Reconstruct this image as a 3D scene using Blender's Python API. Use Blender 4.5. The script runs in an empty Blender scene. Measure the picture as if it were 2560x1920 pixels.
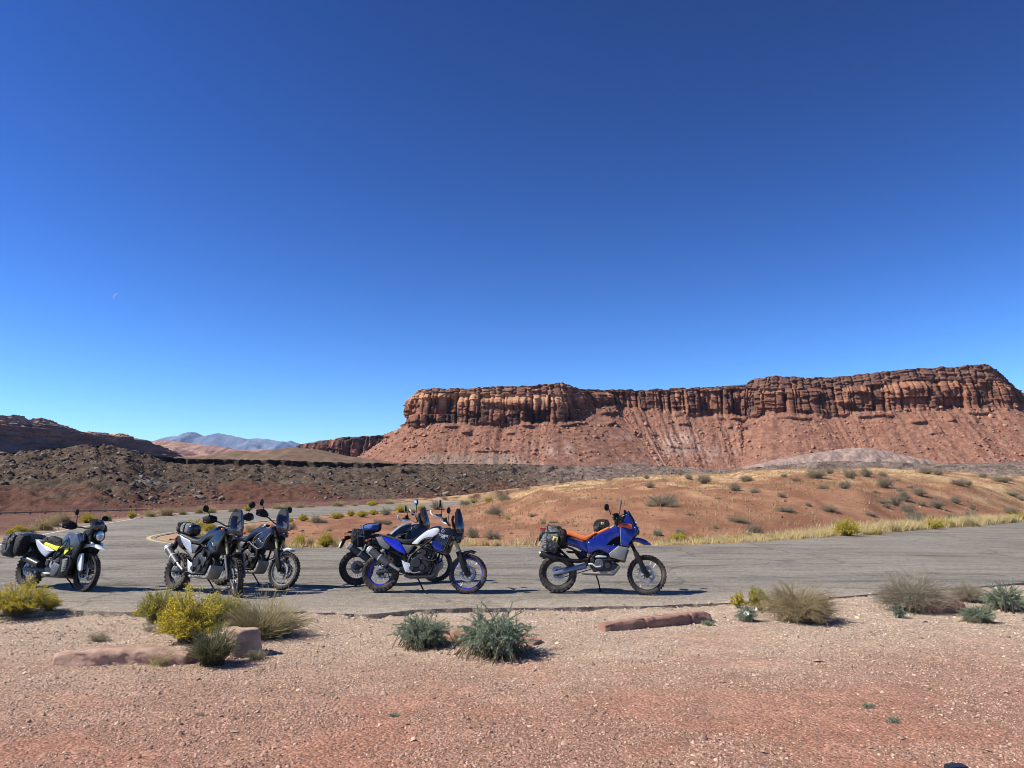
import bpy, bmesh, math, random
import numpy as np
from mathutils import Vector, Matrix, Euler

S = bpy.context.scene
COL = S.collection
R = math.radians

# ------------------------------------------------------------------ camera
F_PX = 1934.0                    # focal length in photo pixels (photo is 2560 x 1920)
CAM_H = 1.8
PITCH = math.atan(268.0 / F_PX)  # the eye-level line lies at row 1228
cam_d = bpy.data.cameras.new('camera')
cam = bpy.data.objects.new('camera', cam_d)
COL.objects.link(cam)
cam.location = (0, 0, CAM_H)
cam.rotation_euler = (math.pi / 2 + PITCH, 0, 0)
cam_d.sensor_fit = 'HORIZONTAL'
cam_d.sensor_width = 36.0
cam_d.lens = 36.0 * F_PX / 2560.0
cam_d.clip_start = 0.1
cam_d.clip_end = 200000
S.camera = cam

# ------------------------------------------------------------------ light
SUN_EL = R(45)
SUN_AZ = R(-99)                  # from +Y (view direction), negative = to the left
SUNV = Vector((math.sin(SUN_AZ) * math.cos(SUN_EL), math.cos(SUN_AZ) * math.cos(SUN_EL), math.sin(SUN_EL)))
w = bpy.data.worlds.new('World')
S.world = w
w.use_nodes = True
nt = w.node_tree
bg = nt.nodes['Background']
sky = nt.nodes.new('ShaderNodeTexSky')
sky.sky_type = 'NISHITA'
sky.sun_disc = False
sky.sun_elevation = SUN_EL
sky.sun_rotation = SUN_AZ % (2 * math.pi)
sky.altitude = 1500
sky.air_density = 1.0
sky.dust_density = 0.1
sky.ozone_density = 3.0
hsv = nt.nodes.new('ShaderNodeHueSaturation')
hsv.inputs['Saturation'].default_value = 1.12
nt.links.new(sky.outputs[0], hsv.inputs['Color'])
# a clear, deep high-desert sky: the same tone curve over the whole dome
sc1 = nt.nodes.new('ShaderNodeVectorMath'); sc1.operation = 'SCALE'; sc1.inputs['Scale'].default_value = 0.1
gm = nt.nodes.new('ShaderNodeGamma'); gm.inputs['Gamma'].default_value = 1.9
sc2 = nt.nodes.new('ShaderNodeVectorMath'); sc2.operation = 'SCALE'; sc2.inputs['Scale'].default_value = 19.3
cap = nt.nodes.new('ShaderNodeVectorMath'); cap.operation = 'MINIMUM'; cap.inputs[1].default_value = (14, 14, 14)
nt.links.new(hsv.outputs[0], sc1.inputs[0]); nt.links.new(sc1.outputs[0], gm.inputs['Color'])
nt.links.new(gm.outputs[0], sc2.inputs[0]); nt.links.new(sc2.outputs[0], cap.inputs[0])
nt.links.new(cap.outputs[0], bg.inputs['Color'])
bg.inputs['Strength'].default_value = 0.1
sun_d = bpy.data.lights.new('sun', 'SUN')
sun_d.energy = 5.0
sun_d.angle = R(0.53)
sun_d.color = (1.0, 0.93, 0.81)
sun = bpy.data.objects.new('sun', sun_d)
COL.objects.link(sun)
sun.rotation_euler = SUNV.to_track_quat('Z', 'Y').to_euler()
sun.location = SUNV * 100
S.view_settings.view_transform = 'Standard'
S.view_settings.look = 'None'
S.view_settings.exposure = 0.64
S.view_settings.gamma = 1.0
S.view_settings.use_curve_mapping = False
S.render.engine = 'CYCLES'
S.cycles.use_denoising = True
S.cycles.pixel_filter_type = 'BLACKMAN_HARRIS'
S.cycles.filter_width = 0.95
S.cycles.max_bounces = 6
S.cycles.diffuse_bounces = 3
S.cycles.glossy_bounces = 3
S.cycles.transparent_max_bounces = 12
S.cycles.volume_bounces = 0
S.cycles.caustics_reflective = False
S.cycles.caustics_refractive = False

# ------------------------------------------------------------------ pixels to places
CP, SP = math.cos(PITCH), math.sin(PITCH)
def ray(px, py):
    u = 960.0 - py
    return np.array([px - 1280.0, F_PX * CP - u * SP, F_PX * SP + u * CP])
def gnd(px, py, z0=0.0):
    d = ray(px, py)
    t = (z0 - CAM_H) / d[2]
    return np.array([d[0] * t, d[1] * t, z0])
def atd(px, py, D):
    d = ray(px, py)
    t = D / d[1]
    return np.array([d[0] * t, D, CAM_H + d[2] * t])
def to_px(x, y, z):
    dz = z - CAM_H
    fw = y * CP + dz * SP
    up = -y * SP + dz * CP
    return 1280.0 + F_PX * x / fw, 960.0 - F_PX * up / fw

# ------------------------------------------------------------------ noise
_rng = np.random.default_rng(11)
_P = _rng.permutation(512)
_P = np.concatenate([_P, _P, _P])
_G2 = np.stack([np.cos(np.arange(16) * math.pi / 8), np.sin(np.arange(16) * math.pi / 8)], 1)
def perlin2(x, y):
    x = np.asarray(x, float); y = np.asarray(y, float)
    x, y = np.broadcast_arrays(x, y)
    xi = np.floor(x).astype(int); yi = np.floor(y).astype(int)
    xf = x - xi; yf = y - yi
    u = xf * xf * xf * (xf * (xf * 6 - 15) + 10); v = yf * yf * yf * (yf * (yf * 6 - 15) + 10)
    def g(ix, iy, dx, dy):
        h = _P[_P[ix & 511] + (iy & 511)] & 15
        return _G2[h, 0] * dx + _G2[h, 1] * dy
    a = g(xi, yi, xf, yf); b = g(xi + 1, yi, xf - 1, yf)
    c = g(xi, yi + 1, xf, yf - 1); d = g(xi + 1, yi + 1, xf - 1, yf - 1)
    return (a + (b - a) * u) * (1 - v) + (c + (d - c) * u) * v
def fbm2(x, y, o=4, lac=2.1, gain=0.5):
    s = 0; a = 1.0
    for i in range(o):
        s = s + a * perlin2(x + i * 17.3, y - i * 9.1); x = x * lac; y = y * lac; a *= gain
    return s
def sstep(a, b, x):
    t = np.clip((x - a) / (b - a), 0, 1)
    return t * t * (3 - 2 * t)

# ------------------------------------------------------------------ meshes
def np_mesh(name, verts, faces, cols=None, smooth=False, attr=None):
    verts = np.ascontiguousarray(verts, dtype=np.float32)
    faces = np.ascontiguousarray(faces, dtype=np.int32)
    me = bpy.data.meshes.new(name)
    k = faces.shape[1]; n = faces.shape[0]
    me.vertices.add(len(verts)); me.vertices.foreach_set('co', verts.ravel())
    me.loops.add(n * k); me.loops.foreach_set('vertex_index', faces.ravel())
    me.polygons.add(n); me.polygons.foreach_set('loop_start', np.arange(0, n * k, k, dtype=np.int32))
    try:
        me.polygons.foreach_set('loop_total', np.full(n, k, dtype=np.int32))
    except Exception:
        pass
    if smooth:
        me.polygons.foreach_set('use_smooth', np.ones(n, dtype=bool))
    me.update(calc_edges=True)
    if cols is not None:
        a = me.color_attributes.new('Col', 'FLOAT_COLOR', 'POINT')
        c = np.ones((len(verts), 4), dtype=np.float32); c[:, :3] = cols
        a.data.foreach_set('color', c.ravel())
    if attr:
        for k2, v in attr.items():
            a = me.attributes.new(k2, 'FLOAT', 'POINT')
            a.data.foreach_set('value', np.ascontiguousarray(v, dtype=np.float32))
    return me
def link(name, me, mat=None, parent=None, loc=None, **props):
    o = bpy.data.objects.new(name, me)
    COL.objects.link(o)
    if mat is not None and me is not None and len(me.materials) == 0:
        me.materials.append(mat)
    if parent is not None: o.parent = parent
    if loc is not None: o.location = [float(c) for c in loc]
    for k, v in props.items(): o[k] = v
    return o
def grid_faces(nr, nc, closed=False):
    i = np.arange(nr - 1)[:, None]; j = np.arange(nc if closed else nc - 1)[None, :]
    j2 = (j + 1) % nc
    a = i * nc + j; b = i * nc + j2; c = (i + 1) * nc + j2; d = (i + 1) * nc + j
    return np.stack([a, b, c, d], -1).reshape(-1, 4)
def mixc(a, b, t):
    t = np.asarray(t)[..., None]
    return np.asarray(a) * (1 - t) + np.asarray(b) * t

# ------------------------------------------------------------------ materials
def new_mat(name):
    m = bpy.data.materials.new(name); m.use_nodes = True
    nt = m.node_tree
    return m, nt, nt.nodes['Principled BSDF']
def N(nt, t, **kw):
    n = nt.nodes.new(t)
    for k, v in kw.items():
        if k.startswith('i_'):
            n.inputs[k[2:].replace('_', ' ')].default_value = v
        else:
            setattr(n, k, v)
    return n
def L(nt, a, b): nt.links.new(a, b)
def ramp(nt, src, stops):
    r = nt.nodes.new('ShaderNodeValToRGB')
    while len(r.color_ramp.elements) < len(stops): r.color_ramp.elements.new(0.5)
    for e, (p, c) in zip(r.color_ramp.elements, stops):
        e.position = p
        e.color = (c, c, c, 1) if np.isscalar(c) else (*c, 1)
    L(nt, src, r.inputs[0])
    return r.outputs[0]
def mul(nt, a, b, fac=1.0):
    m = N(nt, 'ShaderNodeMix', data_type='RGBA', blend_type='MULTIPLY')
    m.inputs[0].default_value = fac
    L(nt, a, m.inputs[6]); L(nt, b, m.inputs[7])
    return m.outputs[2]
def mixn(nt, fac, a, b):
    m = N(nt, 'ShaderNodeMix', data_type='RGBA')
    if hasattr(fac, 'links'): L(nt, fac, m.inputs[0])
    else: m.inputs[0].default_value = fac
    for s, q in ((a, 6), (b, 7)):
        if hasattr(s, 'links'): L(nt, s, m.inputs[q])
        else: m.inputs[q].default_value = (*s, 1)
    return m.outputs[2]
def obj_co(nt): return N(nt, 'ShaderNodeTexCoord').outputs['Object']
def vcol(nt): return N(nt, 'ShaderNodeVertexColor', layer_name='Col').outputs[0]
def noise(nt, co, scale, detail=4, rough=0.55, out='Fac', dist=0.0):
    n = N(nt, 'ShaderNodeTexNoise'); n.inputs['Scale'].default_value = scale
    n.inputs['Detail'].default_value = detail; n.inputs['Roughness'].default_value = rough
    n.inputs['Distortion'].default_value = dist
    L(nt, co, n.inputs['Vector']); return n.outputs[out]
def bump(nt, h, bsdf, strength=0.5, dist=0.1):
    b = N(nt, 'ShaderNodeBump'); b.inputs['Strength'].default_value = strength
    b.inputs['Distance'].default_value = dist
    L(nt, h, b.inputs['Height']); L(nt, b.outputs[0], bsdf.inputs['Normal'])
def rock_mat(name, scale, bscale, bdist, var=(0.7, 1.25)):
    """vertex colour (rock colour, with painted sun and haze on far landforms) with mottling and fine relief"""
    m, nt, b = new_mat(name)
    co = obj_co(nt)
    n1 = ramp(nt, noise(nt, co, scale, 6, 0.65), [(0.3, var[0]), (0.7, var[1])])
    L(nt, mul(nt, vcol(nt), n1), b.inputs['Base Color'])
    b.inputs['Roughness'].default_value = 0.95
    b.inputs['Specular IOR Level'].default_value = 0.1
    bump(nt, noise(nt, co, bscale, 6, 0.7), b, 0.9, bdist)
    return m
def plain(name, c, rough=0.6, metal=0.0, spec=0.5, coat=0.0, dust=0.0):
    m, nt, b = new_mat(name)
    b.inputs['Roughness'].default_value = rough
    b.inputs['Metallic'].default_value = metal
    b.inputs['Specular IOR Level'].default_value = spec
    b.inputs['Coat Weight'].default_value = coat
    co = obj_co(nt)
    n = noise(nt, co, 9.0, 4, 0.6)
    c2 = tuple(min(1, v * 0.8 + 0.004) for v in c)
    col = mixn(nt, ramp(nt, n, [(0.35, 0.0), (0.65, 1.0)]), c, c2)
    if dust > 0:
        n2 = noise(nt, co, 5.0, 5, 0.7)
        fac = ramp(nt, n2, [(0.42, 0.0), (0.75, dust)])
        col = mixn(nt, fac, col, (0.30, 0.21, 0.16))
    L(nt, col, b.inputs['Base Color'])
    L(nt, ramp(nt, n, [(0.3, max(0.0, rough - 0.06)), (0.7, min(1, rough + 0.1))]), b.inputs['Roughness'])
    return m

# ================================================================== THE LAND
# ---- the outline of the asphalt, walked once round (metres, from pixels on the level ground)
def g2(px, py): return gnd(px, py)[:2]
near_edge = [g2(-400, 1540), g2(0, 1538), g2(150, 1526), g2(300, 1529), g2(460, 1533), g2(640, 1531), g2(800, 1530),
             g2(900, 1536), g2(960, 1533), g2(1060, 1522), g2(1250, 1520), g2(1500, 1518), g2(1680, 1512),
             g2(1860, 1506), g2(2096, 1492), g2(2330, 1474), g2(2560, 1458), np.array([18, 20.5]), np.array([30, 30]), np.array([60, 58]), np.array([140, 150])]
far_edge = [np.array([120, 165.]), np.array([60, 80.]), g2(2560, 1304), g2(2380, 1319), g2(2200, 1332), g2(2050, 1344), g2(1900, 1354), g2(1700, 1364), g2(1500, 1366),
            g2(1280, 1366), g2(1000, 1367), g2(860, 1368), g2(700, 1370), g2(560, 1367), g2(470, 1361), g2(410, 1353), g2(388, 1346), g2(395, 1340), g2(430, 1333),
            g2(480, 1326), g2(560, 1314), g2(660, 1303), g2(760, 1293), g2(880, 1283), g2(1000, 1275), g2(1100, 1267.5), g2(1190, 1261), np.array([5., 128.]), np.array([40., 165.])]
back_edge = [np.array([36., 185.]), np.array([-2, 150.]), g2(1150, 1253.5), g2(1050, 1257.5), g2(900, 1264), g2(750, 1268.5), g2(600, 1274), g2(480, 1280.5), g2(407, 1286), g2(340, 1294), g2(270, 1306), g2(190, 1317),
             g2(120, 1330), g2(60, 1342), g2(0, 1357), g2(-140, 1385), g2(-400, 1420)]
ROAD = np.array(near_edge + far_edge + back_edge)
left_close = np.array([[-60, 21.], [-60, 12.]])
ROADP = np.concatenate([ROAD, left_close])

def road_sd(x, y):
    """signed distance to the asphalt outline, negative on the asphalt"""
    x = np.asarray(x, float); y = np.asarray(y, float)
    best = np.full(x.shape, 1e18); inside = np.zeros(x.shape, bool)
    n = len(ROADP)
    for i in range(n):
        a = ROADP[i]; b = ROADP[(i + 1) % n]
        d = b - a; L2 = max(d @ d, 1e-9)
        t = np.clip(((x - a[0]) * d[0] + (y - a[1]) * d[1]) / L2, 0, 1)
        q = (x - a[0] - t * d[0]) ** 2 + (y - a[1] - t * d[1]) ** 2
        best = np.minimum(best, q)
        c = (a[1] > y) != (b[1] > y)
        with np.errstate(divide='ignore', invalid='ignore'):
            xi = a[0] + (y - a[1]) * d[0] / (d[1] if abs(d[1]) > 1e-12 else 1e-12)
        inside ^= c & (x < xi)
    s = np.sqrt(best)
    return np.where(inside, -s, s)

# ---- the height of the open ground
_cr_px = np.array([600, 1000, 1100, 1190, 1250, 1350, 1500, 1650, 1800, 2000, 2150, 2300, 2450, 2560, 2800, 3400])
_cr_py = np.array([1266, 1266, 1264, 1257, 1241, 1219, 1201, 1189, 1182, 1172, 1171, 1178, 1190, 1199, 1215, 1225])
_cr_D = np.array([90, 90, 88, 86, 84, 84, 84, 84, 84, 86, 88, 90, 92, 95, 100, 110])
_rb_px = np.array([-1500, 0, 300, 500, 700, 900, 1100, 1250, 1400, 1600, 3400])
_rb_py = np.array([1286, 1284, 1274, 1265, 1257, 1250, 1244, 1228, 1212, 1200, 1200])
_rb_D = np.array([118, 120, 126, 134, 145, 155, 172, 195, 220, 240, 250])
def ground_h(x, y):
    x = np.asarray(x, float); y = np.asarray(y, float)
    yy = np.maximum(y, 1.0)
    px = 1280 + F_PX * x / (yy * 1.0)
    sd = np.full(x.shape, 60.0)
    near = (np.abs(x) < 250) & (np.abs(y) < 300)
    sd[near] = road_sd(x[near], y[near])
    # dune behind the parking place
    cd = np.interp(px, _cr_px, _cr_D)
    cz = CAM_H + (1228 - np.interp(px, _cr_px, _cr_py)) * cd / F_PX
    d0 = np.interp(px, [300, 700, 1280, 1700, 2200, 2560, 3400], [28, 24, 25, 25.5, 31.5, 45, 120])
    t = np.clip((y - d0) / np.maximum(cd - d0, 5), 0, 1.0)
    dune = np.maximum(cz, 0.2) * (t * (1.35 - 0.35 * t)) + (0.40 * fbm2(x / 14, y / 14, 3) + 0.16 * fbm2(x / 3.5, y / 3.5, 3) - 0.35 * sstep(0.12, 0.0, np.abs(perlin2(x / 15 + 0.2 * perlin2(y / 9, x / 9), y / 60))) ) * sstep(0.0, 0.3, t)
    after = sstep(0, 60, y - cd)
    dune = dune * (1 - after) - 1.0 * after
    # bench left of and beyond the far road, down to the foot of the dark ridge
    bz = CAM_H - (np.interp(px, _rb_px, _rb_py) - 1228) * np.interp(px, _rb_px, _rb_D) / F_PX
    bt = sstep(20, 120, y)
    bench = bz * bt + 0.35 * fbm2(x / 9, y / 9, 3)
    isl = sstep(0, 1, (px - 300) / 300) * (y > d0 - 1)
    behind_road = sstep(-2, 2, (y - np.interp(px, [-3000, -400, 0, 120, 270, 407, 600, 900, 1150, 1300, 1500, 3400],
                                    [12, 17, 25, 31, 42, 58, 74, 96, 138, 165, 175, 180])))
    nat = dune * (1 - behind_road) + bench * behind_road
    front = 1 - sstep(8, 13, y)
    fg = 0.035 * fbm2(x / 2.2, y / 2.2, 3) + 0.05 * perlin2(x / 6, y / 6)
    nat = np.where(y < np.where(px < 388, 200, d0), np.where(y < 25, 0, nat), nat)
    nearside = (y < 20) & (sd > 0) & (px > -600)
    out = np.where(sd > 0, (nat) * sstep(0, 7, sd) - 0.02 * (1 - sstep(0, 2, sd)), -0.12)
    out = np.where(sd < 0, -0.12 * sstep(0, 0.15, -sd) - 0.02, out)
    drop = 0.008 + 0.045 * sstep(-0.15, 0.35, perlin2(x / 1.9 + 3, 0 * x) + 0.25 * (x < 0) - 0.2 * (x > 3))
    out = np.where((y < 17) & (sd > 0), fg * sstep(0, 1.5, sd) - drop * (1 - sstep(0.5, 2.5, sd)) - 0.01, out)
    far = np.hypot(x, y) > 240
    out = np.where(far, np.minimum(out, -1.0), out)
    return out
def gz(x, y): return float(ground_h(np.array([x], float), np.array([y], float))[0])

def build_ground():
    az = np.concatenate([np.arange(-180, -48, 3.0), np.arange(-48, -36, 0.5), np.arange(-36, 36, 0.23), np.arange(36, 48, 0.5), np.arange(48, 180, 3.0)])
    rr = [0.3]
    while rr[-1] < 90000:
        r = rr[-1]
        rr.append(r * (1.02 if 4 < r < 220 else 1.3 if r > 260 else 1.1))
    rr = np.array(rr)
    A, Rr = np.meshgrid(np.radians(az), rr)
    X = Rr * np.sin(A); Y = Rr * np.cos(A)
    Z = ground_h(X, Y)
    sd = np.full(X.shape, 60.0); nr = (np.abs(X) < 250) & (np.abs(Y) < 300); sd[nr] = road_sd(X[nr], Y[nr])
    px = 1280 + F_PX * X / np.maximum(Y, 1)
    # the soil's own colours
    gravel = (Y < 17) & (sd > -1)
    n1 = fbm2(X / 1.6, Y / 1.1, 4)
    n2 = fbm2(X / 4 + 7, Y / 2.5, 3)
    red_w = 1 - sstep(6.3, 9.6, Y + 1.6 * n2 - 0.10 * X)          # the soil is redder and less stony towards the front right
    c_sand = mixc([0.42, 0.280, 0.205], [0.345, 0.178, 0.122], red_w); c_grav = mixc([0.40, 0.300, 0.222], [0.325, 0.188, 0.134], red_w)
    bare = sstep(0.0, 0.30, n1 * 0.6 + n2 * 0.7 + 0.035 * X - 0.05 * (Y - 7.5))
    cg = c_grav * (1 - bare)[..., None] + c_sand * bare[..., None]
    cg = mixc(cg, [0.42, 0.33, 0.25], sstep(10.0, 11.8, Y + n1 * 0.8) * 0.7)
    # dune: red below, straw-coloured above
    cd = np.interp(px, _cr_px, _cr_D)
    n3 = fbm2(X / 9, Y / 16, 4); n4 = fbm2(X / 2.0, Y / 4.0, 4)
    red = mixc([0.225, 0.108, 0.062], [0.325, 0.172, 0.102], sstep(-0.4, 0.4, n4))
    straw = mixc([0.44, 0.285, 0.15], [0.56, 0.39, 0.215], sstep(-0.3, 0.4, n4))
    cdune = mixc(red, straw, sstep(0.62, 1.10, Y / cd + 0.42 * n3 + 0.34 * n4) * sstep(1150, 1350, px))
    bench = mixc([0.118, 0.061, 0.045], [0.165, 0.088, 0.064], sstep(-0.4, 0.4, n4))
    br = sstep(-3, 3, (Y - np.interp(px, [-3000, -400, 0, 120, 270, 407, 600, 900, 1150, 1300, 1500, 3400],
                                    [12, 17, 25, 31, 42, 58, 74, 96, 138, 165, 175, 180])))
    bench = mixc(bench, straw * 0.9, sstep(930, 1080, px) * sstep(0.0, 0.35, n4 + 0.3) * 0.85)
    c = mixc(cdune, bench, br)
    verge = (1 - sstep(0, 2.2, sd + n4 * 1.5)) * (sd > 0) * (Y > 17)
    c = mixc(c, [0.40, 0.29, 0.19], verge * 0.8)
    c = np.where(gravel[..., None], cg, c)
    me = np_mesh('ground', np.stack([X, Y, Z], -1).reshape(-1, 3), grid_faces(len(rr), len(az), True), c.reshape(-1, 3), True,
                 {'gravel': (gravel * 1.0).reshape(-1)})
    m, nt, b = new_mat('desert_soil')
    co = obj_co(nt)
    at = N(nt, 'ShaderNodeAttribute', attribute_name='gravel').outputs['Fac']
    vor = N(nt, 'ShaderNodeTexVoronoi'); vor.inputs['Scale'].default_value = 38; L(nt, co, vor.inputs['Vector'])
    peb = ramp(nt, vor.outputs['Color'], [(0.0, 0.62), (0.6, 1.0), (1.0, 1.35)])
    fine = ramp(nt, noise(nt, co, 26, 6, 0.7), [(0.3, 0.72), (0.7, 1.25)])
    coarse = ramp(nt, noise(nt, co, 2.2, 7, 0.72), [(0.3, 0.75), (0.7, 1.2)])
    base = mul(nt, mul(nt, vcol(nt), coarse), fine)
    L(nt, mixn(nt, at, base, mul(nt, base, peb)), b.inputs['Base Color'])
    b.inputs['Roughness'].default_value = 0.97; b.inputs['Specular IOR Level'].default_value = 0.1
    h = N(nt, 'ShaderNodeMath', operation='ADD')
    L(nt, noise(nt, co, 18, 6, 0.75), h.inputs[0])
    v2 = N(nt, 'ShaderNodeMath', operation='MULTIPLY'); L(nt, vor.outputs['Distance'], v2.inputs[0]); v2.inputs[1].default_value = -0.9
    L(nt, v2.outputs[0], h.inputs[1])
    bump(nt, h.outputs[0], b, 0.7, 0.022)
    link('ground', me, m, kind='structure')
build_ground()

# ---- asphalt
def refine(pts, step, closed=True):
    out = []
    n = len(pts)
    for i in range(n if closed else n - 1):
        a = pts[i]; b = pts[(i + 1) % n]
        k = max(1, int(np.hypot(*(b - a)) / step))
        for j in range(k): out.append(a + (b - a) * j / k)
    if not closed: out.append(pts[-1])
    return np.array(out)
def smooth_line(pts, it=2):
    pts = np.array(pts)
    for _ in range(it):
        q = [pts[0]]
        for i in range(len(pts) - 1):
            q.append(0.75 * pts[i] + 0.25 * pts[i + 1]); q.append(0.25 * pts[i] + 0.75 * pts[i + 1])
        q.append(pts[-1]); pts = np.array(q)
    return pts
def build_road():
    ne = refine(smooth_line(near_edge[:-3]), 0.10, False)
    k = np.exp(-((ne[:, 0] + 2.0) / 4.5) ** 2)
    off = 0.10 * fbm2(ne[:, 0] * 1.1, ne[:, 1] * 0 + 3, 3) + 0.05 * perlin2(ne[:, 0] * 5, ne[:, 0] * 0)
    ne[:, 1] += off * (0.8 + 1.0 * k)
    fe = smooth_line(far_edge); be = smooth_line(back_edge)
    P = np.concatenate([ne, np.array(near_edge[-3:]), fe, be, left_close])
    bm = bmesh.new()
    top = [bm.verts.new((p[0], p[1], 0.0)) for p in P]
    bot = [bm.verts.new((p[0], p[1], -0.11)) for p in P]
    bm.faces.new(top)
    n = len(P)
    for i in range(n):
        bm.faces.new((top[i], bot[i], bot[(i + 1) % n], top[(i + 1) % n]))
    bmesh.ops.recalc_face_normals(bm, faces=bm.faces[:])
    bmesh.ops.triangulate(bm, faces=[f for f in bm.faces if len(f.verts) > 4])
    me = bpy.data.meshes.new('road'); bm.to_mesh(me); bm.free()
    m, nt, b = new_mat('old_asphalt')
    co = obj_co(nt)
    mp = N(nt, 'ShaderNodeMapping'); mp.inputs['Scale'].default_value = (0.10, 0.80, 1); mp.inputs['Rotation'].default_value = (0, 0, R(-7)); L(nt, co, mp.inputs[0])
    mp2 = N(nt, 'ShaderNodeMapping'); mp2.inputs['Scale'].default_value = (0.42, 3.0, 1); mp2.inputs['Rotation'].default_value = (0, 0, R(-5)); L(nt, co, mp2.inputs[0])
    st = ramp(nt, noise(nt, mp.outputs[0], 1.0, 6, 0.68, dist=1.1), [(0.33, 0.58), (0.47, 0.97), (0.7, 1.14)])
    st2 = ramp(nt, noise(nt, mp2.outputs[0], 1.0, 6, 0.72, dist=0.9), [(0.30, 0.60), (0.45, 1.0), (0.7, 1.14)])
    grit = ramp(nt, noise(nt, co, 45, 5, 0.8), [(0.3, 0.55), (0.5, 1.0), (0.72, 1.55)])
    vor = N(nt, 'ShaderNodeTexVoronoi'); vor.inputs['Scale'].default_value = 55; L(nt, co, vor.inputs['Vector'])
    chips = ramp(nt, vor.outputs['Color'], [(0.0, 0.7), (0.7, 1.0), (1.0, 1.5)])
    blot = mixn(nt, ramp(nt, noise(nt, co, 0.25, 4, 0.6), [(0.35, 0.0), (0.65, 1.0)]), (0.200, 0.180, 0.150), (0.262, 0.236, 0.194))
    sep = N(nt, 'ShaderNodeSeparateXYZ'); L(nt, co, sep.inputs[0])
    # loose pale grit drifts over the near margin
    ny = N(nt, 'ShaderNodeMath', operation='ADD'); L(nt, sep.outputs['Y'], ny.inputs[0])
    nn = N(nt, 'ShaderNodeMath', operation='MULTIPLY'); L(nt, noise(nt, co, 0.9, 5, 0.7), nn.inputs[0]); nn.inputs[1].default_value = 2.2
    L(nt, nn.outputs[0], ny.inputs[1])
    ax = N(nt, 'ShaderNodeMath', operation='MULTIPLY'); L(nt, sep.outputs['X'], ax.inputs[0]); ax.inputs[1].default_value = -0.13
    ny2 = N(nt, 'ShaderNodeMath', operation='ADD'); L(nt, ny.outputs[0], ny2.inputs[0]); L(nt, ax.outputs[0], ny2.inputs[1])
    mr = N(nt, 'ShaderNodeMapRange'); mr.inputs[1].default_value = 12.6; mr.inputs[2].default_value = 15.6; mr.inputs[3].default_value = 1; mr.inputs[4].default_value = 0
    L(nt, ny2.outputs[0], mr.inputs[0])
    grit_c = mixn(nt, mr.outputs[0], mul(nt, mul(nt, blot, st), st2), (0.40, 0.335, 0.265))
    g2_ = ramp(nt, noise(nt, co, 7.0, 6, 0.8), [(0.32, 0.66), (0.5, 1.0), (0.70, 1.32)])
    wrp = N(nt, 'ShaderNodeMix', data_type='RGBA', blend_type='LINEAR_LIGHT'); wrp.inputs[0].default_value = 0.5; L(nt, co, wrp.inputs[6]); L(nt, noise(nt, co, 1.3, 4, 0.6, out='Color'), wrp.inputs[7])
    ck = N(nt, 'ShaderNodeTexVoronoi', feature='DISTANCE_TO_EDGE'); ck.inputs['Scale'].default_value = 0.24; L(nt, wrp.outputs[2], ck.inputs['Vector'])
    crk = ramp(nt, ck.outputs['Distance'], [(0.0, 0.66), (0.006, 0.74), (0.014, 1.0)])
    patch = ramp(nt, noise(nt, co, 0.55, 5, 0.65), [(0.56, 1.0), (0.60, 0.84), (0.75, 0.80)])
    c = mul(nt, mul(nt, mul(nt, mul(nt, mul(nt, grit_c, grit), chips), g2_), crk), patch)
    L(nt, c, b.inputs['Base Color'])
    b.inputs['Roughness'].default_value = 0.9; b.inputs['Specular IOR Level'].default_value = 0.2
    h = N(nt, 'ShaderNodeMath', operation='ADD'); L(nt, noise(nt, co, 60, 4, 0.8), h.inputs[0]); L(nt, vor.outputs['Distance'], h.inputs[1])
    bump(nt, h.outputs[0], b, 0.6, 0.02)
    return link('road', me, m, kind='structure')
road = build_road()

def strip(name, pts, width, z, mat, side=0.0):
    p = smooth_line(pts, 3)
    t = np.gradient(p, axis=0); t /= np.linalg.norm(t, axis=1)[:, None]
    n = np.stack([-t[:, 1], t[:, 0]], 1)
    wv = width * (1 + 0.10 * perlin2(np.arange(len(p)) * 0.9, 0 * p[:, 0]))[:, None]
    a = p + n * (side - wv / 2); b = p + n * (side + wv / 2)
    V = np.concatenate([np.c_[a, np.full(len(a), z)], np.c_[b, np.full(len(b), z)]])
    k = len(p); i = np.arange(k - 1)
    return link(name, np_mesh(name, V, np.stack([i, i + 1, i + 1 + k, i + k], 1)), mat, parent=road)
def paint(name, c):
    m, nt, b = new_mat(name)
    co = obj_co(nt)
    f = ramp(nt, noise(nt, co, 14, 6, 0.75), [(0.40, 0.0), (0.60, 1.0)])
    L(nt, mixn(nt, f, (0.3, 0.28, 0.24), c), b.inputs['Base Color']); b.inputs['Roughness'].default_value = 0.8
    return m
strip('white_edge_line', back_edge[2:], 0.13, 0.004, paint('white_road_paint', (0.78, 0.77, 0.73)), side=0.32)
strip('yellow_edge_line', far_edge[12:28], 0.15, 0.004, paint('yellow_road_paint', (0.66, 0.47, 0.12)), side=0.28)

def _h(i, k=0):
    i = np.asarray(i).astype(int)
    return _P[(_P[(i + 37 * k) & 511] + 91 * k + i * 7) & 511] / 511.0
def cells(s, W, k=0):
    """joint-bounded columns along s: id and distance to the nearest joint"""
    j = np.floor(s / W).astype(int)
    best = None
    P0 = [(j + d + 0.15 + 0.7 * _h(j + d, k)) * W for d in (-1, 0, 1, 2)]
    idx = np.zeros(s.shape, int); db = np.full(s.shape, 1e9)
    edges = [(P0[0], j - 1), (P0[1], j), (P0[2], j + 1), (P0[3], j + 2)]
    cid = np.where(s < P0[1], j - 1, np.where(s < P0[2], j, j + 1))
    for p, _ in edges: db = np.minimum(db, np.abs(s - p))
    return cid, db
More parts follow.
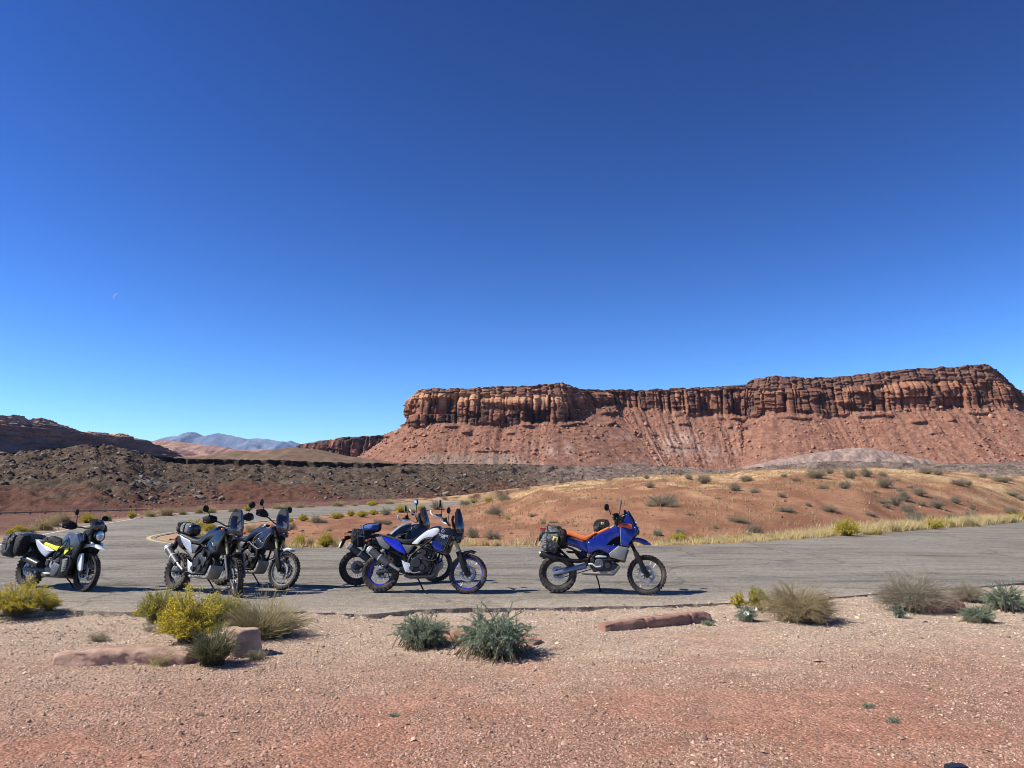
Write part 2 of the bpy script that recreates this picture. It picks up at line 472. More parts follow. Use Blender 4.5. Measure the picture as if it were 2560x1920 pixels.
# ---- swept cliffs: a rim line in plan, a profile of cap, wall and scree below it
def sweep(name, rim, zr, zc, zf, zb, mat, colf, ds=1.0, cap_out=8.0, lean=8.0, disp=(12, 28, 5, 9), dome=0.0, rows=(6, 22, 64, 80), run=1.6,
          back=160.0, corner=60.0, sig=10, ledge=None, rough=1.0, rise=0.0):
    rim = np.array(rim, float)
    seg = np.r_[0, np.cumsum(np.linalg.norm(np.diff(rim, axis=0), axis=1))]
    s0 = np.arange(0, seg[-1], ds)
    P = np.stack([np.interp(s0, seg, rim[:, 0]), np.interp(s0, seg, rim[:, 1])], 1)
    k = np.exp(-0.5 * (np.arange(-3 * sig, 3 * sig + 1) / sig) ** 2); k /= k.sum()
    pad = len(k) // 2
    sm = lambda a: np.convolve(np.pad(a, pad, 'edge'), k, 'valid')
    Ps = np.stack([sm(P[:, 0]), sm(P[:, 1])], 1)
    T = np.gradient(Ps, axis=0); T /= np.linalg.norm(T, axis=1)[:, None]
    th = sm(np.unwrap(np.arctan2(T[:, 1], T[:, 0])))
    dens = 1 + corner * np.abs(np.gradient(th)) / ds
    cum = np.r_[0, np.cumsum(0.5 * (dens[1:] + dens[:-1]) * ds)]
    sc = np.interp(np.arange(0, cum[-1], ds), cum, s0)
    x = np.interp(sc, s0, Ps[:, 0]); y = np.interp(sc, s0, Ps[:, 1]); th = np.interp(sc, s0, th)
    nx = np.sin(th); ny = -np.cos(th)
    q = lambda a: np.interp(sc, seg, np.array(a, float))
    zr, zc, zf, zb = q(zr), q(zc), q(zf), q(zb)
    zf = zf + rough * (3.0 * perlin2(sc / 14, 0 * sc + 2.2) + 1.5 * perlin2(sc / 5, 0 * sc))
    zr = zr + rough * (0.6 * fbm2(sc / 6, 0 * sc + 4, 3) + 1.9 * (_h(cells(sc, 13, 11)[0], 12) - 0.5) + 1.1 * (_h(cells(sc, 5, 13)[0], 14) - 0.5))
    zc = np.minimum(zc, zr - 0.5)
    np_, nc_, nw, nt_ = rows
    OFF, ZZ, ZONE, TT = [], [], [], []
    for i in range(np_):
        f = 1 - i / np_
        OFF.append(-back * f ** 2); ZZ.append(zr + rise * f + rough * (1.2 * fbm2(sc / 11, 0 * sc + i * 3.1, 3)) * (0.3 + f)); ZONE.append(0); TT.append(0)
    nst = 4
    for i in range(nc_):
        t = i / nc_
        tt = t + 0.22 * perlin2(sc / 21, 0 * sc + 3.3) + 0.10 * perlin2(sc / 7, 0 * sc + i * 0.15) + 0.04 * perlin2(sc / 3, 0 * sc + i * 0.4)
        stair = (np.floor(tt * nst) + sstep(0.55, 1.0, tt * nst - np.floor(tt * nst))) / nst
        cc_, cb_ = cells(sc + 2.0 * perlin2(sc / 6, 0 * sc + i * 0.3), 7.5, 31)
        OFF.append(cap_out * np.clip(stair, 0, 1) + rough * (0.7 * fbm2(sc / 3.5, 0 * sc + i * 0.5, 3) + 3.2 * (_h(cc_ * 5 + int(t * 5) * 3, 33) - 0.5) - 1.6 * np.exp(-(cb_ / 0.9) ** 2))); ZZ.append(zr + (zc - zr) * t); ZONE.append(1); TT.append(t)
    A1, W1, A2, W2 = disp
    for i in range(nw):
        t = i / (nw - 1)
        z = zc + (zf - zc) * t
        wv = sc + 1.2 * perlin2(sc / 7, z / 22 + 7)
        big = np.abs(perlin2(wv / W1, z / (W1 * 4) + 3))
        c1, b1 = cells(wv, W2 * 1.9, 1); c2, b2 = cells(wv, W2 * 0.72, 2)
        zb1 = np.floor(z / 17.0 + 3 * _h(c1, 3)).astype(int); zb2 = np.floor(z / 7.5 + 3 * _h(c2, 4)).astype(int)
        sml = 0.62 * _h(c1 * 13 + zb1 * 5, 5) + 0.38 * _h(c2 * 7 + zb2 * 11, 6) + 0.25 * _h(c1, 8)
        crack = 0.50 * np.exp(-(b1 / 1.0) ** 2) * (_h(c1, 9) > 0.25) + 0.20 * np.exp(-(b2 / 0.7) ** 2)
        d = A1 * (big - 0.2) + A2 * (1.5 * sml - 0.75 - 1.3 * crack) + rough * (0.5 * fbm2(sc / 2.5, z / 2.5, 3) + 0.45 * perlin2(sc / 30, z / 1.6) + 1.3 * np.round(2.6 * perlin2(sc / 45 + 0.3 * perlin2(sc / 9, z / 9), z / 8.5 + 2)))
        if dome > 0:
            tb = np.clip(1 - (t * 1.0) / (0.22 + 0.25 * big), 0, 1)
            d = d - dome * tb ** 2 * (0.5 + 1.4 * big)
        d = d * sstep(-0.05, 0.08, t)
        OFF.append(cap_out + lean * t + d); ZZ.append(z); ZONE.append(2); TT.append(t)
    foot = OFF[-1]; base0 = cap_out + lean
    for i in range(1, nt_ + 1):
        t = i / nt_
        H = zf - zb
        z = zb + H * (1 - t) ** 1.12
        gul = perlin2(sc / 26, 0 * sc + t * 1.1)
        o = base0 + run * H * t + (foot - base0) * (1 - sstep(0, 0.07, t)) + 4.0 * rough * gul * sstep(0, 0.3, t) * (1 - 0.5 * t)
        o = o + rough * 1.3 * fbm2(sc / 4.0, 0 * sc + t * H / 3.0, 4)
        zz = z + rough * 0.7 * fbm2(sc / 3.2 + 9, 0 * sc + t * H / 2.4, 3)
        if ledge is not None:
            for (tl, amp, wv, thr, shift) in ledge:
                mk = sstep(thr, thr + 0.2, perlin2(sc / wv + shift, 0 * sc + tl * 7))
                tl2 = tl + 0.02 * perlin2(sc / 30, 0 * sc + tl * 3)
                o = o + amp * mk * (1 - sstep(tl2 - 0.012, tl2 + 0.012, t)) * sstep(tl2 - 0.16, tl2 - 0.02, t)
        OFF.append(o); ZZ.append(zz); ZONE.append(3); TT.append(t)
    OFF.append(OFF[-1] + 40); ZZ.append(zb - 14); ZONE.append(3); TT.append(1)
    n = len(OFF); m_ = len(sc)
    O = np.stack([np.broadcast_to(np.asarray(o, float), sc.shape) for o in OFF])
    Z = np.stack([np.broadcast_to(np.asarray(o, float), sc.shape) for o in ZZ])
    X = x + nx * O; Y = y + ny * O
    zone = np.repeat(np.array(ZONE)[:, None], m_, 1); tt = np.repeat(np.array(TT)[:, None], m_, 1)
    SC = np.repeat(sc[None], n, 0)
    C = colf(X, Y, Z, SC, zone, tt)
    me = np_mesh(name, np.stack([X, Y, Z], -1).reshape(-1, 3), grid_faces(n, m_)[:, ::-1], C.reshape(-1, 3), False)
    o = link(name, me, mat, kind='structure')
    return o, X, Y, Z, zone

M_mesa = rock_mat('red_sandstone', 0.35, 0.9, 1.2, (0.72, 1.22))
def prof(tbl, pxs):
    tbl = np.array(tbl, float); return np.interp(pxs, tbl[:, 0], tbl[:, 1])

rim_px = [(1062, 800), (1120, 800), (1230, 797), (1330, 795), (1405, 792), (1440, 804), (1472, 822), (1520, 840), (1600, 846), (1700, 846), (1800, 842), (1880, 836),
          (1920, 820), (2000, 812), (2100, 810), (2200, 800), (2300, 795), (2400, 790), (2490, 785), (2522, 800), (2545, 860), (2575, 960), (2640, 1150)]
y_rim = [(1030, 977), (1062, 972), (1120, 971), (1230, 967), (1330, 962), (1385, 959), (1405, 956), (1420, 962), (1440, 968), (1500, 975), (1600, 975), (1700, 970), (1800, 966),
         (1872, 962), (1888, 952), (1900, 945), (1940, 941), (2000, 943), (2080, 944), (2110, 940), (2200, 930), (2300, 920), (2400, 916), (2495, 911), (2512, 930), (2530, 948), (2550, 975), (2640, 1000)]
y_ct = [(1030, 987), (1062, 981), (1120, 983), (1230, 986), (1330, 988), (1405, 986), (1440, 980), (1500, 979), (1700, 976), (1880, 970), (1905, 972), (2000, 972), (2200, 962), (2300, 948), (2400, 950), (2490, 948), (2530, 968), (2550, 985), (2640, 1010)]
y_ft = [(1030, 1058), (1062, 1060), (1120, 1054), (1230, 1054), (1330, 1054), (1405, 1052), (1440, 1035), (1456, 1018), (1500, 1012), (1600, 1018), (1700, 1028), (1800, 1034), (1900, 1040), (1930, 1026), (2000, 1032), (2060, 1036),
        (2150, 1028), (2250, 1022), (2350, 1015), (2420, 1020), (2490, 1012), (2550, 1018), (2640, 1030)]
rim_xy = [(-58, 1150), (-84, 1000), (-98, 880), (-101, 816)]
RPX = [1030] * 4
for p, D in rim_px:
    a = atd(p, 1100, D); rim_xy.append((a[0], D)); RPX.append(p)
rim_xy = np.array(rim_xy); RPX = np.array(RPX, float)
# more stations between the listed ones, so that the sky line follows its own table
dense_xy, dense_px = [], []
for i in range(len(rim_xy) - 1):
    k = max(1, int(abs(RPX[i + 1] - RPX[i]) / 8))
    for j in range(k):
        dense_xy.append(rim_xy[i] + (rim_xy[i + 1] - rim_xy[i]) * j / k); dense_px.append(RPX[i] + (RPX[i + 1] - RPX[i]) * j / k)
dense_xy.append(rim_xy[-1]); dense_px.append(RPX[-1])
dense_xy = np.array(dense_xy); dense_px = np.array(dense_px)
def zof(tbl, din):
    ys = prof(tbl, dense_px)
    D = np.minimum(dense_xy[:, 1], 870) - din
    return np.array([atd(p, y, d)[2] for p, y, d in zip(dense_px, ys, D)])
def mesa_col(X, Y, Z, SC, zone, t):
    px = 1280 + F_PX * X / Y
    py = 1228 - (Z - CAM_H) * F_PX / Y
    n1 = fbm2(SC / 9, Z / 30, 4); n2 = fbm2(SC / 3.2, Z / 14, 4); n3 = fbm2(SC / 30, Z / 9, 3); bed = perlin2(Z / 1.9, SC / 90) + 0.6 * perlin2(Z / 0.8, SC / 60)
    wall = mixc([0.26, 0.112, 0.070], [0.36, 0.172, 0.106], sstep(-0.4, 0.5, n3))
    pale = np.array([0.50, 0.270, 0.155])
    seg1 = (1 - sstep(1420, 1470, px))
    domec = sstep(0.50, 0.1, t + 0.30 * n1) * (0.3 + 0.7 * seg1)
    c2 = mixc(wall, pale, domec)
    varn = sstep(-0.02, 0.22, n1 * 0.8 + 0.5 * n2 + (t - 0.52) * (0.65 * seg1 + 0.1) + 0.02 + 0.10 * (1 - seg1)) * (0.80 + 0.15 * seg1) * (1 - 0.30 * sstep(2050, 2250, px))
    cb, _ = cells(SC, 9 * 1.9, 1); cs, _ = cells(SC, 9 * 0.72, 2)
    blk = 0.6 * _h(cb, 21) + 0.4 * _h(cs, 22)
    varn = np.clip(varn * (0.35 + 1.1 * blk), 0, 1)
    c2 = mixc(c2, [0.085, 0.052, 0.044], varn * (1 - 0.75 * domec))
    c2 = mixc(c2, [0.15, 0.078, 0.058], (1 - seg1) * sstep(0.35, 0.75, blk + 0.25 * n2) * 0.75 * (1 - 0.4 * sstep(0.6, 0.95, t)))
    c2 = c2 * (1 + 0.20 * bed)[..., None]
    cap = mixc([0.20, 0.100, 0.072], [0.34, 0.19, 0.13], sstep(-0.3, 0.5, bed + n1))
    cap = mixc(cap, [0.125, 0.070, 0.058], sstep(1440, 1560, px) * (0.15 + 0.6 * sstep(-0.2, 0.4, n1 + 0.2)))
    top = mixc([0.30, 0.18, 0.13], [0.17, 0.10, 0.075], sstep(-0.1, 0.4, n2))
    tal = mixc([0.225, 0.108, 0.074], [0.310, 0.168, 0.116], sstep(-0.45, 0.45, fbm2(X / 7, Y / 7 + Z / 5, 4)))
    tal = mixc(tal, [0.205, 0.092, 0.066], sstep(0.1, 0.5, fbm2(X / 25, Z / 9, 3)) * 0.7)
    strata = sstep(0.1, 0.6, perlin2(Z / 2.6, SC / 120)) * sstep(0.35, 0.6, t) * 0.35
    tal = mixc(tal, [0.34, 0.21, 0.175], strata)
    grey = sstep(0.0, 0.12, t - 0.64 + 0.10 * perlin2(SC / 18, SC * 0)) * sstep(990, 1080, px) * (1 - sstep(1270, 1330, px))
    tal = mixc(tal, [0.265, 0.190, 0.150], grey * 0.95)
    streak = np.exp(-((px - 1695) / 50) ** 2 - ((py - 1105) / 24) ** 2) * sstep(-0.25, 0.25, perlin2(SC / 4.0, Z / 25))
    streak = np.maximum(streak, 0.7 * np.exp(-((px - 1400) / 60) ** 2 - ((py - 1125) / 14) ** 2) * sstep(-0.25, 0.3, perlin2(SC / 4.0, Z / 25)))
    tal = mixc(tal, [0.46, 0.33, 0.28], np.clip(streak * 1.1, 0, 0.9))
    mauve = sstep(0.12, 0.42, fbm2(SC / 34 + 3, Z / 16, 3) + 0.35 * (t - 0.45)) * sstep(0.25, 0.5, t) * sstep(1180, 1320, px) * (1 - sstep(1800, 2000, px)) * sstep(-0.35, 0.25, perlin2(SC / 5.0, Z / 22))
    tal = mixc(tal, [0.36, 0.255, 0.215], mauve * 0.75)
    c = np.where((zone == 0)[..., None], top, np.where((zone == 1)[..., None], cap, np.where((zone == 2)[..., None], c2, tal)))
    return np.clip(c, 0.01, 0.8)
mesa, mX, mY, mZ, mzone = sweep('mesa', dense_xy, zof(y_rim, 0), zof(y_ct, 8), zof(y_ft, 18), np.full(len(dense_px), 24.0), M_mesa, mesa_col,
      ds=1.0, cap_out=7.0, lean=6.0, disp=(15, 40, 7.5, 9), dome=6.0, rows=(6, 20, 56, 60), run=1.45, back=140, corner=45, sig=7,
      ledge=[(0.10, 5.0, 32, 0.08, 3.3), (0.24, 6.0, 24, 0.16, 1.7), (0.44, 3.5, 26, 0.18, 8.2), (0.64, 2.5, 40, 0.16, 5.1)])

# ---- dark butte to the left of the mesa, left tableland, pale domes far behind
def rim_from(tbl, zb):
    xy, zr, zc, zf = [], [], [], []
    for px, D, yr, yc, yf in tbl:
        a = atd(px, yr, D); xy.append((a[0], D)); zr.append(a[2]); zc.append(atd(px, yc, D)[2]); zf.append(atd(px, yf, D)[2])
    return xy, zr, zc, zf, np.full(len(tbl), zb)
def butte_col(X, Y, Z, SC, zone, t):
    n1 = fbm2(SC / 12, Z / 40, 4); n2 = fbm2(SC / 5, Z / 9, 3)
    c = mixc([0.33, 0.150, 0.10], [0.10, 0.060, 0.052], sstep(-0.3, 0.1, n1 + 0.1))
    c = mixc(c, [0.33, 0.17, 0.12], (zone >= 3) * 1.0)
    return c * (1 + 0.25 * n2)[..., None]
xy, zr, zc, zf, zb = rim_from([(800, 1900, 1102, 1103, 1150), (752, 1500, 1117, 1119, 1146), (768, 1420, 1107, 1109, 1150), (785, 1400, 1111, 1113, 1150), (800, 1390, 1102, 1104, 1155), (832, 1380, 1099, 1101, 1155), (850, 1370, 1094, 1096, 1155),
                               (900, 1360, 1091, 1093, 1155), (935, 1350, 1089, 1091, 1155), (1010, 1340, 1084, 1086, 1155), (1100, 1330, 1084, 1086, 1155)], 40)
sweep('butte', xy, zr, zc, zf, zb, M_mesa, butte_col, ds=1.6, cap_out=4, lean=6, disp=(26, 26, 9, 9), rows=(5, 8, 40, 14), run=1.5, back=120, corner=30, sig=5)
def left_col(X, Y, Z, SC, zone, t):
    n1 = fbm2(SC / 60, Z / 20, 4); n2 = fbm2(SC / 15, Z / 6, 3); bed = perlin2(Z / 7, SC / 300)
    c = mixc([0.27, 0.155, 0.125], [0.17, 0.108, 0.098], sstep(-0.3, 0.3, n1))
    pale = mixc([0.50, 0.33, 0.25], [0.38, 0.225, 0.165], sstep(-0.3, 0.3, n2))
    c = np.where((zone <= 1)[..., None], pale, c)  # paler cap: sunlight on the top is painted into the colour
    c = mixc(c, [0.33, 0.20, 0.15], sstep(0.2, 0.5, bed) * (zone >= 2) * 0.7)
    return c
ltab = [(-700, 900, 1030, 1060, 1120), (-420, 1050, 1032, 1058, 1115), (-200, 1150, 1036, 1060, 1108), (-60, 1230, 1037, 1060, 1102), (0, 1270, 1038, 1061, 1102), (40, 1300, 1037, 1062, 1100), (62, 1320, 1042, 1062, 1100), (76, 1330, 1049, 1063, 1100), (90, 1345, 1044, 1062, 1102), (105, 1360, 1044, 1062, 1102), (140, 1400, 1055, 1068, 1105),
        (170, 1440, 1066, 1076, 1106), (205, 1500, 1082, 1086, 1110), (225, 1540, 1079, 1086, 1112), (262, 1600, 1082, 1090, 1114), (284, 1640, 1091, 1094, 1116), (297, 1660, 1084, 1090, 1117), (312, 1680, 1083, 1090, 1117), (320, 1700, 1097, 1100, 1120), (335, 1740, 1094, 1099, 1120), (352, 1790, 1097, 1101, 1124), (360, 1830, 1106, 1108, 1128), (385, 1900, 1117, 1119, 1132), (430, 2000, 1128, 1130, 1136)]
xy, zr, zc, zf, zb = rim_from(ltab, 45)
sweep('left_mesa', xy, zr, zc, zf, zb, M_mesa, left_col, ds=3.0, cap_out=16, lean=10, disp=(34, 90, 14, 26), dome=0, rows=(10, 18, 40, 30), run=1.3, back=260, corner=20, sig=7, rough=1.6,
      ledge=[(0.25, 14.0, 160, -0.2, 3.3), (0.55, 16.0, 200, -0.3, 1.7)], rise=-8)

def mound(name, tbl, D, depth, zbot, mat, colf, nv=26, nu=None, rn=(0.0, 10.0), sharp=1.0, step=3.0):
    tbl = np.array(tbl, float)
    px = np.arange(tbl[0, 0], tbl[-1, 0] + 0.1, step)
    py = np.interp(px, tbl[:, 0], tbl[:, 1])
    v = np.linspace(-1, 1, nv * 2 + 1)
    PX, V = np.meshgrid(px, v); PY = np.meshgrid(py, v)[0]
    T = np.array([[atd(p, q, D)[2] for p, q in zip(px, py)]])
    Xc = (PX - 1280) / F_PX * D
    Yc = D + V * depth
    X = Xc; Y = Yc
    env = (1 - np.abs(V) ** sharp) if sharp <= 1.3 else np.cos(V * math.pi / 2) ** 1.3
    endf = np.minimum(sstep(px[0] - 1, px[0] + 30, PX), 1 - sstep(px[-1] - 30, px[-1] + 1, PX))
    Z = zbot + (T - zbot) * env
    A, W = rn
    nz = fbm2(X / W, Y / W, 5)
    Z = Z + A * nz * (0.15 + 0.85 * np.abs(np.sin(V * math.pi)))
    C = colf(X, Y, Z, T)
    me = np_mesh(name, np.stack([X, Y, Z], -1).reshape(-1, 3), grid_faces(len(v), len(px)), C.reshape(-1, 3), True)
    return link(name, me, mat, kind='structure')
M_soil = rock_mat('pale_soil', 0.25, 1.2, 0.5, (0.8, 1.18))
M_far = rock_mat('far_rock', 0.02, 0.05, 8.0, (0.8, 1.2))
def olive_col(X, Y, Z, T):
    n = fbm2(X / 5, Y / 5, 4)
    return mixc([0.140, 0.094, 0.066], [0.195, 0.135, 0.092], sstep(-0.4, 0.4, n))
mound('brown_hill', [(380, 1165), (430, 1148), (500, 1144), (560, 1139), (600, 1134), (628, 1129), (660, 1132), (690, 1127), (725, 1122), (770, 1121), (800, 1124), (840, 1133), (880, 1142), (940, 1150), (1040, 1165)], 430, 90, 8, M_soil, olive_col, rn=(1.5, 30), sharp=2)
def dome_col(X, Y, Z, T):
    n = fbm2(X / 60, Z / 6, 4); n2 = fbm2(X / 25, Z / 3, 3)
    return mixc(mixc([0.40, 0.255, 0.205], [0.28, 0.165, 0.135], sstep(-0.3, 0.3, n)), [0.18, 0.11, 0.10], sstep(0.15, 0.4, n2) * 0.7)
mound('pale_rock_domes', [(330, 1112), (350, 1106), (370, 1102), (410, 1101), (450, 1104), (480, 1107), (520, 1112), (545, 1116), (575, 1119), (582, 1123), (600, 1124), (640, 1126), (665, 1122), (690, 1124), (720, 1121), (760, 1120), (800, 1121), (840, 1124), (900, 1130)], 2600, 500, 60, M_far, dome_col, rn=(26, 140), sharp=1.0, nv=26, step=2.0)
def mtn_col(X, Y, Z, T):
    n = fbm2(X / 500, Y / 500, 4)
    return mixc([0.125, 0.155, 0.235], [0.19, 0.215, 0.30], sstep(-0.3, 0.3, n))  # blue of distant haze painted into the mountain colour
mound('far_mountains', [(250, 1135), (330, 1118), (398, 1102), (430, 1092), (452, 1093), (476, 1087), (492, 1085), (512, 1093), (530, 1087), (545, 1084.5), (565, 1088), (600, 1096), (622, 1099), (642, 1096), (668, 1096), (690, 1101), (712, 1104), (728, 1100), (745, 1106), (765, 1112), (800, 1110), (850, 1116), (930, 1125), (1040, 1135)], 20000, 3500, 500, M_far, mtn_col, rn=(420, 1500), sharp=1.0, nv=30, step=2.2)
def grey_col(X, Y, Z, T):
    n = fbm2(X / 4, Y / 4, 4)
    return mixc([0.31, 0.235, 0.20], [0.24, 0.165, 0.14], sstep(-0.3, 0.4, n + 0.6 * fbm2(X / 12, Z / 3, 3)))
mound('grey_hill', [(1780, 1185), (1850, 1170), (1900, 1158), (1970, 1142), (2030, 1133), (2090, 1124), (2130, 1119.5), (2170, 1121), (2210, 1128), (2250, 1138), (2290, 1150), (2350, 1166), (2400, 1182)], 640, 60, 8, M_soil, grey_col, rn=(3.2, 10), sharp=2, nv=40, step=2.0)

# ---- the dark rocky ridge
RIDGE_PX = np.arange(-900, 3300, 4.0)
_rc = np.array([(-900, 1190), (-500, 1165), (-200, 1146), (0, 1137), (100, 1128), (170, 1119), (215, 1115), (260, 1115), (300, 1120), (345, 1130), (400, 1142), (480, 1148), (600, 1150), (700, 1151), (780, 1155), (850, 1157), (1000, 1160), (1150, 1161), (1300, 1162), (1450, 1165), (1600, 1161), (1700, 1170), (1800, 1176), (1900, 1168), (1990, 1160), (2080, 1154), (2200, 1156), (2330, 1162), (2450, 1158), (2560, 1156), (3300, 1160)])
_rD = np.array([(-900, 175), (0, 185), (240, 190), (330, 205), (420, 240), (600, 250), (1000, 262), (1300, 285), (1700, 320), (3300, 380)])
M_ridge = rock_mat('dark_rubble_rock', 0.8, 2.2, 0.55, (0.6, 1.4))
def build_ridge():
    px = RIDGE_PX
    Dc = np.interp(px, _rD[:, 0], _rD[:, 1]) + 6 * fbm2(px / 60, 0 * px, 3)
    yc = np.interp(px, _rc[:, 0], _rc[:, 1])
    zc = CAM_H + (1228 - yc) * Dc / F_PX + 0.35 * fbm2(px / 18, 0 * px + 5, 4)
    Db = np.interp(px, _rb_px, _rb_D) - 4
    zb = CAM_H - (np.interp(px, _rb_px, _rb_py) - 1228) * Db / F_PX - 0.6
    led = sstep(360, 440, px) * (1 - 0.85 * sstep(850, 1150, px)) * 2.3 + 0.25
    led = led * np.clip(0.85 + 0.5 * fbm2(px / 70, 0 * px + 3, 4), 0.3, 1.4)
    kk = np.ones(61) / 61; zs = np.convolve(np.pad(zc - led, 30, 'edge'), kk, 'valid')
    rowsD, rowsZ, tt = [], [], []
    for k, (dd, dz) in enumerate([(520, 0), (330, 0), (200, 0), (100, 0), (40, 0), (12, 0), (4, 0)]):
        f = dd / 520
        zt = zc * (1 - f) + np.maximum(zc, np.interp(px, [300, 700, 900], [zc.min(), 12, 22])) * f
        rowsD.append(Dc + dd + 3 * fbm2(px / 30, 0 * px + k, 2)); rowsZ.append(zt + 0.5 * fbm2(px / 40, 0 * px + k, 3)); tt.append(np.full(px.shape, -0.05 * (7 - k)))
    for i in range(6):
        t = i / 5
        rowsD.append(Dc + (0.3 + 2.2 * perlin2(px / 45, 0 * px + 6)) * (px < 1000) * t ** 0.5 - 1.6 * t * (px >= 1000) - 1.1 * fbm2(px / 14, 0 * px + 20 + i * 0.3, 4)); rowsZ.append(zc - led * t + (0.25 * fbm2(px / 9, 0 * px + i, 3) if i in (1, 2, 3) else 0)); tt.append(np.full(px.shape, 0.0))
    nrow = 110
    for i in range(1, nrow + 1):
        t = i / nrow
        D = (Dc - 1.2) + (Db - Dc + 1.2) * t
        X = (px - 1280) / F_PX * D
        base = zs + (zb - zs) * (0.75 * t + 0.25 * t ** 2) + (zc - led - zs) * (1 - sstep(0.0, 0.10, t))
        hum = 1.5 * fbm2(X / 16, D / 16, 3) * math.sin(math.pi * t) + 0.0
        gul = -0.9 * np.abs(perlin2(X / 17 + 4 + 0.25 * perlin2(X / 9, D / 9), D / 22)) * math.sin(math.pi * t)
        rub = (0.85 * fbm2(X / 3.2, D / 3.2, 3) + 0.9 * np.maximum(perlin2(X / 1.8, D / 1.8), 0)) * (1 - sstep(0.84, 0.98, t))
        st2 = sstep(-0.1, 0.25, perlin2(px / 95 + 4, 0 * px)) * 1.3
        tl = 0.34 + 0.06 * perlin2(px / 60, 0 * px + 2)
        base = base + st2 * (1 - sstep(tl - 0.012, tl + 0.012, t)) * sstep(0.1, 0.3, t)
        rowsD.append(D); rowsZ.append(base + hum + gul + rub); tt.append(np.full(px.shape, t))
    D = np.stack(rowsD); Z = np.stack(rowsZ); T = np.stack(tt)
    X = (px[None] - 1280) / F_PX * D
    PXX = np.repeat(px[None], len(D), 0)
    n1 = fbm2(X / 7, D / 7, 4); n2 = fbm2(X / 2.2, D / 2.2, 3); n3 = fbm2(X / 22, D / 22, 3)
    dark = mixc([0.092, 0.066, 0.049], [0.160, 0.117, 0.086], sstep(-0.4, 0.5, n2))
    dark = mixc(dark, [0.17, 0.135, 0.105], sstep(0.15, 0.5, n3) * 0.6)
    maroon = mixc([0.130, 0.062, 0.044], [0.185, 0.092, 0.064], sstep(-0.4, 0.4, n2))
    low = sstep(0.74, 0.92, T + 0.22 * n1 + 0.22 * np.exp(-((PXX - 660) / 130) ** 2) + 0.10 * np.exp(-((PXX - 40) / 150) ** 2) - 0.10 * np.exp(-((PXX - 950) / 120) ** 2))
    c = mixc(dark, maroon, low * 0.95)
    whit = np.exp(-((PXX - 370) / 40) ** 2 - ((T - 0.62) / 0.05) ** 2) * sstep(-0.3, 0.3, n2)
    c = mixc(c, [0.40, 0.35, 0.33], np.clip(whit * 1.3, 0, 0.9))
    rgt = sstep(1250, 1500, PXX)
    c = mixc(c, mixc([0.26, 0.20, 0.165], [0.16, 0.12, 0.10], sstep(-0.3, 0.3, n1)), rgt * 0.85)
    c = mixc(c, [0.155, 0.108, 0.075], sstep(-0.01, -0.08, T))
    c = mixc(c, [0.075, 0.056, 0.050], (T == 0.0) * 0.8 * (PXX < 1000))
    me = np_mesh('rocky_ridge', np.stack([X, D, Z], -1).reshape(-1, 3), grid_faces(len(D), len(px))[:, ::-1], np.clip(c * np.where(PXX < 1250, 0.80, 0.95)[..., None], .01, .8).reshape(-1, 3), False)
    return link('rocky_ridge', me, M_ridge, kind='structure'), X, D, Z, T
ridge, rX, rD, rZ, rT = build_ridge()

# ---- stones
def stone_mesh(seed, sub=1, squash=(1, 0.85, 0.65), blocky=0.55):
    rg = np.random.default_rng(seed)
    bm = bmesh.new(); bmesh.ops.create_icosphere(bm, subdivisions=sub, radius=1.0)
    V = np.array([v.co[:] for v in bm.verts]); Fc = np.array([[v.index for v in f.verts] for f in bm.faces]); bm.free()
    for _ in range(7):
        d = rg.normal(size=3); d /= np.linalg.norm(d); h = rg.uniform(0.45, 0.8)
        p = V @ d; V = V - np.outer(np.maximum(p - h, 0), d) * 0.95
    V = V * (1 + rg.uniform(-0.08, 0.08, (len(V), 1)))
    return V * np.array(squash), Fc
def scatter_mesh(name, pts, sizes, cols, nvar=6, seed=0, sub=1, flat=1.0, pebbles=False):
    rg = np.random.default_rng(seed)
    var = []
    for i in range(nvar):      # the buried underside is left off
        if pebbles: var.append(pebble_mesh(rg)); continue
        V, Fc = stone_mesh(seed * 31 + i, sub); var.append((V, Fc[V[Fc].mean(1)[:, 2] > -0.30]))
    n = len(pts); which = rg.integers(0, nvar, n)
    VV, FF, CC = [], [], []; off = 0
    for k in range(nvar):
        idx = np.where(which == k)[0]
        if len(idx) == 0: continue
        V, Fc = var[k]
        a = rg.uniform(0, 2 * math.pi, len(idx)); tl = rg.normal(0, 0.35, len(idx)); sc = sizes[idx][:, None] * rg.uniform(0.75, 1.25, (len(idx), 3)); sc[:, 2] *= flat
        v = V[None] * sc[:, None, :]
        ct, st = np.cos(tl)[:, None], np.sin(tl)[:, None]
        x, y, z = v[..., 0], v[..., 1] * ct - v[..., 2] * st, v[..., 1] * st + v[..., 2] * ct
        ca, sa = np.cos(a)[:, None], np.sin(a)[:, None]
        v = np.stack([x * ca - y * sa, x * sa + y * ca, z], -1) + pts[idx][:, None, :]
        VV.append(v.reshape(-1, 3)); FF.append((Fc[None] + (np.arange(len(idx)) * len(V))[:, None, None] + off).reshape(-1, 3))
        CC.append(np.repeat(cols[idx], len(V), 0)); off += len(idx) * len(V)
    return np_mesh(name, np.concatenate(VV), np.concatenate(FF), np.concatenate(CC))
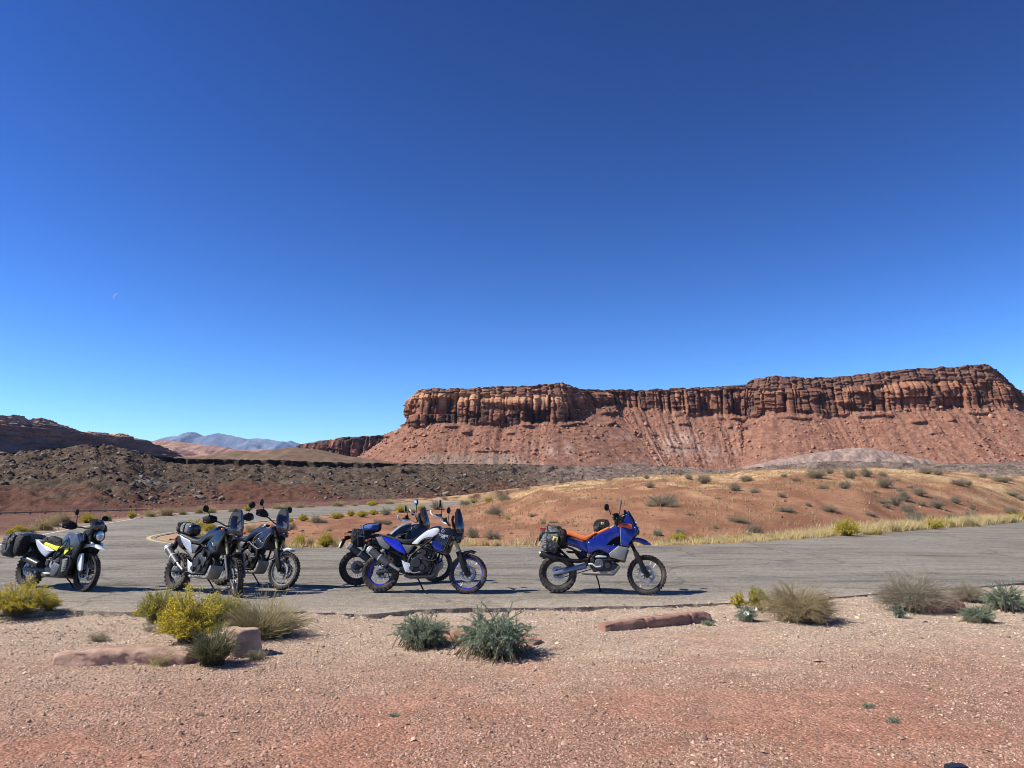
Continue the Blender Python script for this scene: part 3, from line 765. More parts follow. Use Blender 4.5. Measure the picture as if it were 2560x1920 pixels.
def pebble_mesh(rg):
    V = []
    for k in range(5):
        a = 2 * math.pi * k / 5 + rg.uniform(-0.3, 0.3); r = rg.uniform(0.75, 1.1); V.append((r * math.cos(a), r * math.sin(a) * 0.85, -0.35))
    a0 = rg.uniform(0, 6)
    for k in range(3):
        a = a0 + 2 * math.pi * k / 3 + rg.uniform(-0.3, 0.3); r = rg.uniform(0.4, 0.75); V.append((r * math.cos(a), r * math.sin(a) * 0.85, rg.uniform(0.35, 0.75)))
    V = np.array(V)
    ao = np.arctan2(V[:5, 1], V[:5, 0]); ai = np.arctan2(V[5:, 1], V[5:, 0])
    o = list(np.argsort(ao)); n_ = [5 + q for q in np.argsort(ai)]
    F = [tuple(n_)]; i = j = 0
    while i < 5 or j < 3:
        po, pi_ = o[i % 5], n_[j % 3]
        ta = ao[o[(i + 1) % 5]] + (2 * math.pi if i + 1 >= 5 else 0); tb = ai[n_[(j + 1) % 3] - 5] + (2 * math.pi if j + 1 >= 3 else 0)
        if j >= 3 or (i < 5 and ta <= tb): F.append((po, o[(i + 1) % 5], pi_)); i += 1
        else: F.append((po, n_[(j + 1) % 3], pi_)); j += 1
    return V, np.array(F)
def pick_on(X, Y, Z, mask, n, rg):
    idx = np.flatnonzero(mask.ravel()); idx = rg.choice(idx, n)
    p = np.stack([X.ravel()[idx], Y.ravel()[idx], Z.ravel()[idx]], 1)
    return p, idx
M_stone = rock_mat('loose_stone', 3.0, 6.0, 0.05, (0.8, 1.2))
rg = np.random.default_rng(5)
# scree blocks below the mesa wall
vis = (mzone == 3) & (mY < 900)
p, idx = pick_on(mX, mY, mZ, vis, 8500, rg)
sz = np.exp(rg.normal(-0.42, 0.62, len(p))); sz = np.clip(sz, 0.3, 3.6)
p[:, :2] += rg.uniform(-1, 1, (len(p), 2))
cc = mixc([0.26, 0.12, 0.082], [0.43, 0.23, 0.155], rg.uniform(0, 1, len(p)))
link('scree_blocks', scatter_mesh('scree_blocks', p, sz, cc, seed=3), M_stone, parent=mesa, kind='stuff')
# rubble on the ridge: the small stuff in one mesh, the boulders one by one
pxr = 1280 + F_PX * rX / rD
dens = (rT >= 0.02) & (rT < 0.94) & (pxr > -250) & (pxr < 2700) & ~((np.abs(pxr - 680) < 120) & (rT > 0.60)) & ~((pxr < 260) & (rT > 0.62))
p, idx = pick_on(rX, rD, rZ, dens, 9000, rg)
p[:, :2] += rg.uniform(-0.6, 0.6, (len(p), 2))
sz = np.clip(np.exp(rg.normal(-1.15, 0.42, len(p))), 0.14, 0.8)
cc = mixc([0.085, 0.064, 0.054], [0.22, 0.17, 0.135], rg.uniform(0, 1, len(p)) ** 1.5)
cc = mixc(cc, [0.30, 0.24, 0.20], (rg.uniform(0, 1, len(p)) < 0.06) * 0.8 + sstep(1300, 1550, 1280 + F_PX * p[:, 0] / p[:, 1]) * 0.5)
link('rubble', scatter_mesh('rubble', p, sz, cc, seed=9, flat=0.8), M_stone, parent=ridge, kind='stuff')
bmeshes = []
for k in range(8):
    V, Fc = stone_mesh(400 + k, 2, (1, 0.8, 0.7))
    c = [(0.12, 0.09, 0.075), (0.17, 0.13, 0.105), (0.25, 0.19, 0.15), (0.10, 0.078, 0.068)][k % 4]
    me = np_mesh('boulder', V, Fc, np.tile(c, (len(V), 1))); me.materials.append(M_stone); bmeshes.append(me)
p, idx = pick_on(rX, rD, rZ, dens & (pxr > -40) & (pxr < 1500), 190, rg)
special = [(586, 1201, 0.75, 2), (510, 1233, 0.9, 2), (548, 1243, 0.5, 1), (543, 1208, 0.4, 2), (540, 1193, 0.35, 2), (470, 1240, 0.45, 1), (452, 1249, 0.5, 1), (500, 1250, 0.5, 1), (560, 1235, 0.45, 1), (680, 1225, 0.45, 1), (712, 1236, 0.5, 1), (760, 1234, 0.4, 2), (770, 1243, 0.35, 2), (700, 1230, 0.4, 1)]
def ridge_point(px, py):
    j = int(np.argmin(np.abs(RIDGE_PX - px)))
    yy = to_px(rX[13:, j], rD[13:, j], rZ[13:, j])[1]
    i = int(np.argmin(np.abs(yy - py))) + 13
    return np.array([rX[i, j], rD[i, j], rZ[i, j]])
items = [(ridge_point(a, b), s, k) for a, b, s, k in special]
items += [(q, float(np.clip(np.exp(rg.normal(-0.45, 0.3)), 0.4, 1.3)), int(rg.integers(0, 8))) for q in p]
for q, s, k in items:
    o = bpy.data.objects.new('boulder', bmeshes[k]); COL.objects.link(o); o.parent = ridge
    o.location = [float(q[0]), float(q[1]), float(q[2] + 0.15 * s)]; o.scale = (s, s * rg.uniform(0.7, 1.1), s * rg.uniform(0.6, 1.0)); o.rotation_euler = (rg.uniform(-.3, .3), rg.uniform(-.3, .3), rg.uniform(0, 6.28))

# ================================================================== PLANTS AND LOOSE ROCKS
def leaf_mat(name, tr=0.35, rough=0.8):
    m, nt, b = new_mat(name)
    nt.nodes.remove(b)
    out = nt.nodes['Material Output']
    c = vcol(nt)
    d = N(nt, 'ShaderNodeBsdfDiffuse'); t = N(nt, 'ShaderNodeBsdfTranslucent'); mx = N(nt, 'ShaderNodeMixShader')
    mx.inputs[0].default_value = tr
    L(nt, c, d.inputs[0]); L(nt, c, t.inputs[0]); L(nt, d.outputs[0], mx.inputs[1]); L(nt, t.outputs[0], mx.inputs[2])
    L(nt, mx.outputs[0], out.inputs['Surface'])
    return m
M_leaf = leaf_mat('desert_leaf'); M_twig = leaf_mat('dry_twig', 0.1)

def stems_np(rg, n, H, Rr, spread=1.25, root=0.12, bend=0.35, seg=4, droop=0.0, lenj=(0.72, 1.0), skew=(0, 0), power=0.7):
    """n curved stems whose tips fill a dome; returns points (n, seg+1, 3)"""
    ph = rg.uniform(0, 2 * math.pi, n)
    th = np.arccos(1 - (1 - math.cos(spread)) * rg.uniform(0, 1, n) ** power)
    ln = rg.uniform(*lenj, n)
    lump = 1 + 0.22 * np.sin(ph * 3 + rg.uniform(0, 6)) * np.sin(th * 3) + 0.12 * np.sin(ph * 7 + rg.uniform(0, 6))
    lump = np.clip(lump, 0.7, 1.10)
    tip = np.stack([np.sin(th) * np.cos(ph) * Rr, np.sin(th) * np.sin(ph) * Rr, np.cos(th) * H], 1) * (ln * lump)[:, None]
    tip[:, 2] = np.maximum(tip[:, 2], 0.06 * H) + 0.02
    tip[:, 0] += skew[0] * tip[:, 2]; tip[:, 1] += skew[1] * tip[:, 2]
    r0 = rg.normal(0, root * Rr, (n, 3)); r0[:, 2] = 0
    mid = r0 * 0.5 + tip * 0.5 + rg.normal(0, 0.05, (n, 3)) * Rr; mid[:, 2] += bend * H * 0.35 * (0.4 + np.sin(th)) - droop
    mid[:, :2] *= (1 - bend * 0.3)
    t = np.linspace(0, 1, seg + 1)[None, :, None]
    return r0[:, None] * (1 - t) ** 2 + 2 * mid[:, None] * t * (1 - t) + tip[:, None] * t ** 2
def tubes_np(P, r0, r1, col0, col1):
    n, k, _ = P.shape
    d = P[:, -1] - P[:, 0]; d /= np.linalg.norm(d, axis=1)[:, None] + 1e-9
    a = np.cross(d, np.array([0.31, 0.77, 0.55])); a /= np.linalg.norm(a, axis=1)[:, None] + 1e-9
    b = np.cross(d, a)
    ang = np.array([0, 2.094, 4.189])
    ring = a[:, None, None] * np.cos(ang)[None, None, :, None] + b[:, None, None] * np.sin(ang)[None, None, :, None]
    rad = np.linspace(r0, r1, k)[None, :, None, None]
    V = P[:, :, None] + ring * rad
    t = np.linspace(0, 1, k)
    C = mixc(np.array(col0)[:, None, :] if np.ndim(col0) == 2 else np.array(col0), np.array(col1)[:, None, :] if np.ndim(col1) == 2 else np.array(col1), t[None].repeat(n, 0))
    C = np.repeat(C[:, :, None], 3, 2)
    base = (np.arange(n) * k * 3)[:, None, None]
    i = np.arange(k - 1)[:, None] * 3; j = np.arange(3)[None]
    j2 = (j + 1) % 3
    q = np.stack([i + j, i + j2, i + 3 + j2, i + 3 + j], -1).reshape(-1, 4)
    Fq = (q[None] + base).reshape(-1, 4)
    return V.reshape(-1, 3), Fq, C.reshape(-1, 3)
def quads_np(p, d, L_, W_, rg, cols):
    """diamond leaves at p along d"""
    n = len(p)
    d = d / (np.linalg.norm(d, axis=1)[:, None] + 1e-9)
    s = np.cross(d, rg.normal(size=(n, 3))); s /= np.linalg.norm(s, axis=1)[:, None] + 1e-9
    L_ = np.broadcast_to(L_, (n,))[:, None]; W_ = np.broadcast_to(W_, (n,))[:, None]
    up = np.cross(s, d)
    V = np.stack([p, p + d * L_ * 0.5 + s * W_ * 0.5 + up * L_ * 0.06, p + d * L_, p + d * L_ * 0.5 - s * W_ * 0.5 + up * L_ * 0.06], 1)
    return V.reshape(-1, 3), np.arange(4 * n).reshape(-1, 4), np.repeat(cols, 4, 0)
def cjit(rg, n, a, b, j=0.12):
    c = mixc(np.array(a, float), np.array(b, float), rg.uniform(0, 1, n))
    return np.clip(c * (1 + rg.normal(0, j, (n, 1))), 0.005, 0.95)
def make_plant(seed, H, Rr, kind, q=1.0):
    """meshes for one plant: list of (part name, mesh)"""
    rg = np.random.default_rng(seed)
    out = []
    def along(P, n, t0, t1):
        i = rg.integers(0, len(P), n); t = rg.uniform(t0, t1, n) * (P.shape[1] - 1)
        k = np.minimum(t.astype(int), P.shape[1] - 2); f = (t - k)[:, None]
        return P[i, k] * (1 - f) + P[i, k + 1] * f, P[i, k + 1] - P[i, k], i
    s = max(H, Rr)
    if kind in ('yellow', 'yellowgreen'):
        P = stems_np(rg, int(420 * q), H, Rr, 1.35, 0.14, 0.4)
        gr = ([0.19, 0.19, 0.055], [0.33, 0.30, 0.10])
        V, F, C = tubes_np(P, 0.0042 * s / 0.6, 0.0018 * s / 0.6, (0.22, 0.18, 0.10), (0.32, 0.31, 0.12)); out.append(('stems', V, F, C, M_twig))
        p, d, _ = along(P, int(6500 * q), 0.3, 1.0)
        V, F, C = quads_np(p, d * 1.2 + rg.normal(0, 0.5, p.shape) * np.linalg.norm(d, axis=1)[:, None], rg.uniform(0.045, 0.085, len(p)) * s / q ** 0.4, 0.0085 * s / q ** 0.5, rg, cjit(rg, len(p), *gr)); out.append(('leaves', V, F, C, M_leaf))
        nf = int(10500 * q * (1.0 if kind == 'yellow' else 0.6))
        p, d, i = along(P, nf, 0.74, 1.0)
        keep = rg.uniform(0, 1, len(P)) < (0.85 if kind == 'yellow' else 0.6)
        p = p[keep[i]]; d = d[keep[i]]
        p = p + rg.normal(0, 0.022, p.shape) * s
        yc = ([0.52, 0.41, 0.045], [0.74, 0.61, 0.10]) if kind == 'yellow' else ([0.44, 0.39, 0.07], [0.60, 0.53, 0.12])
        V, F, C = quads_np(p, rg.normal(size=p.shape) + [0, 0, 0.8], rg.uniform(0.018, 0.038, len(p)) * s / q ** 0.5, 0.022 * s / q ** 0.5, rg, cjit(rg, len(p), *yc)); out.append(('flowers', V, F, C, M_leaf))
    elif kind == 'broom':      # long thin wands fanning out
        P = stems_np(rg, int(1500 * q), H, Rr, 1.42, 0.16, 0.15, seg=4, lenj=(0.55, 1.05))
        V, F, C = tubes_np(P, 0.0028 * s / 0.6, 0.0013 * s / 0.6, cjit(rg, len(P), (0.20, 0.17, 0.09), (0.28, 0.235, 0.125)), cjit(rg, len(P), (0.33, 0.28, 0.145), (0.47, 0.40, 0.23))); out.append(('stems', V, F, C, M_twig))
        p, d, _ = along(P, int(3000 * q), 0.25, 1.0)
        V, F, C = quads_np(p, d + rg.normal(0, 0.25, p.shape) * np.linalg.norm(d, axis=1)[:, None], rg.uniform(0.04, 0.09, len(p)) * s, 0.005 * s, rg, cjit(rg, len(p), (0.27, 0.24, 0.11), (0.42, 0.36, 0.19))); out.append(('leaves', V, F, C, M_leaf))
    elif kind == 'darkgreen':
        P = stems_np(rg, int(900 * q), H, Rr, 1.3, 0.15, 0.3, lenj=(0.55, 1.05))
        V, F, C = tubes_np(P, 0.003 * s / 0.5, 0.0014 * s / 0.5, (0.12, 0.10, 0.06), cjit(rg, len(P), (0.13, 0.14, 0.07), (0.21, 0.215, 0.115))); out.append(('stems', V, F, C, M_twig))
        p, d, _ = along(P, int(6500 * q), 0.2, 1.0)
        V, F, C = quads_np(p, d + rg.normal(0, 0.35, p.shape) * np.linalg.norm(d, axis=1)[:, None], rg.uniform(0.04, 0.09, len(p)) * s, 0.0085 * s, rg, cjit(rg, len(p), (0.15, 0.165, 0.085), (0.27, 0.28, 0.16))); out.append(('leaves', V, F, C, M_leaf))
    elif kind == 'sage':       # upright blue-green shoots thick with narrow leaves
        P = stems_np(rg, int(300 * q), H, Rr, 1.32, 0.34, 0.7, lenj=(0.55, 1.02), power=0.72)
        V, F, C = tubes_np(P, 0.006 * s / 0.5, 0.003 * s / 0.5, (0.17, 0.12, 0.07), (0.16, 0.19, 0.13)); out.append(('stems', V, F, C, M_twig))
        p, d, _ = along(P, int(13000 * q), 0.10, 1.0)
        dn = d / (np.linalg.norm(d, axis=1)[:, None] + 1e-9)
        V, F, C = quads_np(p, dn * 1.0 + rg.normal(0, 0.42, p.shape) + [0, 0, 0.25], rg.uniform(0.05, 0.09, len(p)) * s / q ** 0.3, rg.uniform(0.014, 0.021, len(p)) * s / q ** 0.4, rg, cjit(rg, len(p), (0.20, 0.255, 0.18), (0.36, 0.43, 0.31))); out.append(('leaves', V, F, C, M_leaf))
    elif kind in ('greytwig', 'browntwig'):
        P = stems_np(rg, int(420 * q), H, Rr, 1.45, 0.18, 0.55, lenj=(0.62, 1.0))
        a, b_ = ((0.24, 0.205, 0.16), (0.43, 0.38, 0.31)) if kind == 'greytwig' else ((0.25, 0.19, 0.115), (0.47, 0.375, 0.225))
        V, F, C = tubes_np(P, 0.0055 * s / 0.6, 0.0018 * s / 0.6, a, cjit(rg, len(P), a, b_)); out.append(('stems', V, F, C, M_twig))
        p, d, _ = along(P, int(1500 * q), 0.35, 0.98)
        dd = d / (np.linalg.norm(d, axis=1)[:, None] + 1e-9) + rg.normal(0, 0.6, d.shape)
        P2 = np.stack([p, p + dd * 0.5 * rg.uniform(0.06, 0.14, (len(p), 1)) * s, p + dd * rg.uniform(0.08, 0.16, (len(p), 1)) * s + [0, 0, 0.01]], 1)
        V2, F2, C2 = tubes_np(P2, 0.0022 * s / 0.6, 0.001 * s / 0.6, a, cjit(rg, len(P2), a, b_)); out.append(('twigs', V2, F2, C2, M_twig))
        p3 = np.concatenate([P2[:, 2], P2[:, 1], p]); i3 = rg.integers(0, len(p3), int(10500 * q))
        lc = ((0.27, 0.24, 0.155), (0.45, 0.405, 0.275)) if kind == 'greytwig' else ((0.29, 0.245, 0.125), (0.54, 0.46, 0.26))
        pp = p3[i3] + rg.normal(0, 0.024, (len(i3), 3)) * s
        V, F, C = quads_np(pp, rg.normal(size=pp.shape) + [0, 0, 0.4], rg.uniform(0.02, 0.042, len(pp)) * s / q ** 0.4, 0.012 * s / q ** 0.4, rg, cjit(rg, len(pp), *lc)); out.append(('leaves', V, F, C, M_leaf))
    elif kind == 'strawgrass':
        P = stems_np(rg, int(700 * q), H, Rr, 1.25, 0.35, 0.25, seg=3, lenj=(0.4, 1.1))
        V, F, C = tubes_np(P, 0.0045 * s / 0.5 / q ** 0.3, 0.0015 * s / 0.5 / q ** 0.3, cjit(rg, len(P), (0.34, 0.27, 0.14), (0.46, 0.36, 0.19)), cjit(rg, len(P), (0.54, 0.45, 0.24), (0.70, 0.59, 0.35))); out.append(('stems', V, F, C, M_twig))
        p, d, _ = along(P, int(1200 * q), 0.5, 1.0)
        V, F, C = quads_np(p, d + rg.normal(0, 0.3, p.shape) * np.linalg.norm(d, axis=1)[:, None], rg.uniform(0.05, 0.1, len(p)) * s, 0.012 * s, rg, cjit(rg, len(p), (0.50, 0.41, 0.20), (0.68, 0.57, 0.31))); out.append(('seed_heads', V, F, C, M_leaf))
    res = []
    for nm, V, F, C, m in out:
        me = np_mesh(nm, V, F, C); me.materials.append(m); res.append((nm, me))
    return res
def merged_plant(seed, H, Rr, kind, q):
    res = make_plant(seed, H, Rr, kind, q)
    VV, FF, CC, off, mats = [], [], [], 0, []
    for nm, me in res:
        n = len(me.vertices); v = np.empty(n * 3, np.float32); me.vertices.foreach_get('co', v)
        f = np.empty(len(me.loops), np.int32); me.loops.foreach_get('vertex_index', f)
        c = np.empty(n * 4, np.float32); me.color_attributes['Col'].data.foreach_get('color', c)
        VV.append(v.reshape(-1, 3)); FF.append(f.reshape(-1, 4) + off); CC.append(c.reshape(-1, 4)[:, :3]); off += n
        bpy.data.meshes.remove(me)
    me = np_mesh('shrub', np.concatenate(VV), np.concatenate(FF), np.concatenate(CC)); me.materials.append(M_leaf)
    return me
def hit(px, py, lo=3.0, hi=230.0):
    """where the sight line through a pixel first meets the ground"""
    D = np.concatenate([np.arange(lo, 40, 0.05), np.arange(40, hi, 0.25)])
    d = ray(px, py); t = D / d[1]
    x = d[0] * t; z = CAM_H + d[2] * t
    h = np.where(road_sd(x, D) < 0, 0.0, ground_h(x, D))
    k = np.flatnonzero(z <= h)
    i = k[0] if len(k) else len(D) - 1
    return np.array([x[i], D[i], h[i]])
def plant(name, seed, px, py, wpx, hpx, kind, label, cat, group=None, q=1.0, depth=1.0, rot=None):
    c = hit(px, py)
    s = F_PX / c[1]
    Rr = wpx / s / 2; H = hpx / s
    c = hit(px, py - 0.30 * Rr / c[1] * F_PX * CAM_H / c[1])
    e = link(name, None, loc=(c[0], c[1], c[2] - 0.015), label=label, category=cat)
    if group: e['group'] = group
    if rot is not None: e.rotation_euler = (0, 0, rot)
    for nm, me in make_plant(seed, H, Rr, kind, q): link(nm, me, parent=e, kind='stuff')
    return e

# ---- foreground shrubs
fgp = [
 ('rabbitbrush', 1, 42, 1548, 190, 88, 'yellow', 'yellow flowering bush cut by the left edge of the picture'),
 ('rabbitbrush', 2, 122, 1538, 60, 40, 'yellowgreen', 'small yellow-green bush right beside the bush at the left edge'),
 ('rabbitbrush', 3, 395, 1560, 120, 92, 'yellowgreen', 'pale green-yellow bush behind the brightest yellow bush on the left'),
 ('rabbitbrush', 4, 478, 1612, 185, 140, 'yellow', 'bright yellow flowering bush in the clump left of centre'),
 ('rabbitbrush', 31, 560, 1550, 130, 72, 'yellowgreen', 'yellow-green bush behind the straw-coloured broom bush'),
 ('broom_bush', 5, 655, 1600, 255, 118, 'broom', 'wide straw-coloured bush of thin wands fanning to the right'),
 ('green_bush', 6, 530, 1668, 145, 112, 'darkgreen', 'low dark green bush in front of the yellow bush, against a block of stone'),
 ('sagebrush', 7, 1057, 1620, 165, 92, 'sage', 'blue-green sagebrush, the left and smaller of the two in the middle'),
 ('sagebrush', 8, 1237, 1643, 222, 122, 'sage', 'blue-green sagebrush, the right and larger of the two in the middle'),
 ('twiggy_shrub', 9, 2000, 1560, 222, 106, 'browntwig', 'big rounded olive-brown twiggy shrub right of the long red slab'),
 ('rabbitbrush', 10, 1898, 1530, 60, 66, 'yellowgreen', 'thin upright yellow sprig at the left flank of the olive-brown shrub'),
 ('rabbitbrush', 11, 1846, 1522, 42, 40, 'yellow', 'small yellow flower sprig farthest left by the olive-brown shrub'),
 ('green_plant', 12, 1868, 1556, 68, 42, 'sage', 'small dark green plant with a white bloom left of the olive-brown shrub'),
 ('twiggy_shrub', 13, 2285, 1532, 215, 100, 'greytwig', 'wide grey-brown twiggy shrub behind the red boulder on the right'),
 ('twiggy_shrub', 14, 2418, 1506, 105, 56, 'greytwig', 'pale dry twiggy shrub above the red boulder on the right'),
 ('sagebrush', 15, 2446, 1558, 100, 48, 'sage', 'low blue-green sagebrush right of the red boulder'),
 ('sagebrush', 16, 2515, 1528, 120, 70, 'sage', 'blue-green sagebrush at the right edge behind two short posts'),
 ('green_plant', 17, 1772, 1566, 46, 16, 'sage', 'tiny green plant at the right end of the long red slab'),
 ('green_plant', 18, 2250, 1546, 40, 34, 'sage', 'small green plant in front of the wide grey-brown shrub'),
 ('dry_weed', 19, 405, 1666, 80, 44, 'strawgrass', 'dry weed stalks in front of the long slab on the left'),
 ('dry_weed', 20, 1150, 1608, 60, 40, 'strawgrass', 'dry tan stalks between the two blue-green sagebrushes'),
 ('dry_weed', 21, 185, 1664, 34, 24, 'strawgrass', 'little dry tuft at the left end of the long slab'),
 ('dry_weed', 22, 640, 1650, 70, 24, 'greytwig', 'low dead brown weeds at the foot of the block of stone'),
 ('green_weed', 23, 985, 1793, 34, 7, 'sage', 'small flat green weed in the gravel near the bottom middle'),
 ('green_weed', 24, 2172, 1774, 42, 10, 'sage', 'upper of two flat green weeds in the gravel at lower right'),
 ('green_weed', 25, 2234, 1810, 48, 12, 'sage', 'lower of two flat green weeds in the gravel at lower right'),
 ('grey_weed', 26, 245, 1606, 66, 22, 'greytwig', 'sparse grey weed in the gravel behind the long slab on the left'),
 ('grey_weed', 27, 372, 1582, 50, 26, 'greytwig', 'small dead grey weed just left of the yellow clump'),
 ('grey_weed', 28, 500, 1790, 30, 8, 'greytwig', 'tiny grey weed in the gravel at lower left'),
]
for nm, sd, px, py, wp, hp, kd, lab in fgp:
    q = 1.7 if kd in ('browntwig', 'greytwig') and wp > 200 else 1.0 if wp > 90 else (0.35 if wp > 50 else 0.12)
    plant(nm, sd, px, py, wp, hp, kd, lab, 'bush' if wp > 100 else 'plant', q=q)
# the white bloom on the small green plant
bc = hit(1885, 1548)
def bloom():
    bm = bmesh.new()
    n = 16
    for r_, z_ in ((0.012, 0.0), (0.03, 0.05), (0.062, 0.075)):
        for i in range(n): 
            a = 2 * math.pi * i / n; f = 1 + (0.14 * math.cos(5 * a) if r_ > 0.05 else 0)
            bm.verts.new((r_ * f * math.cos(a), r_ * f * math.sin(a), z_))
    bm.verts.ensure_lookup_table()
    for k in range(2):
        for i in range(n): bm.faces.new([bm.verts[k * n + i], bm.verts[k * n + (i + 1) % n], bm.verts[(k + 1) * n + (i + 1) % n], bm.verts[(k + 1) * n + i]])
    me = bpy.data.meshes.new('flower'); bm.to_mesh(me); bm.free()
    for p in me.polygons: p.use_smooth = True
    return me
M_bloom = plain('white_petal', (0.78, 0.77, 0.68), 0.7)
for o in [o for o in COL.objects if o.get('label', '').startswith('small dark green plant with')]:
    for dx, dy, dz, ry in ((0.10, -0.03, 0.16, 0.9), (-0.02, -0.06, 0.10, -0.5)):
        f = link('flower', bloom(), M_bloom, parent=o); f.location = (dx, dy, dz); f.rotation_euler = (0.5, ry, 0.3); f.scale = (0.62, 0.62, 0.62)

# ---- slabs and blocks of red stone in front
M_slab = rock_mat('red_slab_stone', 5.0, 14.0, 0.02, (0.85, 1.15))
def slab_rock(name, px0, py0, px1, py1, thick, height, label, seed, tint=(0.40, 0.20, 0.135), jag=0.05, ends=0.25, crack=()):
    """a quarried slab lying on the ground, from its left to its right front corner"""
    a = hit(px0, py0); b = hit(px1, py1)
    d = b[:2] - a[:2]; Ln = np.hypot(*d); ang = math.atan2(d[1], d[0])
    nu, nv = max(16, int(Ln / 0.022)), 40
    rg = np.random.default_rng(seed)
    u = np.linspace(0, 1, nu)
    prof = []
    for k in range(nv):
        t = k / nv * 4
        s = int(t); f = t - s
        y, z = [(f, 0), (1, f), (1 - f, 1), (0, 1 - f)][s]
        prof.append((y, z))
    prof = np.array(prof)
    U, _ = np.meshgrid(u, prof[:, 0], indexing='ij')
    Yp = prof[None, :, 0].repeat(nu, 0); Zp = prof[None, :, 1].repeat(nu, 0)
    ef = np.clip(np.minimum(U, 1 - U) / (ends * 0.25), 0, 1) ** 0.5
    so = seed * 3.7
    hh = height * (0.80 + 0.20 * ef); tt = thick * (0.78 + 0.22 * ef)
    X = U * Ln; Y = Yp * tt; Z = Zp * hh - 0.05
    Q = np.stack([X / Ln - 0.5, Y / thick - 0.5, (Z + 0.05) / height - 0.5], -1)
    for k in range(26):          # break faces off along flat planes
        nrm = rg.normal(size=3) * np.array([1.0, 1.0, 0.9]); nrm[2] = abs(nrm[2]) * (1 if k % 3 else 0.15); nrm /= np.linalg.norm(nrm)
        nw = nrm * np.array([Ln, thick, height]); nw = nw / np.linalg.norm(nw)
        nn_ = nrm / np.array([Ln, thick, height]) * min(Ln, 0.9); nn_ /= np.linalg.norm(nn_)
        C3 = np.stack([X - Ln * 0.5, Y - thick * 0.5, Z + 0.05 - height * 0.5], -1)
        ext = C3 @ nn_; h_ = ext.max() - rg.uniform(0.010, 0.045) * (1.0 if k < 16 else 0.6)
        m_ = np.maximum(ext - h_, 0)[..., None] * nn_
        X = X - m_[..., 0]; Y = Y - m_[..., 1]; Z = Z - m_[..., 2]
    cx = np.stack([X, Y, Z], -1)
    Y = Y + 0.010 * fbm2(X * 14 + so, Z * 18, 4) + 0.010 * np.round(1.8 * perlin2(X * 4 + so, Z * 11)) * (Yp < 0.05)
    Z = Z + 0.007 * fbm2(X * 12 + so, Y * 12, 4) + 0.009 * np.round(1.8 * perlin2(X * 3.2 + so, Y * 6)) * (Zp > 0.95)
    for c in crack:
        g = np.exp(-((U - c) * Ln / 0.012) ** 2)
        Y = Y + g * 0.03 * (Yp < 0.5); Z = Z - g * 0.02 * (Zp > 0.5)
    V = np.stack([X, Y, Z], -1)
    F = grid_faces(nu, nv, True)
    base = np.array(tint)
    n = fbm2(X * 6 + so, Z * 14 + Y * 5, 4)
    C = mixc(base * 0.82, np.minimum(base * 1.22, 0.9), sstep(-0.5, 0.5, n))
    me0 = np_mesh('slab', V.reshape(-1, 3), F, C.reshape(-1, 3))
    bm = bmesh.new(); bm.from_mesh(me0); bm.verts.ensure_lookup_table()
    bm.faces.new([bm.verts[i] for i in range(nv)][::-1]); bm.faces.new([bm.verts[(nu - 1) * nv + i] for i in range(nv)])
    bmesh.ops.recalc_face_normals(bm, faces=bm.faces[:]); bm.to_mesh(me0); bm.free()
    o = link(name, me0, M_slab, loc=(a[0], a[1], min(a[2], b[2])), label=label, category='rock')
    o.rotation_euler = (0, 0, ang)
    return o
slab_rock('stone_slab', 122, 1668, 466, 1662, 0.36, 0.195, 'long low pinkish stone slab lying in the gravel on the left', 2, (0.37, 0.245, 0.185), 0.06, 1.0)
slab_rock('stone_block', 575, 1650, 662, 1636, 0.36, 0.33, 'squat tan-topped stone block beside the dark green bush', 5, (0.40, 0.275, 0.20), 0.04, 0.2)
slab_rock('stone_slab', 1092, 1598, 1332, 1618, 0.32, 0.16, 'reddish stone slab mostly hidden behind the two sagebrushes', 7, (0.33, 0.185, 0.14), 0.04, 0.3)
slab_rock('stone_slab', 1514, 1580, 1784, 1556, 0.28, 0.19, 'long reddish stone slab standing free below the blue and orange motorcycle', 9, (0.30, 0.178, 0.132), 0.045, 0.35, crack=(0.36, 0.79))
slab_rock('stone_boulder', 2328, 1536, 2424, 1531, 0.34, 0.25, 'smooth orange-red boulder among the shrubs on the right', 12, (0.43, 0.215, 0.135), 0.05, 0.5, crack=(0.6,))

# ---- two short posts at the right edge
def post(px, py, label):
    c = hit(px, py)
    bm = bmesh.new(); bmesh.ops.create_cone(bm, cap_ends=True, segments=10, radius1=0.016, radius2=0.015, depth=0.24)
    bmesh.ops.bevel(bm, geom=[e for e in bm.edges if e.calc_length() < 0.02], offset=0.003, segments=1, affect='EDGES')
    for v in bm.verts: v.co.z += 0.10
    me = bpy.data.meshes.new('post'); bm.to_mesh(me); bm.free()
    o = link('short_post', me, M_post, loc=c, label=label, category='post', group='short dark posts at the right edge')
    o.rotation_euler = (0.03, -0.04, 0)
M_post = plain('rusted_post', (0.035, 0.03, 0.027), 0.7)
post(2515, 1533, 'left of the two short dark posts in front of the right-hand sagebrush')
post(2534, 1535, 'right of the two short dark posts in front of the right-hand sagebrush')

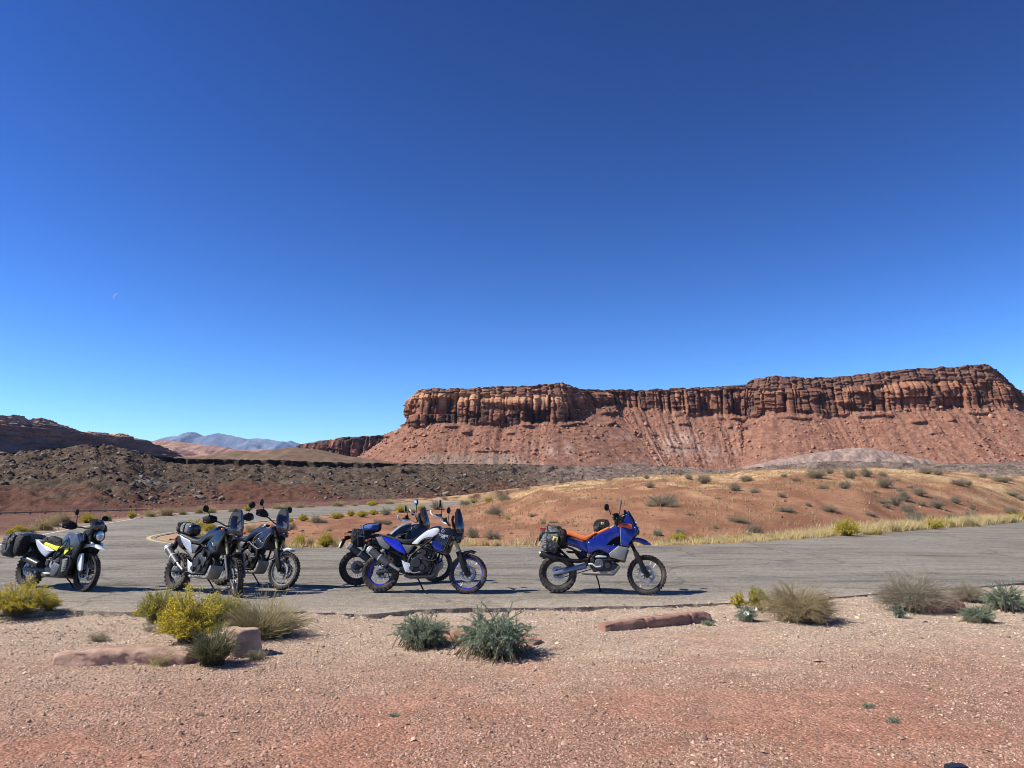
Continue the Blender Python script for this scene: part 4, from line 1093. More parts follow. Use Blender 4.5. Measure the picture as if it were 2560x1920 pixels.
# ---- shrubs of the middle distance, one object each, meshes shared
VAR = {}
def variant(kind, k, q=0.28):
    if (kind, k) not in VAR:
        asp = {'strawgrass': 0.95, 'yellow': 1.2, 'yellowgreen': 1.1, 'greytwig': 0.85, 'browntwig': 0.9, 'sage': 1.0, 'darkgreen': 0.9}[kind]
        VAR[(kind, k)] = merged_plant(700 + 13 * k + len(kind) * 101, asp, 1.0, kind, 0.6 if kind == 'yellow' else 0.45 if kind in ('strawgrass', 'greytwig') else q)
    return VAR[(kind, k)]
ORD = ['first', 'second', 'third', 'fourth', 'fifth', 'sixth', 'seventh', 'eighth', 'ninth', 'tenth', 'eleventh', 'twelfth', 'thirteenth', 'fourteenth', 'fifteenth', 'sixteenth', 'seventeenth', 'eighteenth', 'nineteenth',
       'twentieth', 'twenty-first', 'twenty-second', 'twenty-third', 'twenty-fourth', 'twenty-fifth', 'twenty-sixth', 'twenty-seventh', 'twenty-eighth', 'twenty-ninth', 'thirtieth']
mid = []   # (px, py, w, h, kind, row)
def reg(x0, y0, sc, lst, kind, row=None):
    for (zx, zy, zw, zh) in lst: mid.append((x0 + zx * sc, y0 + zy * sc, zw * sc, zh * sc, kind, row))
S1 = 960 / 2212.0
reg(1600, 1150, S1, [(305, 78, 80, 30), (232, 88, 45, 18), (38, 110, 40, 25), (280, 112, 50, 28), (370, 136, 95, 50), (55, 160, 70, 28), (612, 126, 90, 38), (545, 176, 80, 42), (660, 190, 85, 24), (830, 100, 50, 20), (900, 122, 90, 22),
     (1015, 106, 130, 55), (1090, 78, 60, 28), (1210, 106, 80, 50), (1305, 98, 80, 50), (1400, 96, 70, 25), (1060, 168, 75, 25), (1180, 168, 75, 45), (1410, 162, 110, 62), (1485, 122, 40, 12), (1360, 195, 60, 18), (1495, 182, 60, 22), (1560, 162, 75, 15),
     (1610, 206, 95, 45), (1655, 80, 100, 36), (1720, 88, 60, 30), (1830, 146, 100, 36), (1890, 146, 60, 28), (1975, 102, 60, 25), (2090, 130, 120, 36), (2195, 236, 40, 22), (2145, 208, 90, 22), (1815, 250, 70, 36), (1525, 240, 90, 52), (1475, 262, 90, 55),
     (1400, 252, 100, 25), (1420, 277, 60, 25), (1540, 300, 110, 40), (1620, 262, 80, 25), (1710, 279, 100, 50), (1915, 286, 50, 35), (1570, 346, 100, 50), (1585, 386, 130, 62), (1800, 346, 90, 30), (1905, 332, 80, 40), (2140, 312, 110, 40),
     (1330, 322, 90, 20), (1090, 297, 130, 30), (835, 297, 130, 30), (970, 267, 45, 22), (815, 218, 65, 30), (450, 226, 50, 12), (130, 266, 190, 66), (60, 268, 70, 22), (185, 270, 90, 22), (285, 316, 65, 14), (560, 356, 140, 28), (660, 417, 100, 46)], 'greytwig')
reg(1600, 1150, S1, [(230, 427, 60, 30), (100, 437, 60, 35), (625, 440, 40, 26)], 'sage')
reg(1600, 1150, S1, [(1195, 438, 130, 78), (1690, 398, 110, 50), (1760, 388, 90, 40), (1565, 402, 60, 28), (550, 462, 70, 26), (2170, 350, 90, 40), (2090, 352, 90, 30), (220, 466, 110, 38), (330, 466, 60, 34), (1360, 428, 70, 24)], 'yellow', 'edge')
reg(1600, 1150, S1, [(430, 396, 40, 34), (1130, 372, 44, 36), (1450, 414, 100, 46), (1530, 408, 90, 36), (1900, 384, 110, 56), (1980, 372, 110, 48), (2060, 366, 80, 40), (2140, 362, 80, 40), (1310, 430, 80, 30), (750, 456, 80, 34), (860, 452, 70, 30), (960, 448, 60, 26), (450, 468, 90, 42), (130, 474, 60, 24)], 'strawgrass', 'edge')
S2 = 700 / 2212.0
reg(700, 1240, S2, [(280, 216, 100, 60), (345, 216, 80, 30), (835, 151, 100, 50), (90, 266, 90, 50), (390, 276, 60, 20), (780, 226, 90, 40), (850, 231, 80, 45), (1000, 191, 60, 35), (1240, 106, 110, 62), (935, 291, 100, 55), (1520, 332, 110, 82), (1680, 342, 160, 65),
     (1690, 152, 150, 65), (1765, 36, 130, 45), (1460, 77, 100, 45), (1300, 27, 50, 15), (2000, 166, 100, 25), (2080, 221, 70, 32), (2160, 216, 80, 25), (1830, 301, 40, 18)], 'greytwig')
reg(700, 1240, S2, [(185, 200, 80, 46), (80, 206, 60, 32), (450, 181, 130, 42), (560, 161, 70, 42), (650, 166, 120, 42), (740, 151, 80, 38), (960, 131, 120, 50), (1120, 116, 80, 36), (725, 76, 90, 26), (150, 402, 110, 86), (360, 406, 140, 96), (1620, 392, 60, 34), (1530, 56, 70, 30), (1650, 52, 80, 36), (1400, 392, 70, 30)], 'yellow', 'isl')
reg(700, 1240, S2, [(245, 398, 100, 72), (440, 392, 120, 55), (30, 402, 70, 34), (1040, 126, 80, 34), (1800, 191, 60, 45), (1500, 390, 90, 40), (1710, 392, 90, 40), (1860, 390, 90, 36), (1950, 388, 80, 30)], 'strawgrass', 'isl')
S3 = 1000 / 2212.0
reg(0, 1230, S3, [(240, 212, 150, 66), (350, 168, 100, 60), (295, 190, 90, 60), (590, 162, 70, 46), (520, 168, 60, 40), (830, 137, 80, 42), (920, 132, 100, 52), (1010, 126, 60, 30), (1100, 119, 60, 40), (1160, 117, 90, 42), (1290, 110, 70, 30), (1540, 95, 90, 30), (1590, 92, 50, 25), (1660, 87, 50, 22), (1720, 85, 60, 15), (1870, 80, 80, 32), (1960, 77, 50, 15), (2150, 68, 80, 24), (160, 226, 80, 44)], 'strawgrass', 'far')
reg(0, 1230, S3, [(100, 232, 90, 40), (480, 172, 70, 42), (730, 147, 50, 36), (1370, 105, 50, 25), (2060, 73, 60, 24), (60, 240, 60, 30)], 'yellow', 'far')
reg(0, 1230, S3, [(1080, 216, 130, 50), (1160, 225, 90, 46)], 'yellow', 'isl')
reg(0, 1230, S3, [(1100, 262, 140, 46), (1390, 222, 80, 42), (1300, 235, 90, 40)], 'strawgrass', 'isl')
KN = {'greytwig': ('grey_shrub', 'grey-green desert shrub'), 'sage': ('green_shrub', 'blue-green shrub'), 'yellow': ('rabbitbrush', 'yellow flowering bush'), 'strawgrass': ('grass_clump', 'straw-coloured grass clump')}
rows = {}
for it in mid:
    px, py, w_, h_, kd, row = it
    if kd in ('greytwig', 'sage') and row is None:
        row = 'crest' if py < 1200 and px > 1350 else 'upper' if py < 1232 else 'middle' if py < 1275 else 'lower'
    rows.setdefault((kd, row), []).append(it)
WH = {'crest': 'along the crest of the red rise', 'upper': 'on the upper part of the red rise', 'middle': 'half way up the red rise', 'lower': 'low on the red ground beyond the parking place',
      'edge': 'along the road edge below the red rise', 'isl': 'round the red island between the two roads', 'far': 'along the white-lined far edge of the road'}
rgp = np.random.default_rng(77)
for (kd, row), lst in rows.items():
    lst.sort()
    for k, (px, py, w_, h_, _, _) in enumerate(lst):
        c = hit(px, py)
        s = F_PX / c[1]
        me = variant(kd, int(rgp.integers(0, 4 if kd != 'sage' else 2)))
        asp = {'strawgrass': 0.95, 'yellow': 1.2, 'greytwig': 0.85, 'sage': 1.0}[kd]
        nm, kn = KN[kd]
        o = link(nm, me, loc=(c[0], c[1], c[2] - 0.03), label='%s %s, %s from the left' % (kn, WH[row], ORD[k]), category='shrub' if kd != 'strawgrass' else 'grass', group='%ss %s' % (kn, WH[row]))
        rx = w_ / s / 2 * 1.12; hz = h_ / s / asp * 1.45
        o.scale = (rx, rx * rgp.uniform(0.85, 1.15), hz); o.rotation_euler = (0, 0, rgp.uniform(0, 6.28))
# pale stones on the far shoulder
S4 = 420 / 2212.0
sh = [(560, 332, 80, 25), (500, 347, 60, 25), (740, 284, 100, 36), (980, 278, 60, 30), (1040, 272, 50, 25), (1140, 268, 70, 25), (1520, 268, 40, 25), (1560, 292, 40, 25), (1830, 248, 60, 25), (1860, 288, 60, 20), (420, 397, 60, 20), (1640, 253, 40, 20), (1480, 262, 60, 22), (690, 296, 60, 20)]
shm = []
for k in range(4):
    V, Fc = stone_mesh(900 + k, 2, (1, 0.8, 0.75)); c = [(0.40, 0.24, 0.18), (0.30, 0.15, 0.11), (0.45, 0.30, 0.235), (0.22, 0.11, 0.085)][k]
    me = np_mesh('shoulder_rock', V, Fc, np.tile(c, (len(V), 1))); me.materials.append(M_stone); shm.append(me)
for k, (zx, zy, zw, zh) in enumerate(sorted(sh)):
    c = hit(zx * S4, 1240 + zy * S4); s = F_PX / c[1]
    o = link('shoulder_rock', shm[k % 4], loc=(c[0], c[1], c[2]), label='pale red rock on the shoulder beyond the white line, %s from the left' % ORD[k], category='rock', group='rocks on the far road shoulder')
    r = zw * S4 / s / 2; o.scale = (r, r * 0.8, zh * S4 / s * 0.9); o.rotation_euler = (0, 0, k * 1.3)

# ---- guard rail far left, below the dark ridge
def guard_rail():
    e = link('guard_rail', None, label='long low guard rail far off at the foot of the dark ridge', category='guard rail')
    pts = [atd(px, py, 112) for px, py in ((-260, 1287), (0, 1282), (150, 1278), (300, 1275), (420, 1273))]
    pts = np.array(pts); e.location = [float(v) for v in (pts[1][0], pts[1][1], gz(pts[1][0], pts[1][1]))]
    o0 = np.array(e.location)
    q = []
    for i in range(len(pts) - 1):
        n = int(np.linalg.norm(pts[i + 1] - pts[i]) / 1.9)
        for j in range(n): q.append(pts[i] + (pts[i + 1] - pts[i]) * j / n)
    q = np.array(q)
    V = []; 
    for z0, y0 in ((0.11, 0), (0.05, -0.05), (0.0, 0), (-0.05, -0.05), (-0.11, 0)): V.append(np.c_[q[:, 0], q[:, 1] + y0, q[:, 2] + z0])
    V = np.array(V) - o0
    link('rail', np_mesh('rail', V.reshape(-1, 3), grid_faces(5, len(q))), M_rail, parent=e)
    pm = box_np((-0.09, -0.03, -1.1), (0.09, 0.12, 0.22))
    for p in q[::1][:60]: link('rail_post', pm, M_railp, parent=e, loc=p + [0, 0.06, 0] - o0)
def box_np(a, b):
    me = bpy.data.meshes.new('rail_post')
    v = [(x, y, z) for z in (a[2], b[2]) for y in (a[1], b[1]) for x in (a[0], b[0])]
    me.from_pydata(v, [], [(0, 2, 3, 1), (4, 5, 7, 6), (0, 1, 5, 4), (2, 6, 7, 3), (0, 4, 6, 2), (1, 3, 7, 5)]); me.update(); return me
M_rail = plain('weathered_rail', (0.15, 0.105, 0.088), 0.8); M_railp = plain('weathered_wood_post', (0.13, 0.10, 0.08), 0.9)
guard_rail()

# ---- what nobody could count: dry grass at the road edge and on the rise, gravel in front
def grass_mesh(name, pts, hs, blades, rg, a, b, wid=0.012):
    n = len(pts) * blades
    P = np.repeat(pts, blades, 0); H = np.repeat(hs, blades) * rg.uniform(0.4, 1.1, n)
    P = P + np.c_[rg.normal(0, 0.3, (n, 2)) * H[:, None], np.zeros(n)]
    d = np.c_[rg.normal(0.08, 0.38, n), rg.normal(0, 0.38, n), np.ones(n)] * H[:, None]
    s = np.c_[rg.normal(size=(n, 2)), np.zeros(n)]; s /= np.linalg.norm(s, axis=1)[:, None]
    wd = (wid * (0.6 + H))[:, None]
    V = np.stack([P - s * wd, P + s * wd, P + d], 1).reshape(-1, 3)
    C = np.repeat(cjit(rg, n, a, b), 3, 0)
    return np_mesh(name, V, np.arange(3 * n).reshape(-1, 3), C)
rg = np.random.default_rng(21)
fe = refine(smooth_line(far_edge[2:13]), 0.05, False)
i = rg.integers(0, len(fe), 1500); off = np.abs(rg.normal(0.3, 0.5, len(i))) + 0.08
pp = fe[i] + np.c_[-0.15 * off + rg.normal(0, .1, len(i)), off]
dn = sstep(-0.25, 0.15, perlin2(pp[:, 0] / 2.5, 0 * pp[:, 0])); keep = rg.uniform(0, 1, len(i)) < 0.25 + 0.75 * dn
pp = pp[keep]
i = rg.integers(0, len(fe), 2600); fr = fe[i]; sel = fr[:, 0] > 6.5; fr = fr[sel]; off = np.abs(rg.normal(0.5, 0.7, len(fr))) + 0.1
pp = np.concatenate([pp, fr + np.c_[-0.45 * off, 0.75 * off]])
pts = np.c_[pp, ground_h(pp[:, 0], pp[:, 1])]
link('verge_grass', grass_mesh('verge_grass', pts, rg.uniform(0.08, 0.34, len(pts)) * (1 - 0.25 * (pts[:, 0] > 5.0) + 0.9 * sstep(9, 16, pts[:, 0])), 14, rg, (0.52, 0.42, 0.20), (0.70, 0.58, 0.31)), M_leaf, kind='stuff', label='dry straw-coloured grass along the far edge of the parking place', category='grass')
n = 15000
D = rg.uniform(26, 95, n); px = rg.uniform(1150, 2620, n); x = (px - 1280) / F_PX * D
cdv = np.interp(px, _cr_px, _cr_D)
w_ = sstep(0.25, 1.0, D / cdv + 0.4 * fbm2(x / 8, D / 12, 3)); keep = (rg.uniform(0, 1, n) < 0.10 + 0.9 * w_) & (road_sd(x, D) > 0.5) & (D < cdv + 4)
x = x[keep]; D = D[keep]
pts = np.c_[x, D, ground_h(x, D)]
link('rise_grass', grass_mesh('rise_grass', pts, rg.uniform(0.06, 0.26, len(pts)), 6, rg, (0.36, 0.25, 0.13), (0.52, 0.38, 0.21), 0.02), M_leaf, kind='stuff', label='sparse dry grass over the red rise', category='grass')
# small pebbles and clods on the rise
n = 3600
D = rg.uniform(26, 80, n); px = rg.uniform(380, 2620, n); x = (px - 1280) / F_PX * D
keep = road_sd(x, D) > 0.6; x = x[keep]; D = D[keep]
pts = np.c_[x, D, ground_h(x, D)]
link('soil_clods', scatter_mesh('soil_clods', pts, np.clip(np.exp(rg.normal(-3.3, 0.5, len(pts))), 0.015, 0.14), cjit(rg, len(pts), (0.22, 0.095, 0.06), (0.40, 0.21, 0.135)), seed=14), M_stone, kind='stuff', label='clods and pebbles on the red ground', category='pebbles')
# gravel
n = 112000
u = rg.uniform(0, 1, n)
D = 4.4 * (14.2 / 4.4) ** (u ** 0.85); px = np.where(rg.uniform(0, 1, n) < 0.80, rg.uniform(-60, 2620, n), rg.uniform(-800, 3360, n)); x = (px - 1280) / F_PX * D
bare = sstep(0.0, 0.30, fbm2(x / 1.6, D / 1.1, 4) * 0.6 + fbm2(x / 4 + 7, D / 2.5, 3) * 0.7 + 0.035 * x - 0.05 * (D - 7.5))
rsd = road_sd(x, D)
keep = (rg.uniform(0, 1, n) > 0.86 * bare) & ((rsd > 0.0) | (rg.uniform(0, 1, n) < 0.75 * np.exp(rsd / 0.28)))
x = x[keep]; D = D[keep]
sz = np.clip(np.exp(rg.normal(-4.98, 0.46, len(x))), 0.0035, 0.045) * (0.72 + 0.045 * D)
pts = np.c_[x, D, np.where(road_sd(x, D) < 0, 0.0, ground_h(x, D)) + sz * 0.25]
rw = 1 - sstep(6.3, 9.6, D + 1.6 * fbm2(x / 4 + 7, D / 2.5, 3) - 0.10 * x + rg.normal(0, 0.5, len(x)))
cA = cjit(rg, len(x), (0.37, 0.272, 0.200), (0.56, 0.435, 0.330), 0.15); cB = cjit(rg, len(x), (0.29, 0.168, 0.122), (0.50, 0.340, 0.260), 0.16)
cc = cA * (1 - rw)[:, None] + cB * rw[:, None]
k = rg.uniform(0, 1, len(x)); cc = np.where((k < 0.10)[:, None], cc * 0.55, cc); cc = np.where((k > 0.93)[:, None], np.clip(cc * 1.25, 0, 0.8), cc)
link('gravel', scatter_mesh('gravel', pts, sz, cc, nvar=14, seed=33, flat=0.55, pebbles=True), M_stone, kind='stuff', label='pinkish gravel covering the foreground', category='gravel')

# ---- a black case at the lower edge of the picture, mostly outside it
cs = hit(2386, 1926)
def case_mesh():
    bm = bmesh.new(); bmesh.ops.create_cube(bm, size=1.0, matrix=Matrix.Diagonal((0.125, 0.09, 0.045, 1)))
    bmesh.ops.bevel(bm, geom=bm.edges[:], offset=0.008, segments=3, affect='EDGES')
    me = bpy.data.meshes.new('case'); bm.to_mesh(me); bm.free(); return me
e = link('black_case', None, loc=(cs[0], cs[1] - 0.03, cs[2]), label='corner of a small black case on the gravel at the bottom edge', category='case')
e.rotation_euler = (0, 0, 0.12)
a = link('case_body', case_mesh(), plain('case_black', (0.012, 0.013, 0.016), 0.4), parent=e, loc=(0, 0, 0.02))
b_ = link('case_clasp', box_np((-0.045, 0.035, 0.036), (-0.037, 0.046, 0.047)), plain('case_clasp', (0.7, 0.7, 0.68), 0.3, metal=0.6), parent=e)

# ================================================================== MOTORCYCLES
BM = {}
def bmat(n, *a, **k):
    BM[n] = plain(n, *a, **k); return BM[n]
bmat('black_plastic', (0.009, 0.0095, 0.0105), 0.48, spec=0.16, dust=0.02)
bmat('gloss_black', (0.010, 0.011, 0.014), 0.16, coat=0.3, dust=0.05)
bmat('dark_blue_black', (0.014, 0.019, 0.032), 0.22, coat=0.3, dust=0.05)
bmat('tyre_rubber', (0.030, 0.029, 0.028), 0.85, spec=0.3, dust=0.45)
bmat('seat_vinyl', (0.022, 0.022, 0.023), 0.55, dust=0.05)
bmat('orange_vinyl', (0.80, 0.20, 0.045), 0.5, dust=0.08)
bmat('dark_metal', (0.035, 0.035, 0.037), 0.38, metal=0.35, dust=0.05)
bmat('engine_metal', (0.028, 0.028, 0.030), 0.42, metal=0.35, dust=0.05)
bmat('grey_cover', (0.10, 0.105, 0.112), 0.45, metal=0.4, dust=0.05)
bmat('aluminium', (0.34, 0.34, 0.345), 0.38, metal=0.45)
bmat('bright_silver', (0.66, 0.66, 0.66), 0.33, metal=0.3)
bmat('skid_alloy', (0.36, 0.34, 0.32), 0.5, metal=0.5, dust=0.4)
bmat('dark_skid', (0.10, 0.093, 0.088), 0.55, metal=0.4, dust=0.5)
bmat('gold_tube', (0.60, 0.52, 0.22), 0.25, metal=0.2)
bmat('white_paint', (0.80, 0.82, 0.84), 0.22, coat=0.3)
bmat('silver_paint', (0.46, 0.48, 0.52), 0.28, metal=0.4, coat=0.3)
bmat('slate_grey_paint', (0.045, 0.056, 0.075), 0.34, coat=0.15)
bmat('pale_grey_panel', (0.42, 0.46, 0.56), 0.35)
bmat('blue_paint', (0.004, 0.013, 0.21), 0.20, coat=0.4, dust=0.07)
bmat('race_blue', (0.010, 0.020, 0.55), 0.22, coat=0.3)
bmat('orange_paint', (0.85, 0.12, 0.02), 0.3)
bmat('yellow_paint', (0.72, 0.76, 0.01), 0.35)
bmat('amber_lens', (0.75, 0.22, 0.02), 0.2)
bmat('red_lens', (0.42, 0.015, 0.02), 0.2)
bmat('grey_guard', (0.14, 0.15, 0.155), 0.55, dust=0.12)
bmat('blue_steel', (0.20, 0.235, 0.31), 0.3, metal=0.5)
bmat('mirror_glass', (0.85, 0.9, 0.95), 0.03, metal=1.0)
bmat('lamp_glass', (0.75, 0.78, 0.8), 0.12, metal=0.6)
bmat('bag_black', (0.012, 0.0125, 0.0135), 0.55, spec=0.3, dust=0.02)
bmat('bag_grey', (0.15, 0.16, 0.17), 0.36, dust=0.10)
bmat('bag_charcoal', (0.036, 0.038, 0.040), 0.42, dust=0.05)
bmat('bag_blue', (0.035, 0.10, 0.36), 0.5, dust=0.05)
bmat('patch_yellow', (0.62, 0.62, 0.10), 0.6)
bmat('number_plate', (0.60, 0.60, 0.58), 0.5)
for _n in ('bag_black', 'bag_grey', 'bag_charcoal', 'bag_blue'):
    _m = BM[_n]; _nt = _m.node_tree; _b = _nt.nodes['Principled BSDF']
    bump(_nt, noise(_nt, obj_co(_nt), 16.0, 5, 0.6, dist=1.2), _b, 0.9, 0.05)
def screen_mat(name, tint, a):
    m, nt, b = new_mat(name); nt.nodes.remove(b); out = nt.nodes['Material Output']
    t = N(nt, 'ShaderNodeBsdfTransparent'); t.inputs[0].default_value = (*tint, 1)
    g = N(nt, 'ShaderNodeBsdfGlossy'); g.inputs['Roughness'].default_value = 0.08
    d = N(nt, 'ShaderNodeBsdfDiffuse'); d.inputs[0].default_value = (0.30, 0.31, 0.33, 1)
    m1 = N(nt, 'ShaderNodeMixShader'); m1.inputs[0].default_value = 0.35; L(nt, g.outputs[0], m1.inputs[1]); L(nt, d.outputs[0], m1.inputs[2])
    fr = N(nt, 'ShaderNodeFresnel'); fr.inputs[0].default_value = 1.45
    ad = N(nt, 'ShaderNodeMath', operation='ADD'); L(nt, fr.outputs[0], ad.inputs[0]); ad.inputs[1].default_value = a; ad.use_clamp = True
    mx = N(nt, 'ShaderNodeMixShader'); L(nt, ad.outputs[0], mx.inputs[0]); L(nt, t.outputs[0], mx.inputs[1]); L(nt, m1.outputs[0], mx.inputs[2])
    L(nt, mx.outputs[0], out.inputs['Surface']); return m
BM['smoke_screen'] = screen_mat('smoke_screen', (0.30, 0.33, 0.40), 0.10)
BM['clear_screen'] = screen_mat('clear_screen', (0.55, 0.58, 0.62), 0.10)
BM['blue_screen'] = screen_mat('blue_screen', (0.02, 0.03, 0.45), 0.15)

def sharp(me, ang=35):
    for p in me.polygons: p.use_smooth = True
    try: me.set_sharp_from_angle(angle=R(ang))
    except Exception: pass
    return me
def m_slab(pts, w, bev=0.012, y0=0.0, taper=None):
    """solid with the side outline pts (x, z), half width w about y0, rounded long edges"""
    pts = np.array(pts, float)
    if np.sum(pts[:, 0] * np.roll(pts[:, 1], -1) - np.roll(pts[:, 0], -1) * pts[:, 1]) < 0: pts = pts[::-1]
    n = len(pts)
    e1 = pts - np.roll(pts, 1, 0); e2 = np.roll(pts, -1, 0) - pts
    e1 /= np.linalg.norm(e1, axis=1)[:, None] + 1e-9; e2 /= np.linalg.norm(e2, axis=1)[:, None] + 1e-9
    nn = np.stack([-(e1 + e2)[:, 1], (e1 + e2)[:, 0]], 1); nn /= np.linalg.norm(nn, axis=1)[:, None] + 1e-9
    b = min(bev, w * 0.9)
    rings = [(-w, bev), (-w + 0.3 * b, 0.3 * bev), (-w + b, 0), (0, 0), (w - b, 0), (w - 0.3 * b, 0.3 * bev), (w, bev)]
    V, F = [], []
    for yy, ins in rings:
        p = pts + nn * ins
        for q in p:
            s = 1.0 if taper is None else taper(q[0], q[1])
            V.append((q[0], y0 + yy * s, q[1]))
    k = len(rings)
    for r in range(k - 1):
        for i in range(n):
            j = (i + 1) % n
            F.append((r * n + i, r * n + j, (r + 1) * n + j, (r + 1) * n + i))
    F.append(tuple(range(n))[::-1]); F.append(tuple((k - 1) * n + i for i in range(n)))
    me = bpy.data.meshes.new('slab'); me.from_pydata(V, [], F); me.update()
    bm = bmesh.new(); bm.from_mesh(me); bmesh.ops.triangulate(bm, faces=[f for f in bm.faces if len(f.verts) > 4]); bmesh.ops.recalc_face_normals(bm, faces=bm.faces[:]); bm.to_mesh(me); bm.free()
    return sharp(me)
def m_tube(pts, r, seg=8, r2=None):
    pts = np.array(pts, float); n = len(pts)
    if n > 2:
        q = [pts[0]]
        for i in range(1, n - 1):
            q.append(pts[i] * 0.75 + pts[i - 1] * 0.25); q.append(pts[i] * 0.94 + 0.03 * (pts[i - 1] + pts[i + 1])); q.append(pts[i] * 0.75 + pts[i + 1] * 0.25)
        q.append(pts[-1]); pts = np.array(q); n = len(pts)
    T = np.gradient(pts, axis=0); T /= np.linalg.norm(T, axis=1)[:, None] + 1e-9
    a = np.cross(T[0], [0.12, 0.35, 0.9]); a /= np.linalg.norm(a) + 1e-9
    rr = np.linspace(r, r if r2 is None else r2, n)
    V = []
    for i in range(n):
        a = a - T[i] * (a @ T[i]); a /= np.linalg.norm(a) + 1e-9; b = np.cross(T[i], a)
        for k in range(seg):
            t = 2 * math.pi * k / seg; V.append(pts[i] + rr[i] * (a * math.cos(t) + b * math.sin(t)))
    F = []
    for i in range(n - 1):
        for k in range(seg): F.append((i * seg + k, i * seg + (k + 1) % seg, (i + 1) * seg + (k + 1) % seg, (i + 1) * seg + k))
    F.append(tuple(range(seg))[::-1]); F.append(tuple((n - 1) * seg + k for k in range(seg)))
    me = bpy.data.meshes.new('tube'); me.from_pydata([tuple(v) for v in V], [], F); me.update(); return sharp(me, 50)
def m_lathe(prof, seg=40, c=(0, 0, 0), closed=False):
    """turn (radius, y) about the y axis"""
    V, F = [], []; n = len(prof)
    for s in range(seg):
        a = 2 * math.pi * s / seg
        for r, y in prof: V.append((c[0] + r * math.cos(a), c[1] + y, c[2] + r * math.sin(a)))
    for s in range(seg):
        t = (s + 1) % seg
        for i in range(n if closed else n - 1):
            j = (i + 1) % n; F.append((s * n + i, t * n + i, t * n + j, s * n + j))
    me = bpy.data.meshes.new('lathe'); me.from_pydata(V, [], F); me.update()
    bm = bmesh.new(); bm.from_mesh(me); bmesh.ops.recalc_face_normals(bm, faces=bm.faces[:]); bm.to_mesh(me); bm.free()
    return sharp(me, 40)
def m_ell(c, s, rot=(0, 0, 0), u=16, v=10, ex=1.0, lump=0.0, seed=0):
    E = Euler(rot).to_matrix(); V, F = [], []
    sg = lambda x, e: math.copysign(abs(x) ** e, x)
    for i in range(v + 1):
        th = math.pi * i / v
        for j in range(u):
            ph = 2 * math.pi * j / u
            p = np.array([sg(math.sin(th), ex) * sg(math.cos(ph), ex) * s[0], sg(math.sin(th), ex) * sg(math.sin(ph), ex) * s[1], sg(math.cos(th), ex) * s[2]])
            if lump:
                p = p * (1 + lump * float(fbm2(np.array([p[0] * 9 + seed * 3.1 + p[1] * 4]), np.array([p[2] * 9 + p[1] * 5 - seed]), 3)[0]))
            V.append(tuple(Vector(c) + E @ Vector(p)))
    for i in range(v):
        for j in range(u): F.append((i * u + j, i * u + (j + 1) % u, (i + 1) * u + (j + 1) % u, (i + 1) * u + j))
    me = bpy.data.meshes.new('form'); me.from_pydata(V, [], F); me.update()
    bm = bmesh.new(); bm.from_mesh(me); bmesh.ops.remove_doubles(bm, verts=bm.verts[:], dist=1e-5); bmesh.ops.recalc_face_normals(bm, faces=bm.faces[:]); bm.to_mesh(me); bm.free()
    return sharp(me, 60)
def m_screen(fr, wrap, hw, nu=10):
    """curved sheet: fr = centre line [(x, z)...] bottom to top, wrap and half width per row"""
    V, F = [], []; n = len(fr)
    for (x, z), wr, h in zip(fr, wrap, hw):
        for k in range(nu + 1):
            u = -1 + 2 * k / nu
            V.append((x - wr * abs(u) ** 2.0, h * u, z + 0.25 * wr * abs(u) ** 2 * (0)))
    for i in range(n - 1):
        for k in range(nu): F.append((i * (nu + 1) + k, i * (nu + 1) + k + 1, (i + 1) * (nu + 1) + k + 1, (i + 1) * (nu + 1) + k))
    me = bpy.data.meshes.new('screen'); me.from_pydata(V, [], F); me.update()
    bm = bmesh.new(); bm.from_mesh(me); g = bmesh.ops.solidify(bm, geom=bm.faces[:], thickness=0.004); bm.to_mesh(me); bm.free()
    return sharp(me, 60)
def m_text(s, size, depth=0.002):
    cu = bpy.data.curves.new('lettering', 'FONT'); cu.body = s; cu.size = size; cu.extrude = depth; cu.align_x = 'CENTER'; cu.align_y = 'CENTER'
    o = bpy.data.objects.new('tmp', cu); COL.objects.link(o)
    bpy.context.view_layer.update()
    me = bpy.data.meshes.new_from_object(o); bpy.data.objects.remove(o); bpy.data.curves.remove(cu); return me

